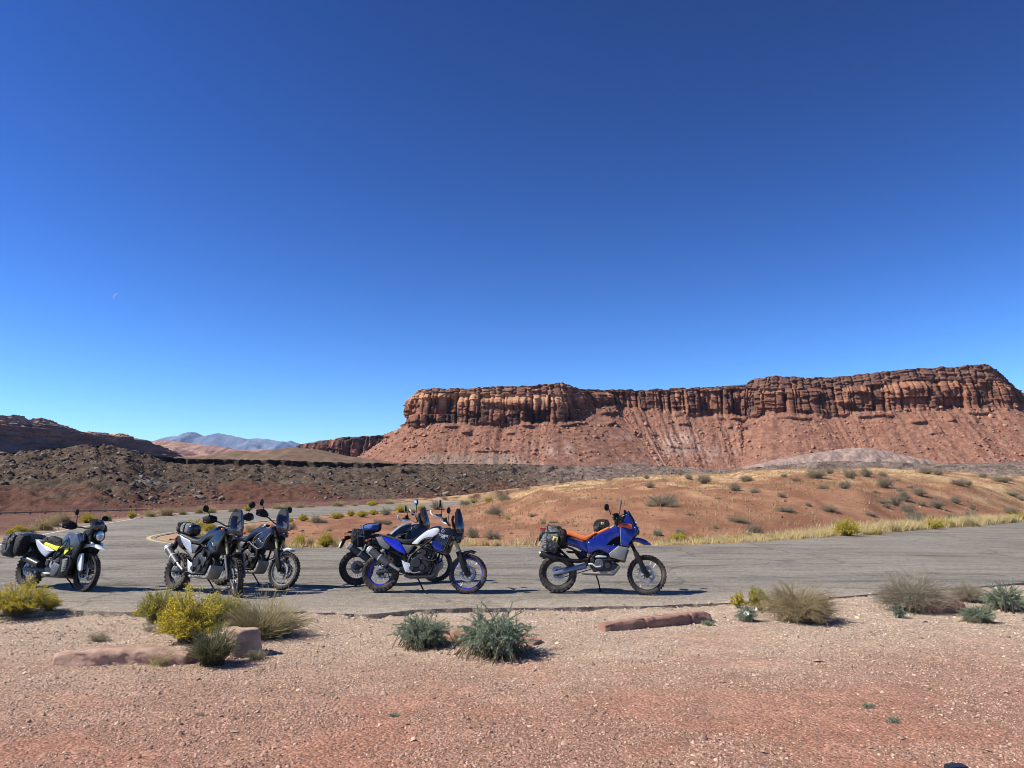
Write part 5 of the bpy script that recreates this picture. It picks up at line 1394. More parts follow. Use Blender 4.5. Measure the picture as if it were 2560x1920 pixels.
# ---- wheels: one set of meshes for each size, shared by all
WCACHE = {}
def wheel_meshes(Rw, tw, knob, disc):
    key = (Rw, tw, knob, disc)
    if key in WCACHE: return WCACHE[key]
    rr = Rw - tw * 0.72 - 0.005         # rim radius
    h = tw / 2
    prof = [(rr - 0.004, -h * 0.62), (rr + 0.012, -h * 0.80), (rr + (Rw - rr) * 0.45, -h * 0.98), (rr + (Rw - rr) * 0.75, -h * 0.88), (Rw - 0.026, -h * 0.55), (Rw - 0.020, 0), (Rw - 0.026, h * 0.55), (rr + (Rw - rr) * 0.75, h * 0.88),
            (rr + (Rw - rr) * 0.45, h * 0.98), (rr + 0.012, h * 0.80), (rr - 0.004, h * 0.62)]
    base = m_lathe(prof, 64, closed=True)
    bm = bmesh.new(); bm.from_mesh(base)
    nk = knob
    for k in range(nk):
        for row, (yf, wd, ln) in enumerate([(-0.80, 0.30, 0.45), (-0.28, 0.36, 0.5), (0.28, 0.36, 0.5), (0.80, 0.30, 0.45)]):
            a = 2 * math.pi * (k + (0.5 if row in (1, 2) else 0)) / nk
            y = yf * h; r0 = Rw - 0.030 - (0.022 if abs(yf) > 0.5 else 0); r1 = Rw - (0.010 if abs(yf) > 0.5 else 0)
            da = 2 * math.pi / nk * ln * 0.62
            vs = []
            for rad, f in ((r0, 1.0), (r1, 0.82)):
                for sa, sy in ((-1, -1), (1, -1), (1, 1), (-1, 1)):
                    aa = a + sa * da * f; yy = y + sy * wd * h * 0.5 * f + (0.006 * np.sign(yf) if abs(yf) > 0.5 else 0)
                    vs.append(bm.verts.new((rad * math.cos(aa), yy, rad * math.sin(aa))))
            for q in ((4, 5, 6, 7), (0, 1, 5, 4), (1, 2, 6, 5), (2, 3, 7, 6), (3, 0, 4, 7)): bm.faces.new([vs[i] for i in q])
    bmesh.ops.recalc_face_normals(bm, faces=bm.faces[:])
    tyre = bpy.data.meshes.new('tyre'); bm.to_mesh(tyre); bm.free(); sharp(tyre, 30)
    rim = m_lathe([(rr + 0.008, -h * 0.64), (rr - 0.010, -h * 0.60), (rr - 0.020, -h * 0.30), (rr - 0.024, 0), (rr - 0.020, h * 0.30), (rr - 0.010, h * 0.60), (rr + 0.008, h * 0.64), (rr, 0)], 64, closed=True)
    hub = m_lathe([(0.012, -0.085), (0.028, -0.085), (0.030, -0.055), (0.055, -0.050), (0.055, -0.040), (0.036, -0.030), (0.034, 0.030), (0.055, 0.040), (0.055, 0.050), (0.030, 0.055), (0.028, 0.085), (0.012, 0.085)], 24, closed=True)
    bm = bmesh.new()
    ns = 36
    for k in range(ns):
        side = -1 if k % 2 else 1
        a0 = 2 * math.pi * k / ns + (0.32 if (k // 2) % 2 else -0.32); a1 = 2 * math.pi * k / ns
        p0 = Vector((0.052 * math.cos(a0), side * 0.045, 0.052 * math.sin(a0))); p1 = Vector(((rr - 0.012) * math.cos(a1), side * 0.010, (rr - 0.012) * math.sin(a1)))
        d = (p1 - p0); l = d.length
        m = Matrix.Translation((p0 + p1) / 2) @ d.to_track_quat('Z', 'Y').to_matrix().to_4x4()
        bmesh.ops.create_cone(bm, cap_ends=False, segments=4, radius1=0.0032, radius2=0.0032, depth=l, matrix=m)
    sp = bpy.data.meshes.new('spokes'); bm.to_mesh(sp); bm.free()
    r0, r1 = (disc, disc * 0.74)
    dk = m_lathe([(r1, -0.003), (r0, -0.003), (r0, 0.003), (r1, 0.003)], 48, closed=True)
    bm = bmesh.new(); bm.from_mesh(dk)
    for k in range(6):
        a = 2 * math.pi * k / 6; a2 = a + 0.35
        p0 = Vector((0.05 * math.cos(a), 0, 0.05 * math.sin(a))); p1 = Vector((r1 * 1.03 * math.cos(a2), 0, r1 * 1.03 * math.sin(a2))); d = p1 - p0
        bmesh.ops.create_cone(bm, cap_ends=True, segments=6, radius1=0.010, radius2=0.006, depth=d.length, matrix=Matrix.Translation((p0 + p1) / 2) @ d.to_track_quat('Z', 'Y').to_matrix().to_4x4())
    dk2 = bpy.data.meshes.new('brake_disc'); bm.to_mesh(dk2); bm.free()
    WCACHE[key] = (tyre, rim, hub, sp, dk2)
    return WCACHE[key]

class Bike:
    def __init__(s, name, label, px_r, py_r, px_f, wb, toward, lean, steer, head, rake, zlift=0.0):
        P = gnd(px_r, py_r); k = (px_f - 1280) / F_PX
        # heading so that the front contact falls on the column px_f
        A, B = wb, -wb * k; rhs = k * P[1] - P[0]
        amp = math.hypot(A, B); phs = math.atan2(B, A); dlt = math.acos(max(-1, min(1, rhs / amp)))
        cand = [phs + dlt, phs - dlt]
        yaw = min(cand) if toward else max(cand)
        s.yaw = yaw
        s.e = link(name, None, label=label, category='motorcycle', group='motorcycles parked on the asphalt')
        s.M = Matrix.Translation((P[0], P[1], 0.004 + zlift)) @ Matrix.Rotation(yaw, 4, 'Z') @ Matrix.Rotation(-R(lean), 4, 'X')
        s.e.matrix_world = s.M
        s.wb = wb
        ax = Vector((-math.sin(rake), 0, math.cos(rake)))
        h = Vector((head[0], 0, head[1]))
        s.T = Matrix.Translation(h) @ Matrix.Rotation(R(steer), 4, ax) @ Matrix.Translation(-h)
    def add(s, name, me, mat, front=False, parent=None, loc=None):
        me = me if me.users == 0 or me.name not in [] else me
        o = bpy.data.objects.new(name, me); COL.objects.link(o); o.parent = parent or s.e
        if len(me.materials) == 0: me.materials.append(BM[mat])
        if front and parent is None: o.matrix_local = s.T
        return o
    def wheel(s, x, z, Rw, tw, rim_mat, knob, disc, front=False):
        ty, rm, hb, sp, dk = wheel_meshes(Rw, tw, knob, disc)
        rm2 = rm.copy(); rm2.materials.clear(); rm2.materials.append(BM[rim_mat])
        w = bpy.data.objects.new('wheel', rm2); COL.objects.link(w); w.parent = s.e
        m = Matrix.Translation((x, 0, z))
        w.matrix_local = (s.T @ m) if front else m
        for nm, me, mt in (('tyre', ty, 'tyre_rubber'), ('hub', hb, 'dark_metal'), ('spokes', sp, 'aluminium')):
            if len(me.materials) == 0: me.materials.append(BM[mt])
            o = bpy.data.objects.new(nm, me); COL.objects.link(o); o.parent = w
        for sd in ((-1, 1) if front else (-1,)):
            if len(dk.materials) == 0: dk.materials.append(BM['aluminium'])
            o = bpy.data.objects.new('brake_disc', dk); COL.objects.link(o); o.parent = w; o.location = (0, sd * 0.068, 0)
        return w
    def pair(s, name, fn, mat, front=False):
        for sd in (-1, 1): s.add(name, fn(sd), mat, front)

def forks(b, top, hub, up_mat, low_mat, split=0.52, r=(0.022, 0.030), guard=None):
    t = np.array([top[0], 0, top[1]]); h = np.array([hub[0], 0, hub[1]])
    m = t + (h - t) * split
    for sd in (-1, 1):
        o = np.array([0, sd * 0.105, 0])
        b.add('fork_tube', m_tube([t + o, m + o + (h - t) * 0.04], r[0], 12), up_mat, True)
        b.add('fork_leg', m_tube([m + o, h + o + [0.0, 0, 0.02]], r[1], 12, r[1] * 0.9), low_mat, True)
        if guard:
            d = (h - t) / np.linalg.norm(h - t); n = np.array([d[2], 0, -d[0]])
            p = [m + n * 0.045 + d * 0.0, m - n * 0.04 + d * 0.02, h - n * 0.035 - d * 0.02, h + n * 0.03 + d * 0.03, h + n * 0.055 - d * 0.10]
            b.add('fork_guard', m_slab([(q[0], q[2]) for q in p], 0.012, 0.008, sd * 0.145), guard, True)
        b.add('axle_clamp', m_slab([(h[0] - 0.03, h[2] - 0.035), (h[0] + 0.03, h[2] - 0.035), (h[0] + 0.028, h[2] + 0.05), (h[0] - 0.025, h[2] + 0.05)], 0.02, 0.008, sd * 0.105), 'dark_metal', True)
        c = h + (t - h) * 0.22 + np.array([-0.06, 0, 0])
        b.add('brake_caliper', m_slab([(c[0] - 0.035, c[2] - 0.055), (c[0] + 0.025, c[2] - 0.06), (c[0] + 0.035, c[2] + 0.04), (c[0] - 0.02, c[2] + 0.06)], 0.022, 0.01, sd * 0.075), 'aluminium', True)
    d = t + (h - t) * 0.02; e = t + (h - t) * 0.24
    for q, nm in ((d, 'upper_clamp'), (e, 'lower_clamp')):
        b.add(nm, m_slab([(q[0] - 0.05, q[2] - 0.018), (q[0] + 0.03, q[2] - 0.018), (q[0] + 0.03, q[2] + 0.018), (q[0] - 0.05, q[2] + 0.018)], 0.135, 0.008), 'dark_metal', True)
def bars(b, c, grip, guard=None, span=0.42):
    """handlebar: clamp point c (x, z), grip end point (x, z) at y = span"""
    for sd in (-1, 1):
        b.add('handlebar', m_tube([(c[0], 0, c[1]), (c[0] + 0.01, sd * 0.08, c[1] + 0.01), ((c[0] * 0.6 + grip[0] * 0.4), sd * 0.19, c[1] * 0.3 + grip[1] * 0.7), (grip[0], sd * span, grip[1])], 0.012, 10), 'dark_metal', True)
        g0 = np.array([grip[0] + 0.02, sd * (span - 0.14), grip[1] + 0.004]); g1 = np.array([grip[0], sd * (span + 0.01), grip[1]])
        b.add('grip', m_tube([g0, g1], 0.018, 10), 'black_plastic', True)
        b.add('lever', m_tube([g0 + [0.03, -sd * 0.02, -0.01], (g0 + g1) / 2 + [0.065, 0, -0.012], g1 + [0.055, sd * 0.0, -0.02]], 0.006, 6), 'aluminium', True)
        b.add('switch_block', m_slab([(g0[0] - 0.03, g0[2] - 0.03), (g0[0] + 0.045, g0[2] - 0.03), (g0[0] + 0.04, g0[2] + 0.045), (g0[0] - 0.02, g0[2] + 0.035)], 0.025, 0.01, g0[1] - sd * 0.035), 'black_plastic', True)
        if guard:
            V, F = [], []; nu, nv = 10, 5
            for i in range(nu + 1):
                u = i / nu; y = sd * (span + 0.02 - 0.22 * u); x = grip[0] + 0.01 + 0.115 * math.sin(min(1.0, u * 1.6) * math.pi / 2) - 0.02 * u
                hgt = 0.062 * math.sin(math.pi * (0.18 + 0.70 * u)) + 0.010
                for j in range(nv + 1):
                    v = -1 + 2 * j / nv; V.append((x - 0.02 * v * v - 0.012 * v, y, grip[1] + 0.012 + hgt * v))
            for i in range(nu):
                for j in range(nv): F.append((i * (nv + 1) + j, i * (nv + 1) + j + 1, (i + 1) * (nv + 1) + j + 1, (i + 1) * (nv + 1) + j))
            me = bpy.data.meshes.new('hand_guard'); me.from_pydata(V, [], F); me.update()
            bm = bmesh.new(); bm.from_mesh(me); bmesh.ops.solidify(bm, geom=bm.faces[:], thickness=0.008); bm.to_mesh(me); bm.free(); sharp(me, 50)
            b.add('hand_guard', me, guard, True)
def mirror(b, base, head, sz=(0.022, 0.075, 0.05), rot=(0, 0, 0), roundm=False, glass='mirror_glass', shell='black_plastic'):
    p0 = np.array(base); p1 = np.array(head)
    m = b.add('mirror', m_tube([p0, p0 + (p1 - p0) * 0.5 + [0.01, 0, 0.02], p1], 0.007, 8), shell, True)
    e = Euler(rot).to_matrix()
    sh = b.add('mirror_shell', m_ell(p1, sz, rot, 20, 12, 0.85), shell, True, parent=m)
    off = e @ Vector((-sz[0] * 0.72, 0, 0))
    g = b.add('mirror_glass', m_ell(Vector(p1) + off, (sz[0] * 0.36, sz[1] * 0.86, sz[2] * 0.86), rot, 20, 8, 0.85), glass, True, parent=m)
def stand(b, top, foot):
    """side stand on the left"""
    t = np.array(top); f = np.array(foot)
    o = b.add('side_stand', m_tube([t, t + (f - t) * 0.35 + [0.012, 0.01, 0], f + [0, 0, 0.012]], 0.013, 8), 'black_plastic')
    b.add('stand_foot', m_slab([(f[0] - 0.035, f[2]), (f[0] + 0.04, f[2]), (f[0] + 0.035, f[2] + 0.012), (f[0] - 0.03, f[2] + 0.012)], 0.025, 0.004, f[1]), 'dark_metal', parent=o)
def swing(b, piv, hub, mat, w=0.018, hh=0.035, ys=(0.115, 0.115)):
    d = np.array(hub) - np.array(piv)
    for sd, y in ((-1, ys[0]), (1, ys[1])):
        p = [(piv[0], piv[1] + hh), (piv[0], piv[1] - hh), (piv[0] + d[0] * 0.9, piv[1] + d[1] * 0.9 - hh * 0.75), (hub[0] - 0.05, hub[1] - hh * 0.7), (hub[0] - 0.06, hub[1] + hh * 0.5), (piv[0] + d[0] * 0.85, piv[1] + d[1] * 0.85 + hh * 0.8)]
        b.add('swingarm', m_slab(p, w, 0.01, sd * y), mat)
    # chain side
    b.add('chain', m_tube([(hub[0], 0.085, hub[1] + 0.085), (piv[0] + 0.10, 0.085, piv[1] + 0.05), (piv[0] + 0.13, 0.085, piv[1]), (piv[0] + 0.10, 0.085, piv[1] - 0.05), (hub[0], 0.085, hub[1] - 0.085)], 0.009, 6), 'dark_metal')
    b.add('sprocket', m_lathe([(0.06, 0.078), (0.092, 0.078), (0.092, 0.086), (0.06, 0.086)], 36, (hub[0], 0, hub[1]), True), 'aluminium')
    b.add('rear_caliper', m_slab([(hub[0] - 0.02, hub[1] + 0.07), (hub[0] + 0.06, hub[1] + 0.055), (hub[0] + 0.075, hub[1] + 0.11), (hub[0] - 0.01, hub[1] + 0.125)], 0.022, 0.008, -0.075), 'aluminium')
def engine(b, fx, mat='engine_metal', w=0.155, cover='grey_cover', clutch=None, extra=True):
    b.add('crankcase', m_slab(fx['case'], w, 0.03), mat)
    b.add('cylinder_head', m_slab(fx['cyl'], w * 0.8, 0.02), mat)
    for sd in (-1, 1):
        for k, (c, r) in enumerate(fx['covers']):
            b.add('engine_cover', m_lathe([(0.004, sd * (w + 0.035)), (r * 0.80, sd * (w + 0.035)), (r * 0.95, sd * (w + 0.022)), (r, sd * (w - 0.01))], 28, (c[0], 0, c[1])), cover if k == 0 else mat)
        for k in range(4):   # fins and bosses on the cylinder
            x0, z0 = fx['cyl'][0]; x1, z1 = fx['cyl'][1]
        if extra:
            for (p, r) in fx.get('hoses', []):
                b.add('hose', m_tube([(q[0], sd * q[1], q[2]) for q in p], r, 8), 'black_plastic')
            for (x, z, r) in fx.get('bolts', []):
                b.add('bolt', m_lathe([(0.001, sd * (w + 0.012)), (r, sd * (w + 0.012)), (r, sd * (w - 0.02))], 10, (x, 0, z)), 'aluminium')

# ---------------------------------------------------------------- the twin-lamp rally bikes (four of them)
def TX(zx, zy): return ((zx - 600) / 774.0, (1335 - zy) / 774.0)
def TP(*l): return [TX(*p) for p in l]
def t3(zx, zy, y):
    a = TX(zx, zy); return (a[0], y, a[1])
def rally(name, label, px_r, py_r, px_f, toward, c, steer=0, lean=10):
    b = Bike(name, label, px_r, py_r, px_f, 1.595, toward, lean, steer, TX(1575, 480), R(26))
    hr = TX(600, 1072); hf = (1.595, 0.345)
    b.wheel(0, hr[1], 0.336, 0.150, c['rim'], 25, 0.122); b.wheel(hf[0], hf[1], 0.346, 0.096, c['rim'], 36, 0.141, True)
    forks(b, TX(1575, 480), hf, 'gold_tube', 'dark_metal', 0.50, guard=c.get('fork_guard', 'black_plastic'))
    swing(b, TX(985, 1010), (0, hr[1]), 'dark_metal')
    # front mudguard
    b.add('front_mudguard', m_slab(TP((1715, 868), (1735, 800), (1780, 765), (1880, 748), (1945, 768), (1915, 800), (1850, 790), (1790, 815), (1750, 875)), 0.062, 0.02), c['fender'], True)
    b.add('mudguard_stay', m_slab(TP((1700, 800), (1790, 775), (1790, 800), (1730, 850)), 0.075, 0.01), 'black_plastic', True)
    # tank, seat, tail
    tap = lambda x, z: 0.62 + 0.38 * max(0, min(1, (x - 0.5) / 0.35))
    b.add('fuel_tank', m_slab(TP((1035, 688), (1075, 618), (1150, 552), (1230, 492), (1310, 440), (1380, 424), (1430, 428), (1452, 470), (1420, 560), (1345, 605), (1222, 612), (1135, 695)), 0.135, 0.04, 0, tap), c['tank'])
    b.pair('tank_panel', lambda sd: m_slab(TP((1045, 678), (1100, 622), (1170, 560), (1260, 498), (1340, 466), (1398, 456), (1432, 478), (1428, 510), (1398, 560), (1345, 590), (1270, 592), (1215, 606), (1172, 640), (1128, 688)), 0.018, 0.010, sd * 0.140, lambda x, z: 0.70 + 0.30 * max(0, min(1, (x - 0.55) / 0.3))), c['panel'])
    b.pair('panel_trim', lambda sd: m_tube([t3(1130, 694, sd * .125), t3(1180, 640, sd * .14), t3(1225, 612, sd * .15), t3(1345, 600, sd * .16), t3(1405, 565, sd * .16), t3(1440, 500, sd * .16)], 0.008, 6), c.get('trim', 'black_plastic'))
    b.add('seat', m_slab(TP((560, 548), (660, 556), (760, 580), (830, 596), (900, 612), (990, 620), (1045, 606), (1090, 580), (1105, 600), (1048, 676), (930, 682), (800, 640), (640, 592), (560, 572)), 0.125, 0.028, 0, lambda x, z: 1.0 - 0.35 * max(0, min(1, (x - 0.45) / 0.2))), 'seat_vinyl')
    b.pair('tail_panel', lambda sd: m_slab(TP((608, 572), (690, 600), (790, 622), (862, 642), (905, 690), (962, 800), (950, 816), (870, 790), (800, 752), (735, 705), (660, 645)), 0.022, 0.012, sd * 0.122), c['tail'])
    b.pair('tail_inner_panel', lambda sd: m_slab(TP((515, 588), (605, 578), (660, 650), (735, 712), (712, 762), (640, 742), (575, 690)), 0.02, 0.01, sd * 0.105), c.get('tail2', 'black_plastic'))
    b.pair('side_plate', lambda sd: m_slab(TP((905, 690), (1040, 695), (1085, 700), (1040, 770), (1000, 815), (975, 800)), 0.014, 0.008, sd * 0.128), c.get('side', 'grey_cover'))
    b.add('under_tail', m_slab(TP((515, 590), (620, 580), (900, 690), (960, 790), (820, 780), (700, 765), (620, 745), (570, 700)), 0.085, 0.02), 'black_plastic')
    b.add('rear_rack', m_slab(TP((470, 535), (560, 540), (650, 560), (650, 574), (560, 556), (470, 550)), 0.10, 0.006), c.get('rack', 'black_plastic'))
    pl = b.add('plate_bracket', m_slab(TP((540, 600), (460, 595), (410, 620), (375, 690), (345, 760), (365, 785), (400, 740), (440, 665), (520, 640)), 0.035, 0.012), 'black_plastic')
    b.add('number_plate', m_slab(TP((372, 690), (345, 760), (340, 758), (366, 688)), 0.085, 0.001), 'number_plate')
    b.add('tail_lamp', m_slab(TP((430, 598), (395, 615), (392, 632), (432, 622)), 0.05, 0.008), 'red_lens')
    b.pair('rear_indicator', lambda sd: m_ell(t3(395, 640, sd * 0.135), (0.022, 0.03, 0.02)), 'amber_lens')
    b.pair('indicator_stalk', lambda sd: m_tube([t3(425, 640, sd * 0.03), t3(395, 640, sd * 0.125)], 0.007, 6), 'black_plastic')
    # front end
    b.add('nose_fairing', m_slab(TP((1425, 470), (1480, 448), (1600, 440), (1668, 462), (1742, 515), (1758, 545), (1740, 580), (1650, 604), (1590, 650), (1560, 690), (1470, 640)), 0.105, 0.045, 0, lambda x, z: 1.0 - 0.30 * max(0, min(1, (x - 1.2) / 0.25))), c['nose'])
    b.pair('radiator_shroud', lambda sd: m_slab(TP((1408, 572), (1440, 500), (1480, 478), (1580, 470), (1650, 490), (1620, 590), (1580, 640), (1545, 780), (1455, 800), (1395, 772), (1335, 690), (1345, 630)), 0.020, 0.014, sd * 0.178, lambda x, z: 1.0), c['nose'])
    b.pair('shroud_insert', lambda sd: m_slab(TP((1340, 652), (1385, 640), (1442, 690), (1500, 700), (1520, 782), (1455, 796), (1398, 768), (1345, 715)), 0.008, 0.006, sd * 0.200), c['insert'])
    b.add('radiator', m_slab(TP((1440, 560), (1530, 560), (1500, 800), (1420, 790)), 0.16, 0.01), 'dark_metal')
    for yy in (-0.05, 0.05):
        for zz in (548, 580):
            b.add('headlight', m_ell((TX(1738 - (zz - 548) * 0.4, zz)[0] + 0.006, yy, TX(0, zz)[1]), (0.020, 0.024, 0.016)), 'lamp_glass')
    b.add('lamp_surround', m_slab(TP((1700, 515), (1752, 530), (1752, 590), (1690, 620), (1640, 610)), 0.085, 0.02), 'gloss_black')
    b.add('lower_beak', m_slab(TP((1660, 600), (1726, 590), (1716, 640), (1670, 650), (1668, 636), (1700, 625), (1702, 606), (1672, 612)), 0.04, 0.006), 'black_plastic')
    rows = [(1752, 528), (1760, 470), (1752, 400), (1735, 320), (1712, 240), (1690, 178)]
    b.add('windscreen', m_screen(TP(*rows), [0.10, 0.125, 0.135, 0.125, 0.095, 0.05], [0.125, 0.165, 0.175, 0.160, 0.125, 0.070]), c.get('screen', 'smoke_screen'))
    b.add('instrument_display', m_slab(TP((1600, 455), (1570, 330), (1592, 268), (1606, 275), (1596, 340), (1640, 440)), 0.06, 0.008), 'black_plastic')
    b.pair('front_indicator', lambda sd: m_ell(t3(1625, 472, sd * 0.235), (0.026, 0.034, 0.022)), 'amber_lens')
    b.pair('indicator_stalk', lambda sd: m_tube([t3(1610, 480, sd * 0.12), t3(1622, 474, sd * 0.215)], 0.008, 6), 'black_plastic')
    # engine and frame
    fx = dict(case=TP((1005, 850), (1060, 800), (1150, 790), (1280, 830), (1345, 900), (1340, 1040), (1240, 1090), (1070, 1095), (1010, 1040), (985, 950)),
              cyl=TP((1130, 820), (1165, 690), (1240, 640), (1320, 670), (1345, 790), (1300, 880)), covers=[(TX(1125, 935), 0.098), (TX(1215, 1000), 0.060), (TX(1070, 1010), 0.050), (TX(1235, 800), 0.045)],
              hoses=[([TX(1150, 690)[:1] + (0.15,) + TX(1150, 690)[1:], TX(1240, 720)[:1] + (0.165,) + TX(1240, 720)[1:], TX(1350, 700)[:1] + (0.15,) + TX(1350, 700)[1:]], 0.016),
                     ([TX(1290, 990)[:1] + (0.16,) + TX(1290, 990)[1:], TX(1330, 920)[:1] + (0.175,) + TX(1330, 920)[1:], TX(1400, 800)[:1] + (0.16,) + TX(1400, 800)[1:]], 0.014)],
              bolts=[(*TX(1060, 880), 0.010), (*TX(1190, 880), 0.010), (*TX(1180, 990), 0.008), (*TX(1300, 860), 0.012), (*TX(1250, 700), 0.012)])
    engine(b, fx, 'engine_metal', 0.150, 'engine_metal')
    b.pair('frame_tube', lambda sd: m_tube([t3(1530, 480, sd * 0.05), t3(1300, 640, sd * 0.15), t3(1060, 830, sd * 0.155), t3(1000, 960, sd * 0.14), t3(985, 1060, sd * 0.13)], 0.016, 10), c.get('frame', 'black_plastic'))
    b.pair('down_tube', lambda sd: m_tube([t3(1500, 560, sd * 0.06), t3(1410, 760, sd * 0.13), t3(1370, 950, sd * 0.15), t3(1330, 1075, sd * 0.14), t3(1010, 1085, sd * 0.14)], 0.015, 10), c.get('frame', 'black_plastic'))
    b.pair('subframe_tube', lambda sd: m_tube([t3(560, 600, sd * 0.09), t3(800, 680, sd * 0.10), t3(1060, 720, sd * 0.13)], 0.012, 8), 'black_plastic')
    b.pair('subframe_stay', lambda sd: m_tube([t3(640, 740, sd * 0.09), t3(800, 800, sd * 0.10), t3(1000, 900, sd * 0.13)], 0.012, 8), 'black_plastic')
    b.add('rear_shock', m_tube([t3(930, 800, 0), t3(960, 1010, 0)], 0.038, 12), 'dark_metal')
    b.pair('heel_plate', lambda sd: m_slab(TP((918, 900), (960, 925), (1035, 945), (1078, 1060), (1040, 1075), (985, 1075), (945, 985)), 0.006, 0.004, sd * 0.158), 'bright_silver')
    b.pair('footpeg', lambda sd: m_tube([t3(1010, 1075, sd * 0.16), t3(1005, 1075, sd * 0.245)], 0.015, 8), 'dark_metal')
    sk = b.add('skid_plate', m_slab(TP((955, 1102), (1010, 1098), (1330, 1085), (1385, 960), (1418, 950), (1428, 985), (1385, 1105), (1350, 1130), (1010, 1142), (965, 1128)), 0.135, 0.02), c['skid'])
    for k, (zx, zy) in enumerate([(1180, 1108), (1230, 1106), (1280, 1104), (1340, 1092), (1375, 1050)]):
        for sd in (-1, 1): b.add('plate_slot', m_slab([(TX(zx - 14, zy + 8)), TX(zx - 4, zy - 10), TX(zx + 10, zy - 10), TX(zx, zy + 8)], 0.002, 0.001, sd * 0.1355), 'black_plastic', parent=sk)
    # exhaust on the right
    s0 = np.array(t3(455, 760, -0.205)); s1 = np.array(t3(735, 965, -0.185)); d = (s1 - s0)
    ex = b.add('silencer', m_tube([s0, s0 + d * 0.12, s0 + d * 0.94, s1], 0.064, 20), c.get('silencer', 'grey_cover'))
    b.add('end_cap', m_tube([s0 - d * 0.055, s0 - d * 0.02, s0 + d * 0.10], 0.054, 20, 0.067), 'bright_silver', parent=ex)
    b.add('exhaust_outlet', m_tube([s0 - d * 0.065, s0 - d * 0.03], 0.026, 16), 'dark_metal', parent=ex)
    b.add('silencer_band', m_tube([s0 + d * 0.53, s0 + d * 0.585], 0.0675, 20), 'bright_silver', parent=ex)
    b.add('silencer_bracket', m_slab(TP((655, 800), (672, 790), (720, 870), (700, 872)), 0.006, 0.003, -0.16), 'dark_metal', parent=ex)
    b.add('exhaust_pipe', m_tube([s1, t3(800, 1000, -0.185), t3(920, 1060, -0.17), t3(1010, 1090, -0.10), t3(1250, 1100, -0.05), t3(1390, 1010, -0.03), t3(1400, 900, -0.04), t3(1330, 840, -0.05)], 0.024, 12), 'dark_metal')
    hs = b.add('heat_shield', m_tube([t3(752, 955, -0.205), t3(795, 985, -0.212), t3(905, 1045, -0.205)], 0.025, 12), 'aluminium')
    b.add('brake_pedal', m_tube([t3(1040, 1060, -0.19), t3(1120, 1080, -0.2), t3(1200, 1060, -0.205)], 0.009, 6), 'aluminium')
    if c.get('bars', True):
        b.pair('crash_bar', lambda sd: m_tube([t3(1660, 560, sd * 0.13), t3(1600, 572, sd * 0.20), t3(1570, 640, sd * 0.235), t3(1530, 770, sd * 0.245), t3(1440, 800, sd * 0.24), t3(1340, 750, sd * 0.235), t3(1308, 660, sd * 0.225), t3(1360, 590, sd * 0.20), t3(1430, 545, sd * 0.17)], 0.0125, 10), c.get('barm', 'black_plastic'))
        b.pair('crash_bar', lambda sd: m_tube([t3(1180, 690, sd * 0.16), t3(1300, 745, sd * 0.22), t3(1425, 795, sd * 0.24), t3(1420, 890, sd * 0.22), t3(1360, 915, sd * 0.2), t3(1250, 900, sd * 0.17)], 0.011, 10), c.get('barm', 'black_plastic'))
    bars(b, TX(1540, 415), TX(1420, 310), c['guard'] if c['guard'] != 'white_paint' else None)
    if c['guard'] == 'white_paint':
        b_g = lambda sd: m_tube([t3(1345, 258, sd * 0.455), t3(1352, 290, sd * 0.475), t3(1385, 325, sd * 0.48), t3(1440, 338, sd * 0.43), t3(1475, 345, sd * 0.30)], 0.016, 8)
        for sd in (-1, 1): b.add('hand_guard', b_g(sd), 'white_paint', True)
    mb = TX(1475, 318)
    for sd, (dx, dz, rx) in zip((-1, 1), c.get('mirr', ((0.0, 0.0, 0.25), (0.0, 0.0, -0.25)))):
        mirror(b, (mb[0], sd * 0.30, mb[1]), (TX(1462, 0)[0] + dx, sd * 0.40, TX(0, 150)[1] + dz), (0.024, 0.062, 0.060), (sd * 0.35, 0.0, rx))
    stand(b, t3(1085, 1110, 0.14), (TX(1165, 0)[0], 0.30, 0.056))
    return b

def wtext(b, s, size, zx, zy, y, mat, tilt=0.0, fn=None):
    """lettering on the right-hand side of a bike"""
    me = m_text(s, size)
    p = (fn or TX)(zx, zy)
    o = b.add('lettering', me, mat)
    o.matrix_local = Matrix.Translation((p[0], y, p[1])) @ Matrix.Rotation(R(90), 4, 'X') @ Matrix.Rotation(tilt, 4, 'Z')
    return o
bikeE = rally('motorcycle', 'blue, white and black motorcycle with blue wheel rims in the middle', 948.5, 1481.5, 1171, True,
      dict(rim='race_blue', fender='gloss_black', tank='gloss_black', panel='white_paint', tail='race_blue', tail2='grey_guard', side='grey_cover', nose='gloss_black', insert='blue_paint', skid='dark_skid', guard='white_paint', trim='grey_cover'))
wtext(bikeE, 'TENERE', 0.050, 1500, 568, -0.2005, 'white_paint', R(-12))
wtext(bikeE, '700', 0.055, 1490, 594, -0.2005, 'white_paint', R(-10))
def emblem(b, zx, zy, y, r):
    me = m_lathe([(r * 0.78, -0.0015), (r, -0.0015), (r, 0.0015), (r * 0.78, 0.0015)], 24, (0, 0, 0), True)
    bm = bmesh.new(); bm.from_mesh(me)
    for k in range(3):
        a = math.pi / 2 + 2 * math.pi * k / 3
        bmesh.ops.create_cube(bm, size=1.0, matrix=Matrix.Translation((0.45 * r * math.cos(a), 0, 0.45 * r * math.sin(a))) @ Matrix.Rotation(-a, 4, 'Y') @ Matrix.Diagonal((r * 0.9, 0.0028, r * 0.16, 1)))
    bm.to_mesh(me); bm.free()
    p = TX(zx, zy); o = b.add('emblem', me, 'pale_grey_panel'); o.location = (p[0], y, p[1])
emblem(bikeE, 1487, 505, -0.2005, 0.030)
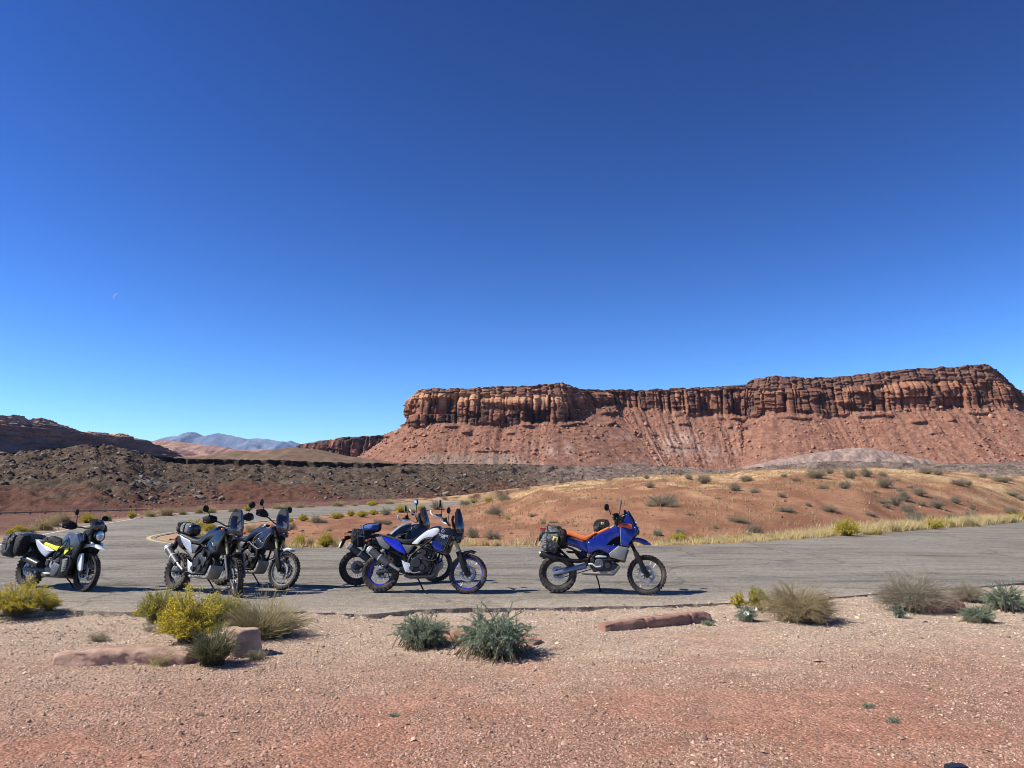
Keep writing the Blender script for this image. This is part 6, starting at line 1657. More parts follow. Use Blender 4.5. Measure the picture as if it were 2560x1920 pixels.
bikeD = rally('motorcycle', 'dark motorcycle with silver tank edge parked behind the blue and white one', 892, 1465, 1096, False,
      dict(rim='dark_metal', fender='gloss_black', tank='silver_paint', panel='dark_blue_black', tail='gloss_black', nose='dark_blue_black', insert='dark_blue_black', skid='skid_alloy', guard='white_paint', trim='silver_paint', screen='smoke_screen'))
emblem(bikeD, 1487, 505, -0.2005, 0.030)
bikeB = rally('motorcycle', 'black and silver motorcycle with its front wheel turned to the camera', 437, 1477, 598, True,
      dict(rim='dark_metal', fender='black_plastic', tank='dark_blue_black', panel='gloss_black', tail='silver_paint', tail2='black_plastic', side='grey_cover', nose='gloss_black', insert='gloss_black', skid='skid_alloy', guard='black_plastic', bars=False, screen='clear_screen', silencer='grey_cover', fork_guard='grey_guard', mirr=((0.0, 0.0, 0.5), (0.0, 0.02, -0.5))), steer=-28)
bikeC = rally('motorcycle', 'dark motorcycle with grey crash bars parked behind the black and silver one', 549, 1463, 718, True,
      dict(rim='silver_paint', fender='pale_grey_panel', tank='dark_blue_black', panel='dark_blue_black', tail='gloss_black', nose='dark_blue_black', insert='dark_blue_black', skid='skid_alloy', guard='black_plastic', barm='grey_cover', screen='clear_screen'), steer=4)

# ---------------------------------------------------------------- blue and orange bike on the right
def KX(zx, zy):
    x = (zx - 430) / 818.0; return (x, (1470 - 22 * x - zy) / 815.0)
def KP(*l): return [KX(*p) for p in l]
def k3(zx, zy, y):
    a = KX(zx, zy); return (a[0], y, a[1])
def ktm():
    b = Bike('motorcycle', 'blue motorcycle with orange seat standing alone on the right', 1393.9, 1483, 1614.6, 1.575, False, 10, 0, KX(1480, 560), R(26))
    hr = 0.338; hf = (1.575, 0.345)
    b.wheel(0, hr, 0.341, 0.150, 'dark_metal', 24, 0.12); b.wheel(hf[0], hf[1], 0.346, 0.092, 'dark_metal', 38, 0.145, True)
    forks(b, KX(1452, 620), hf, 'black_plastic', 'black_plastic', 0.42, (0.028, 0.031), 'black_plastic')
    swing(b, KX(850, 1062), (0, hr), 'blue_steel', 0.02, 0.042)
    b.add('front_mudguard', m_slab(KP((1475, 700), (1510, 652), (1590, 636), (1650, 645), (1720, 670), (1795, 728), (1760, 738), (1690, 735), (1610, 700), (1560, 690), (1500, 720)), 0.075, 0.02), 'blue_paint')
    # bodywork
    b.add('fuel_tank', m_slab(KP((850, 722), (920, 690), (1000, 640), (1080, 590), (1190, 520), (1290, 478), (1345, 470), (1360, 640), (1300, 720), (1260, 775), (1180, 890), (1050, 840), (985, 870), (890, 885)), 0.115, 0.03), 'black_plastic')
    b.pair('tank_panel', lambda sd: m_slab(KP((852, 726), (930, 690), (1010, 636), (1090, 592), (1190, 540), (1290, 500), (1345, 488), (1352, 560), (1348, 640), (1290, 660), (1215, 712), (1150, 768), (1240, 770), (1330, 776), (1255, 840), (1180, 896), (1110, 862), (1050, 842), (990, 862), (945, 888), (882, 892), (868, 800)), 0.026, 0.018, sd * 0.150, lambda x, z: 0.80 + 0.2 * max(0, min(1, (x - 0.5) / 0.4))), 'blue_paint')
    b.pair('tail_panel', lambda sd: m_slab(KP((540, 640), (590, 656), (700, 690), (790, 720), (848, 732), (866, 800), (878, 886), (800, 862), (700, 806), (610, 785), (530, 770)), 0.024, 0.014, sd * 0.128), 'blue_paint')
    b.pair('tail_stripe', lambda sd: m_slab(KP((560, 652), (700, 690), (790, 718), (850, 734), (850, 752), (790, 737), (700, 708), (560, 668)), 0.003, 0.001, sd * 0.152), 'gloss_black')
    b.add('seat', m_slab(KP((560, 574), (600, 578), (700, 606), (780, 634), (850, 648), (900, 626), (960, 588), (1010, 566), (1020, 592), (960, 640), (905, 690), (850, 724), (780, 708), (690, 676), (590, 648), (560, 640)), 0.135, 0.025, 0, lambda x, z: 1.0 - 0.3 * max(0, min(1, (x - 0.5) / 0.2))), 'orange_vinyl')
    b.add('tank_strip', m_slab(KP((1000, 594), (1060, 560), (1180, 500), (1196, 512), (1190, 542), (1100, 588), (1030, 618)), 0.130, 0.02), 'orange_vinyl')
    b.pair('fairing', lambda sd: m_slab(KP((1330, 500), (1345, 468), (1400, 440), (1436, 360), (1458, 272), (1478, 310), (1528, 420), (1580, 545), (1578, 585), (1530, 655), (1480, 730), (1470, 780), (1362, 774), (1350, 640)), 0.020, 0.014, sd * 0.165, lambda x, z: 1.0 - 0.55 * max(0, min(1, (z - 1.15) / 0.4)) - 0.35 * max(0, min(1, (x - 1.25) / 0.22))), 'blue_paint')
    b.add('headlight_mask', m_slab(KP((1400, 470), (1450, 300), (1475, 270), (1560, 420), (1612, 555), (1606, 590), (1540, 660), (1480, 700), (1420, 600)), 0.105, 0.04, 0, lambda x, z: 1.0 - 0.4 * max(0, min(1, (z - 1.15) / 0.4))), 'gloss_black')
    b.add('mask_edge', m_slab(KP((1462, 255), (1480, 250), (1540, 350), (1628, 545), (1626, 580), (1606, 600), (1600, 560), (1535, 410)), 0.05, 0.01), 'gloss_black')
    for zy in (470, 540): b.add('headlight', m_ell((KX(1575 + (zy - 470) * 0.40, zy)[0] + 0.012, 0, KX(0, zy)[1]), (0.022, 0.045, 0.03)), 'lamp_glass')
    b.add('windscreen', m_screen(KP((1470, 330), (1462, 290), (1440, 245)), [0.075, 0.07, 0.045], [0.135, 0.125, 0.085]), 'blue_screen')
    b.pair('screen_brace', lambda sd: m_tube([k3(1450, 312, sd * 0.10), k3(1375, 340, sd * 0.07)], 0.007, 6), 'bright_silver')
    b.pair('fairing_decal', lambda sd: m_slab(KP((1318, 502), (1345, 462), (1420, 448), (1515, 462), (1528, 520), (1505, 532), (1420, 508)), 0.003, 0.001, sd * 0.188 * 0.985, lambda x, z: 1.0), 'orange_paint')
    b.add('cockpit_tower', m_slab(KP((1365, 470), (1340, 330), (1400, 300), (1440, 330), (1430, 420), (1400, 470)), 0.06, 0.012), 'black_plastic')
    b.pair('side_guard', lambda sd: m_slab(KP((1192, 905), (1255, 850), (1332, 782), (1400, 790), (1468, 800), (1440, 880), (1408, 985), (1370, 985), (1290, 965), (1200, 945)), 0.026, 0.014, sd * 0.175), 'grey_guard')
    b.pair('guard_edge', lambda sd: m_tube([k3(1190, 897, sd * 0.19), k3(1258, 840, sd * 0.19), k3(1330, 779, sd * 0.185)], 0.007, 6), 'bright_silver')
    b.add('inner_frame', m_slab(KP((880, 880), (1150, 770), (1360, 640), (1380, 790), (1400, 960), (1300, 1000), (1180, 940), (1000, 900)), 0.12, 0.02), 'black_plastic')
    # engine
    fx = dict(case=KP((905, 960), (960, 920), (1080, 905), (1180, 930), (1240, 980), (1320, 1040), (1290, 1100), (1180, 1150), (960, 1155), (900, 1080)), cyl=KP((1000, 940), (1010, 880), (1060, 850), (1160, 880), (1190, 960)),
              covers=[(KX(1045, 1040), 0.090), (KX(1170, 1060), 0.055), (KX(945, 1000), 0.045)], hoses=[([k3(930, 980, 0.15), k3(985, 905, 0.165), k3(1000, 870, 0.14)], 0.012), ([k3(1120, 985, 0.16), k3(1230, 985, 0.17), k3(1330, 960, 0.16)], 0.02)], bolts=[(*KX(880, 915), 0.012), (*KX(960, 1075), 0.012), (*KX(1240, 1010), 0.012)])
    engine(b, fx, 'engine_metal', 0.150, 'grey_cover')
    b.pair('head_cover', lambda sd: m_slab(KP((985, 925), (1060, 912), (1150, 928), (1150, 948), (1070, 950), (985, 955)), 0.03, 0.01, sd * 0.14), 'bright_silver')
    b.pair('footpeg_bracket', lambda sd: m_tube([k3(890, 1052, sd * 0.17), k3(950, 1050, sd * 0.19), k3(1000, 1090, sd * 0.195), k3(1070, 1078, sd * 0.195)], 0.014, 8), 'bright_silver')
    b.pair('frame_tube', lambda sd: m_tube([k3(1420, 560, sd * 0.06), k3(1200, 780, sd * 0.13), k3(900, 930, sd * 0.14), k3(860, 1060, sd * 0.13)], 0.016, 10), 'black_plastic')
    b.pair('subframe_tube', lambda sd: m_tube([k3(500, 790, sd * 0.10), k3(640, 830, sd * 0.11), k3(860, 940, sd * 0.13)], 0.013, 8), 'dark_metal')
    b.pair('subframe_stay', lambda sd: m_tube([k3(560, 880, sd * 0.10), k3(700, 880, sd * 0.10), k3(880, 900, sd * 0.12)], 0.012, 8), 'dark_metal')
    b.add('rear_shock', m_tube([k3(800, 850, 0), k3(870, 1060, 0)], 0.04, 12), 'dark_metal')
    b.add('air_box', m_slab(KP((640, 830), (860, 900), (850, 1010), (760, 1000), (680, 900)), 0.075, 0.02), 'black_plastic')
    b.add('rear_mudguard', m_slab(KP((200, 700), (330, 760), (480, 850), (600, 960), (585, 975), (460, 890), (330, 820), (200, 740)), 0.075, 0.012), 'black_plastic')
    sk = b.add('skid_plate', m_slab(KP((770, 1165), (960, 1160), (1080, 1120), (1110, 1065), (1250, 1045), (1330, 1045), (1335, 1070), (1275, 1150), (1240, 1182), (960, 1192), (790, 1188)), 0.14, 0.02), 'skid_alloy')
    for zx in (1168, 1212, 1252):
        for zy in (1082, 1115):
            for sd in (-1, 1): b.add('plate_hole', m_lathe([(0.001, sd * 0.1415), (0.011, sd * 0.1415), (0.011, sd * 0.13)], 12, (KX(zx - (zy - 1082) * 0.25, zy)[0], 0, KX(zx, zy)[1])), 'gloss_black', parent=sk)
    for sd in (-1, 1):
        s0 = np.array(k3(185, 935, sd * 0.19)); s1 = np.array(k3(430, 972, sd * 0.185))
        ex = b.add('silencer', m_tube([s0, s1], 0.055, 18), 'dark_metal'); b.add('end_cap', m_tube([s0 - (s1 - s0) * 0.05, s0 + (s1 - s0) * 0.03], 0.048, 18, 0.057), 'aluminium', parent=ex)
        b.add('exhaust_pipe', m_tube([s1, k3(700, 1010, sd * 0.16), k3(880, 980, sd * 0.13)], 0.022, 10), 'dark_metal')
    b.pair('rear_carrier', lambda sd: m_tube([k3(170, 560, sd * 0.10), k3(300, 560, sd * 0.10), k3(520, 640, sd * 0.11), k3(560, 780, sd * 0.12)], 0.010, 8), 'red_lens')
    b.add('tail_unit', m_slab(KP((165, 565), (300, 560), (300, 600), (200, 612), (168, 596)), 0.07, 0.012), 'red_lens')
    b.add('plate_bracket', m_slab(KP((205, 610), (150, 660), (140, 730), (170, 740), (215, 680)), 0.04, 0.01), 'black_plastic')
    b.add('number_plate', m_slab(KP((128, 690), (92, 795), (86, 792), (120, 688)), 0.085, 0.001), 'number_plate')
    b.pair('rear_indicator', lambda sd: m_ell(k3(130, 705, sd * 0.14), (0.02, 0.03, 0.018)), 'amber_lens')
    b.pair('front_indicator', lambda sd: m_ell(k3(1556, 508, sd * 0.15), (0.02, 0.032, 0.02)), 'lamp_glass')
    b.add('tank_cap', m_slab(KP((1185, 522), (1250, 480), (1270, 490), (1205, 532)), 0.06, 0.006, -0.06), 'bright_silver')
    b.pair('panel_bolt', lambda sd: m_ell(k3(897, 745, sd * 0.172), (0.013, 0.006, 0.013)), 'bright_silver')
    for zx, zy in ((1362, 660), (1366, 760), (1255, 765), (965, 668)): b.pair('panel_bolt', lambda sd: m_ell(k3(zx, zy, sd * 0.182), (0.008, 0.005, 0.008)), 'aluminium')
    b.pair('panel_seam', lambda sd: m_tube([k3(1350, 492, sd * 0.183), k3(1360, 600, sd * 0.186), k3(1357, 700, sd * 0.186), k3(1362, 772, sd * 0.186)], 0.0035, 6), 'pale_grey_panel')
    b.pair('panel_seam', lambda sd: m_tube([k3(855, 730, sd * 0.155), k3(870, 800, sd * 0.157), k3(884, 890, sd * 0.157)], 0.004, 6), 'gloss_black')
    b.pair('panel_seam', lambda sd: m_tube([k3(1080, 640, sd * 0.176), k3(1200, 600, sd * 0.178), k3(1330, 560, sd * 0.178)], 0.003, 6), 'gloss_black')
    b.pair('fuel_hose', lambda sd: m_tube([k3(1130, 850, sd * 0.165), k3(1090, 905, sd * 0.175), k3(1010, 900, sd * 0.17), k3(960, 960, sd * 0.165)], 0.009, 6), 'black_plastic')
    b.pair('clutch_cable', lambda sd: m_tube([k3(1340, 400, sd * 0.12), k3(1290, 440, sd * 0.16), k3(1300, 500, sd * 0.14)], 0.006, 6), 'black_plastic')
    b.pair('fairing_painted_shade', lambda sd: m_slab(KP((1390, 440), (1460, 300), (1530, 430), (1560, 500), (1520, 462), (1420, 448)), 0.002, 0.001, sd * 0.176, lambda x, z: 1.0 - 0.55 * max(0, min(1, (z - 1.15) / 0.4)) - 0.30 * max(0, min(1, (x - 1.25) / 0.22))), 'dark_blue_black')  # thin dark sheet that paints shade onto the upper fairing
    bars(b, KX(1370, 400), KX(1262, 398), 'black_plastic', 0.40)
    mirror(b, (KX(1225, 0)[0], -0.31, KX(0, 385)[1]), (KX(1166, 0)[0], -0.36, KX(0, 282)[1]), (0.014, 0.056, 0.060), (0.0, 0.12, -0.75), glass='mirror_glass')
    mirror(b, (KX(1320, 0)[0], 0.27, KX(0, 330)[1]), (KX(1352, 0)[0], 0.36, KX(0, 128)[1]), (0.013, 0.055, 0.068), (0.0, 0.05, 0.1))
    stand(b, k3(985, 1192, 0.14), (KX(1035, 0)[0], 0.30, 0.056))
    t = wtext(b, 'ADVENTURE', 0.040, 715, 706, -0.1545, 'orange_vinyl', R(-15), KX)
    t2 = wtext(b, '990', 0.060, 1420, 482, -0.190, 'gloss_black', R(-4), KX)
    return b
bikeF = ktm()

# ---------------------------------------------------------------- grey, white and yellow bike on the left
def NX(zx, zy):
    t = (zx - 415) / 1098.0; return (t * 1.513, (1455 + 25 * t - zy) / 862.0)
def NP(*l): return [NX(*p) for p in l]
def NY(y, *l): return [(NX(*p)[0] + 0.80 * y, NX(*p)[1]) for p in l]
def n3(zx, zy, y):
    a = NX(zx, zy); return (a[0] + 0.80 * abs(y), y, a[1])
def norden():
    b = Bike('motorcycle', 'grey, white and yellow motorcycle with round headlight at far left', 66, 1469, 233, 1.513, True, 10, -6, NX(1400, 640), R(26))
    hr = 0.335; hf = (1.513, 0.345)
    b.wheel(0, hr, 0.338, 0.150, 'dark_metal', 30, 0.12); b.wheel(hf[0], hf[1], 0.346, 0.096, 'dark_metal', 44, 0.150, True)
    forks(b, NX(1370, 650), hf, 'dark_metal', 'black_plastic', 0.45, (0.026, 0.03))
    b.pair('fork_shield', lambda sd: m_slab(NY(0.14, (1345, 940), (1385, 905), (1440, 900), (1480, 1150), (1445, 1175), (1400, 1150), (1355, 1060)), 0.022, 0.012, sd * 0.14), 'white_paint', True)
    swing(b, NX(880, 1180), (0, hr), 'dark_metal', 0.02, 0.04)
    b.add('front_mudguard', m_slab(NP((1390, 770), (1440, 748), (1560, 745), (1640, 762), (1760, 840), (1700, 838), (1600, 805), (1500, 800), (1400, 830)), 0.080, 0.02), 'white_paint')
    b.add('mudguard_underside', m_slab(NP((1390, 835), (1500, 806), (1590, 812), (1560, 880), (1440, 900)), 0.06, 0.015), 'black_plastic')
    b.add('fuel_tank', m_slab(NP((985, 770), (1010, 690), (1060, 620), (1130, 572), (1290, 580), (1400, 630), (1410, 700), (1330, 810), (1200, 880), (1050, 860)), 0.145, 0.028, 0, lambda x, z: 0.7 + 0.3 * max(0, min(1, (x - 0.8) / 0.25))), 'slate_grey_paint')
    b.pair('tank_panel', lambda sd: m_slab(NY(0.165, (1130, 700), (1200, 640), (1290, 588), (1390, 620), (1412, 690), (1330, 800), (1250, 826), (1140, 800)), 0.025, 0.018, sd * 0.165), 'slate_grey_paint')
    b.pair('lower_tank', lambda sd: m_slab(NY(0.17, (1060, 830), (1250, 825), (1330, 800), (1390, 720), (1400, 800), (1340, 960), (1280, 1100), (1260, 1240), (1180, 1275), (1060, 1270), (1080, 1100), (1030, 980)), 0.05, 0.03, sd * 0.17), 'black_plastic')
    b.pair('yellow_panel', lambda sd: m_slab(NY(0.222, (1095, 832), (1252, 828), (1190, 880), (1105, 948), (1092, 920)), 0.006, 0.004, sd * 0.222), 'yellow_paint')
    b.pair('seat_stripe', lambda sd: m_slab(NY(0.135, (612, 772), (650, 738), (740, 760), (860, 796), (1010, 800), (960, 850), (905, 878), (840, 852), (720, 805)), 0.012, 0.008, sd * 0.135), 'yellow_paint')
    b.add('seat', m_slab(NP((470, 690), (560, 688), (700, 715), (860, 770), (960, 768), (1020, 720), (1030, 790), (900, 812), (760, 790), (600, 750), (480, 725)), 0.13, 0.03), 'seat_vinyl')
    b.pair('tail_panel', lambda sd: m_slab(NY(0.145, (450, 718), (500, 712), (600, 775), (720, 810), (862, 872), (800, 905), (720, 972), (640, 930), (560, 868), (490, 790)), 0.022, 0.014, sd * 0.145), 'pale_grey_panel')
    b.pair('tail_top', lambda sd: m_slab(NY(0.166, (455, 716), (505, 712), (605, 778), (720, 812), (862, 876), (735, 890), (600, 800)), 0.008, 0.006, sd * 0.166), 'white_paint')
    b.add('under_tail', m_slab(NP((470, 740), (860, 880), (840, 980), (720, 975), (560, 900)), 0.09, 0.02), 'black_plastic')
    b.add('rear_mudguard', m_slab(NP((330, 760), (480, 760), (560, 900), (520, 960), (440, 870), (330, 800)), 0.07, 0.015), 'black_plastic')
    hl = NX(1590, 622)
    b.add('lamp_bowl', m_lathe([(0.02, 0), (0.07, 0.02), (0.098, 0.07), (0.102, 0.11), (0.098, 0.125)], 32), 'gloss_black').matrix_local = Matrix.Translation((hl[0] - 0.075, 0, hl[1])) @ Matrix.Rotation(-R(90), 4, 'Z')
    hd = b.add('headlight', m_ell((hl[0] + 0.045, 0, hl[1]), (0.030, 0.090, 0.092), u=28, v=14), 'lamp_glass')
    b.add('lamp_ring', m_lathe([(0.090, 0), (0.104, 0), (0.104, 0.016), (0.090, 0.016)], 36, (0, 0, 0), True), 'black_plastic').matrix_local = Matrix.Translation((hl[0] + 0.036, 0, hl[1])) @ Matrix.Rotation(-R(90), 4, 'Z')
    b.add('nose_fairing', m_slab(NP((1380, 560), (1440, 520), (1560, 500), (1570, 560), (1560, 700), (1600, 760), (1500, 760), (1400, 720)), 0.12, 0.04), 'black_plastic')
    b.pair('fog_lamp', lambda sd: m_ell((NX(1600, 0)[0], sd * 0.10, NX(0, 715)[1]), (0.03, 0.03, 0.03)), 'lamp_glass')
    rows = [(1600, 540), (1622, 480), (1610, 420), (1580, 370)]
    b.add('windscreen', m_screen(NP(*rows), [0.10, 0.13, 0.13, 0.10], [0.13, 0.16, 0.155, 0.12]), 'clear_screen')
    b.add('screen_frame', m_slab(NP((1440, 540), (1490, 420), (1540, 400), (1550, 520), (1510, 600)), 0.07, 0.01), 'black_plastic')
    fx = dict(case=NP((850, 1080), (900, 1000), (1000, 960), (1120, 990), (1180, 1060), (1200, 1230), (1040, 1275), (900, 1265), (850, 1190)), cyl=NP((960, 1000), (960, 880), (1050, 850), (1180, 900), (1180, 1010)),
              covers=[(NX(1000, 1090), 0.085), (NX(890, 1070), 0.055), (NX(1090, 1030), 0.045)], hoses=[([n3(870, 1120, 0.16), n3(880, 940, 0.17), n3(960, 850, 0.15)], 0.014)], bolts=[(*NX(960, 1050), 0.02), (*NX(1070, 1010), 0.02)])
    engine(b, fx, 'engine_metal', 0.150, 'aluminium')
    b.pair('engine_guard', lambda sd: m_slab(NY(0.205, (905, 1095), (960, 1062), (1068, 1100), (1045, 1200), (1000, 1262), (930, 1266), (905, 1180)), 0.012, 0.008, sd * 0.205), 'grey_cover')
    b.pair('crash_bar', lambda sd: m_tube([n3(1020, 985, sd * 0.21), n3(1022, 880, sd * 0.235), n3(1060, 822, sd * 0.245), n3(1180, 828, sd * 0.25), n3(1192, 880, sd * 0.25), n3(1110, 955, sd * 0.24), n3(1030, 990, sd * 0.21)], 0.0135, 10), 'black_plastic')
    b.pair('radiator', lambda sd: m_slab(NY(0.15, (1150, 1010), (1240, 990), (1250, 1180), (1170, 1210)), 0.02, 0.006, sd * 0.222), 'grey_guard')
    for k in range(5):
        b.pair('radiator_slat', lambda sd: m_tube([n3(1152, 1030 + 34 * k, sd * 0.244), n3(1246, 1012 + 34 * k, sd * 0.244)], 0.006, 6), 'black_plastic')
    b.pair('lower_crash_bar', lambda sd: m_tube([n3(1110, 955, sd * 0.23), n3(1230, 960, sd * 0.25), n3(1270, 1060, sd * 0.24), n3(1230, 1200, sd * 0.22), n3(1090, 1262, sd * 0.17)], 0.0125, 10), 'dark_metal')
    b.pair('tank_seam', lambda sd: m_tube([n3(1130, 702, sd * 0.19), n3(1140, 800, sd * 0.192), n3(1250, 826, sd * 0.192), n3(1332, 800, sd * 0.19)], 0.006, 6), 'gloss_black')
    b.pair('knee_panel', lambda sd: m_slab(NY(0.15, (1000, 770), (1015, 695), (1065, 640), (1120, 690), (1130, 790), (1060, 830)), 0.012, 0.01, sd * 0.135), 'dark_blue_black')
    b.pair('clutch_cable', lambda sd: m_tube([n3(1060, 700, sd * 0.16), n3(960, 830, sd * 0.19), n3(900, 960, sd * 0.20), n3(890, 1100, sd * 0.19)], 0.009, 6), 'gloss_black')
    b.pair('frame_tube', lambda sd: m_tube([n3(1330, 660, sd * 0.06), n3(1100, 830, sd * 0.14), n3(900, 990, sd * 0.15), n3(870, 1190, sd * 0.14)], 0.018, 10), 'black_plastic')
    b.pair('subframe_tube', lambda sd: m_tube([n3(470, 800, sd * 0.10), n3(700, 960, sd * 0.11), n3(880, 1000, sd * 0.13)], 0.013, 8), 'dark_metal')
    b.add('rear_shock', m_tube([n3(780, 930, 0), n3(860, 1180, 0)], 0.04, 12), 'dark_metal')
    b.add('skid_plate', m_slab(NP((760, 1235), (900, 1225), (920, 1262), (1260, 1240), (1275, 1262), (1180, 1290), (780, 1280)), 0.13, 0.02), 'dark_skid')
    s0 = np.array(n3(330, 1000, -0.19)); s1 = np.array(n3(640, 1100, -0.185)); d = s1 - s0
    ex = b.add('silencer', m_tube([s0, s0 + d * 0.1, s1], 0.062, 18), 'dark_metal'); b.add('end_cap', m_tube([s0 - d * 0.05, s0 + d * 0.03], 0.05, 18, 0.064), 'aluminium', parent=ex)
    b.pair('footpeg_bracket', lambda sd: m_slab(NY(0.17, (740, 1220), (800, 1215), (905, 1218), (905, 1240), (800, 1245)), 0.02, 0.008, sd * 0.17), 'bright_silver')
    bars(b, (NX(1250, 0)[0] + 0.06, NX(1250, 500)[1]), (NX(1120, 0)[0] + 0.24, NX(1120, 490)[1]), 'black_plastic', 0.42)
    mirror(b, (NX(1270, 0)[0] + 0.16, -0.26, NX(0, 440)[1]), (NX(1310, 0)[0] + 0.18, -0.33, NX(0, 245)[1]), (0.018, 0.055, 0.055), (0, 0, 0.5))
    mirror(b, (NX(1270, 0)[0] + 0.0, 0.26, NX(0, 440)[1]), (NX(1310, 0)[0] - 0.02, 0.36, NX(0, 290)[1]), (0.018, 0.06, 0.05), (0, 0, -0.5))
    stand(b, n3(960, 1285, 0.14), (NX(1050, 0)[0], 0.30, 0.056))
    return b
bikeA = norden()

# ---------------------------------------------------------------- luggage (things of their own, carried by the bikes)
def baggage(b, name, label, cat, at):
    """an Empty standing where the luggage sits, in the leaning frame of its bike"""
    e = link(name, None, label=label, category=cat)
    e.matrix_world = b.M @ Matrix.Translation(at)
    return e
def bpart(e, name, me, mat, parent=None):
    if len(me.materials) == 0: me.materials.append(BM[mat])
    o = bpy.data.objects.new(name, me); COL.objects.link(o); o.parent = parent or e; return o
def ring(c, rx, rz, y0, y1=None, r=0.008, n=20, axis='y'):
    pts = []
    for k in range(n + 1):
        a = 2 * math.pi * k / n
        ca, sa = math.copysign(abs(math.cos(a)) ** 0.7, math.cos(a)), math.copysign(abs(math.sin(a)) ** 0.7, math.sin(a))
        if axis == 'y': pts.append((c[0] + rx * ca, c[1] + y0, c[2] + rz * sa))
        elif axis == 'x': pts.append((c[0] + y0, c[1] + rx * ca, c[2] + rz * sa))
        else: pts.append((c[0] + rx * ca, c[1] + rz * sa, c[2] + y0))
    return m_tube(pts, r, 6)
def flatstrap(c, rx, ry, z0, w=0.02):
    V, F = [], []; n = 24
    for k in range(n):
        a = 2 * math.pi * k / n; ca, sa = math.copysign(abs(math.cos(a)) ** 0.7, math.cos(a)), math.copysign(abs(math.sin(a)) ** 0.7, math.sin(a))
        for s in (-1, 1): V.append((c[0] + s * w, c[1] + rx * ca, c[2] + ry * sa))
    for k in range(n): F.append((2 * k, 2 * k + 1, (2 * k + 3) % (2 * n), (2 * k + 2) % (2 * n)))
    me = bpy.data.meshes.new('strap'); me.from_pydata(V, [], F); me.update(); return me
# right-hand bike: grey saddlebags and a black tank bag
o = KX(375, 715)
e = baggage(bikeF, 'saddlebags', 'grey and black soft saddlebags strapped behind the orange seat', 'bag', (o[0], 0, o[1]))
rel = lambda zx, zy, y: (KX(zx, zy)[0] - o[0], y, KX(zx, zy)[1] - o[1])
for sd in (-1, 1):
    g = bpart(e, 'side_bag', m_ell(rel(350, 730, sd * 0.255), (0.155, 0.115, 0.215), (0, 0.30, 0), 34, 24, 0.62, 0.30, 3 + sd), 'bag_grey')
    bpart(e, 'bag_front', m_ell(rel(500, 690, sd * 0.245), (0.085, 0.10, 0.155), (0, 0.15, 0), 20, 14, 0.6, 0.10, 6 + sd), 'bag_black')
    bpart(e, 'bag_bottom', m_ell(rel(330, 840, sd * 0.25), (0.15, 0.10, 0.08), (0, 0.35, 0), 20, 12, 0.7, 0.12, 9 + sd), 'bag_charcoal')
    for zx, zy, rr_ in ((300, 640, 0.16), (330, 760, 0.165)):
        bpart(e, 'strap', ring(rel(zx + 40, zy, sd * 0.258), 0.150, 0.122, 0, r=0.009, axis='z'), 'bag_black')
    bpart(e, 'strap', ring(rel(300, 720, sd * 0.255), 0.121, 0.22, 0, r=0.009, axis='x'), 'bag_black')
    pt = bpart(e, 'label_patch', m_slab([(-0.045, -0.045), (0.045, -0.045), (0.045, 0.045), (-0.045, 0.045)], 0.004, 0.003), 'patch_yellow')
    q = rel(420, 735, sd * 0.372); pt.location = q; pt.rotation_euler = (0, 0.25, 0)
    bpart(e, 'patch_mark', m_slab([(-0.012, -0.03), (0.018, -0.03), (0.012, 0.0), (0.02, 0.028), (-0.006, 0.012), (-0.016, 0.03)], 0.002, 0.001, sd * 0.005), 'gloss_black', parent=pt)
bpart(e, 'top_roll', m_ell(rel(390, 575, 0), (0.12, 0.27, 0.075), (0, 0, 0), 24, 16, 0.6, 0.14, 2), 'bag_charcoal')
bpart(e, 'roll_closure', m_slab(KP((285, 500), (330, 520), (380, 530), (330, 560), (300, 545)), 0.2, 0.01), 'bag_black').location = (-o[0], 0, -o[1])
bpart(e, 'rear_pouch', m_ell(rel(225, 640, -0.02), (0.075, 0.14, 0.075), (0, 0.4, 0), 18, 12, 0.7, 0.14, 5), 'bag_charcoal')
o2 = KX(1065, 490)
e = baggage(bikeF, 'tank_bag', 'black tank bag with small yellow tag on the blue motorcycle', 'bag', (o2[0], 0, o2[1]))
g = bpart(e, 'bag_body', m_slab([(KX(*p)[0] - o2[0], KX(*p)[1] - o2[1]) for p in ((958, 560), (955, 480), (975, 425), (1020, 394), (1100, 388), (1170, 392), (1192, 440), (1186, 505), (1120, 545), (1045, 582), (990, 582))], 0.105, 0.045), 'bag_black')
for sd in (-1, 1):
    pt = bpart(e, 'label_tag', m_slab([(-0.022, -0.02), (0.022, -0.02), (0.022, 0.022), (-0.022, 0.022)], 0.003, 0.002), 'patch_yellow'); pt.location = (KX(1090, 0)[0] - o2[0], sd * 0.106, KX(1090, 455)[1] - o2[1])
    bpart(e, 'tag_mark', m_slab([(-0.006, -0.014), (0.009, -0.014), (0.004, 0.0), (0.009, 0.014), (-0.008, 0.008)], 0.001, 0.0005, sd * 0.004), 'gloss_black', parent=pt)
    bpart(e, 'zip', m_tube([(KX(1135, 400)[0] - o2[0], sd * 0.106, KX(1135, 400)[1] - o2[1]), (KX(1110, 520)[0] - o2[0], sd * 0.107, KX(1110, 520)[1] - o2[1])], 0.004, 6), 'grey_cover')
    bpart(e, 'side_pocket', m_ell((KX(1010, 0)[0] - o2[0], sd * 0.105, KX(1010, 530)[1] - o2[1]), (0.05, 0.03, 0.045), (0, 0, 0), 14, 10, 0.7), 'bag_charcoal')
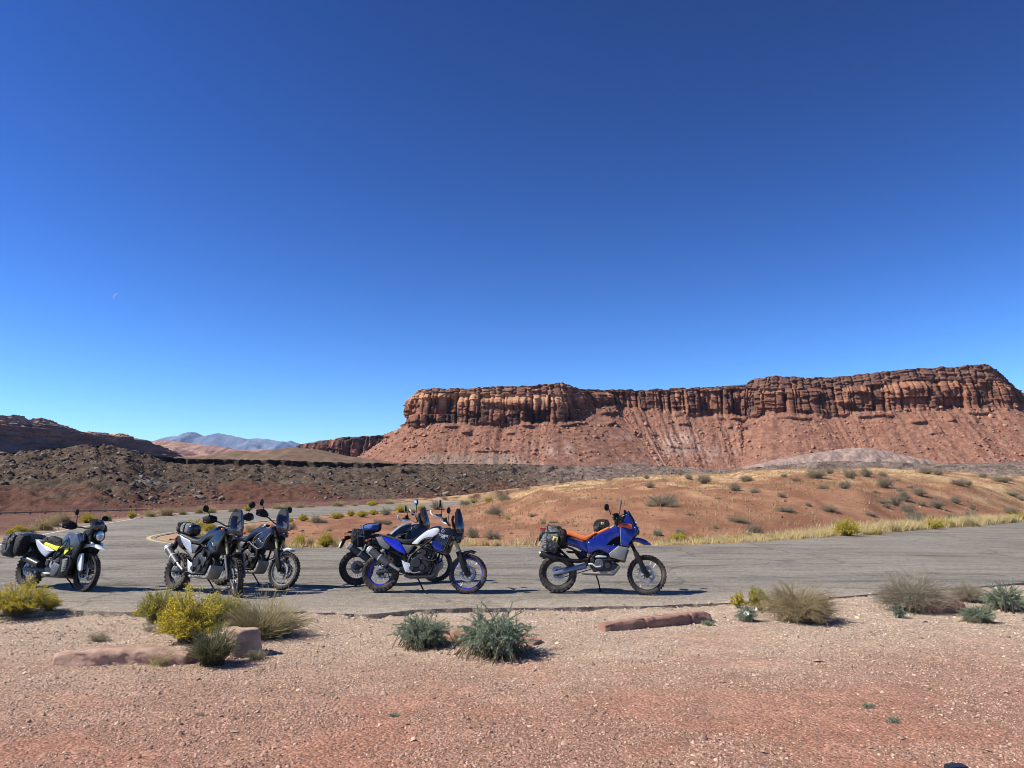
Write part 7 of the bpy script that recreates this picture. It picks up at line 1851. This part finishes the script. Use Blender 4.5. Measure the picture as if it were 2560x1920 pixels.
# left bike: big dry bags and a netted bag on the seat
o3 = NX(240, 800)
e = baggage(bikeA, 'saddlebags', 'bulging black and grey dry bags on the tail of the yellow-striped motorcycle', 'bag', (o3[0], 0, o3[1]))
rel = lambda zx, zy, y: (NX(zx, zy)[0] - o3[0], y, NX(zx, zy)[1] - o3[1])
for sd in (-1, 1):
    bpart(e, 'side_bag', m_ell(rel(175, 810, sd * 0.27), (0.165, 0.13, 0.205), (0, 0.1, 0), 34, 24, 0.62, 0.26, 13 + sd), 'bag_charcoal')
    bpart(e, 'bag_front', m_ell(rel(375, 800, sd * 0.25), (0.10, 0.12, 0.205), (0, 0.05, 0), 22, 14, 0.6, 0.12, 16 + sd), 'bag_black')
    bpart(e, 'strap', ring(rel(175, 790, sd * 0.27), 0.165, 0.135, 0, r=0.009, axis='z'), 'bag_black')
    bpart(e, 'strap', ring(rel(210, 800, sd * 0.27), 0.135, 0.205, 0, r=0.009, axis='x'), 'bag_black')
    for zx, zy in ((130, 745), (215, 825), (100, 905)):
        pt = bpart(e, 'pale_tab', m_ell(rel(zx, zy, sd * 0.392), (0.022, 0.008, 0.012), (0, 0.1, 0), 12, 8), 'bag_grey')
bpart(e, 'top_bag', m_ell(rel(215, 650, 0), (0.16, 0.30, 0.085), (0, 0, 0), 26, 16, 0.6, 0.12, 21), 'bag_grey')
bpart(e, 'bag_rear', m_ell(rel(40, 690, 0), (0.06, 0.26, 0.12), (0, 0, 0), 20, 12, 0.6, 0.12, 22), 'bag_charcoal')
o4 = NX(800, 705)
e = baggage(bikeA, 'seat_bag', 'small black netted bag on the seat of the yellow-striped motorcycle', 'bag', (o4[0], 0, o4[1]))
bpart(e, 'bag_body', m_ell((0, 0, 0), (0.20, 0.10, 0.068), (0, 0.22, 0), 24, 14, 0.75, 0.12, 31), 'bag_black')
for k in range(6):
    bpart(e, 'cord', m_tube([(-0.15 + k * 0.055, -0.10, -0.03 - k * 0.012), (-0.10 + k * 0.045, -0.06, 0.05 - k * 0.01), (-0.13 + k * 0.055, 0.06, 0.05 - k * 0.01), (-0.15 + k * 0.055, 0.10, -0.03 - k * 0.012)], 0.004, 6), 'bag_grey')
# black and silver bike: grey roll
o5 = TX(640, 505)
e = baggage(bikeB, 'roll_bag', 'grey and black roll bag strapped behind the seat of the black and silver motorcycle', 'bag', (o5[0] - 0.02, 0, o5[1] + 0.015))
bpart(e, 'bag_body', m_ell((0, 0, 0.03), (0.215, 0.125, 0.108), (0, 0.08, 0), 28, 20, 0.66, 0.07, 41), 'bag_grey')
bpart(e, 'bag_end', m_ell((0.165, 0, 0.012), (0.075, 0.128, 0.108), (0, 0.08, 0), 24, 14, 0.72), 'dark_blue_black')
for xx in (-0.11, 0.03): bpart(e, 'strap', ring((0, 0, 0.03 - xx * 0.08), 0.130, 0.112, xx, r=0.010, axis='x'), 'bag_black')
bpart(e, 'roll_closure', m_ell((-0.13, 0, 0.11), (0.10, 0.13, 0.045), (0, -0.1, 0), 18, 10, 0.8, 0.3, 44), 'bag_black')
bpart(e, 'loose_end', m_ell((-0.21, 0, 0.03), (0.06, 0.11, 0.085), (0, 0, 0), 18, 12, 0.8, 0.2, 45), 'bag_charcoal')
# dark bike behind: black side bag and blue roll
o6 = TX(640, 640)
e = baggage(bikeD, 'side_bag', 'boxy black side bag hanging on the tail of the rear motorcycle in the middle', 'bag', (o6[0] - 0.02, -0.22, o6[1]))
bpart(e, 'bag_body', m_slab([(-0.14, 0.16), (0.13, 0.13), (0.17, -0.02), (0.12, -0.19), (-0.06, -0.19), (-0.17, -0.10), (-0.18, 0.02)], 0.085, 0.035), 'bag_black')
for x_ in (-0.06, 0.05): bpart(e, 'strap', m_slab([(x_ - 0.016, 0.155), (x_ + 0.016, 0.15), (x_ + 0.012, -0.17), (x_ - 0.02, -0.17)], 0.006, 0.004, -0.088), 'bag_charcoal')
bpart(e, 'buckle_strip', m_slab([(-0.05, 0.0), (0.06, -0.01), (0.06, 0.004), (-0.05, 0.014)], 0.004, 0.002, -0.094), 'pale_grey_panel')
o7 = TX(790, 545)
e = baggage(bikeD, 'bed_roll', 'blue bed roll strapped across the seat of the rear motorcycle in the middle', 'bag', (o7[0] + 0.02, 0, o7[1] + 0.06))
bpart(e, 'roll', m_ell((0, 0, 0), (0.155, 0.25, 0.078), (0, -0.05, 0.15), 26, 18, 0.7, 0.16, 51), 'bag_blue')
for yy in (-0.14, 0.0, 0.14): bpart(e, 'strap', ring((0, 0, 0), 0.158, 0.082, yy, r=0.008), 'bag_black')
bpart(e, 'black_end', m_ell((0.15, 0, 0.02), (0.06, 0.20, 0.085), (0, 0, 0), 18, 12, 0.7, 0.15, 53), 'bag_black')

# ------------------------------------------------------------------ the air
def box_mesh(name, a, b):
    v = [(x, y, z) for z in (a[2], b[2]) for y in (a[1], b[1]) for x in (a[0], b[0])]
    f = [(0, 2, 3, 1), (4, 5, 7, 6), (0, 1, 5, 4), (2, 6, 7, 3), (0, 4, 6, 2), (1, 3, 7, 5)]
    me = bpy.data.meshes.new(name); me.from_pydata(v, [], f); me.update(); return me
hm = bpy.data.materials.new('thin_haze'); hm.use_nodes = True
nt = hm.node_tree; nt.nodes.clear()
out = nt.nodes.new('ShaderNodeOutputMaterial'); pv = nt.nodes.new('ShaderNodeVolumePrincipled')
pv.inputs['Color'].default_value = (0.45, 0.66, 1.0, 1); pv.inputs['Density'].default_value = 1.6e-5; pv.inputs['Anisotropy'].default_value = 0.0
nt.links.new(pv.outputs[0], out.inputs['Volume'])
link('haze', box_mesh('haze', (-95000, -95000, -30), (95000, 95000, 1720)), hm, kind='stuff')

# ------------------------------------------------------------------ the pale day moon
def moon():
    c = atd(291, 742, 60000); r = 9.0 / F_PX * 61000
    V, F = [], []; n = 24
    for k in range(n + 1):
        a = math.pi * k / n - math.pi / 2
        for s in (0.0, 1.0):
            xo = -math.cos(a) * r * (1.0 if s == 0 else 0.30); zo = math.sin(a) * r
            t = R(-38); V.append((xo * math.cos(t) - zo * math.sin(t), -0.35 * r * math.cos(a) * s, xo * math.sin(t) + zo * math.cos(t)))
    for k in range(n): F.append((2 * k, 2 * k + 1, 2 * k + 3, 2 * k + 2))
    me = bpy.data.meshes.new('moon'); me.from_pydata(V, [], F); me.update()
    m = bpy.data.materials.new('day_moon'); m.use_nodes = True; nt = m.node_tree; nt.nodes.clear()
    o = nt.nodes.new('ShaderNodeOutputMaterial'); t = nt.nodes.new('ShaderNodeBsdfTransparent'); e = nt.nodes.new('ShaderNodeEmission'); mx = nt.nodes.new('ShaderNodeMixShader')
    e.inputs[0].default_value = (0.85, 0.92, 1.0, 1); e.inputs[1].default_value = 0.7; mx.inputs[0].default_value = 0.17
    nt.links.new(t.outputs[0], mx.inputs[1]); nt.links.new(e.outputs[0], mx.inputs[2]); nt.links.new(mx.outputs[0], o.inputs['Surface'])
    link('moon', me, m, loc=c, label='faint pale half moon in the blue sky at left', category='moon')
moon()
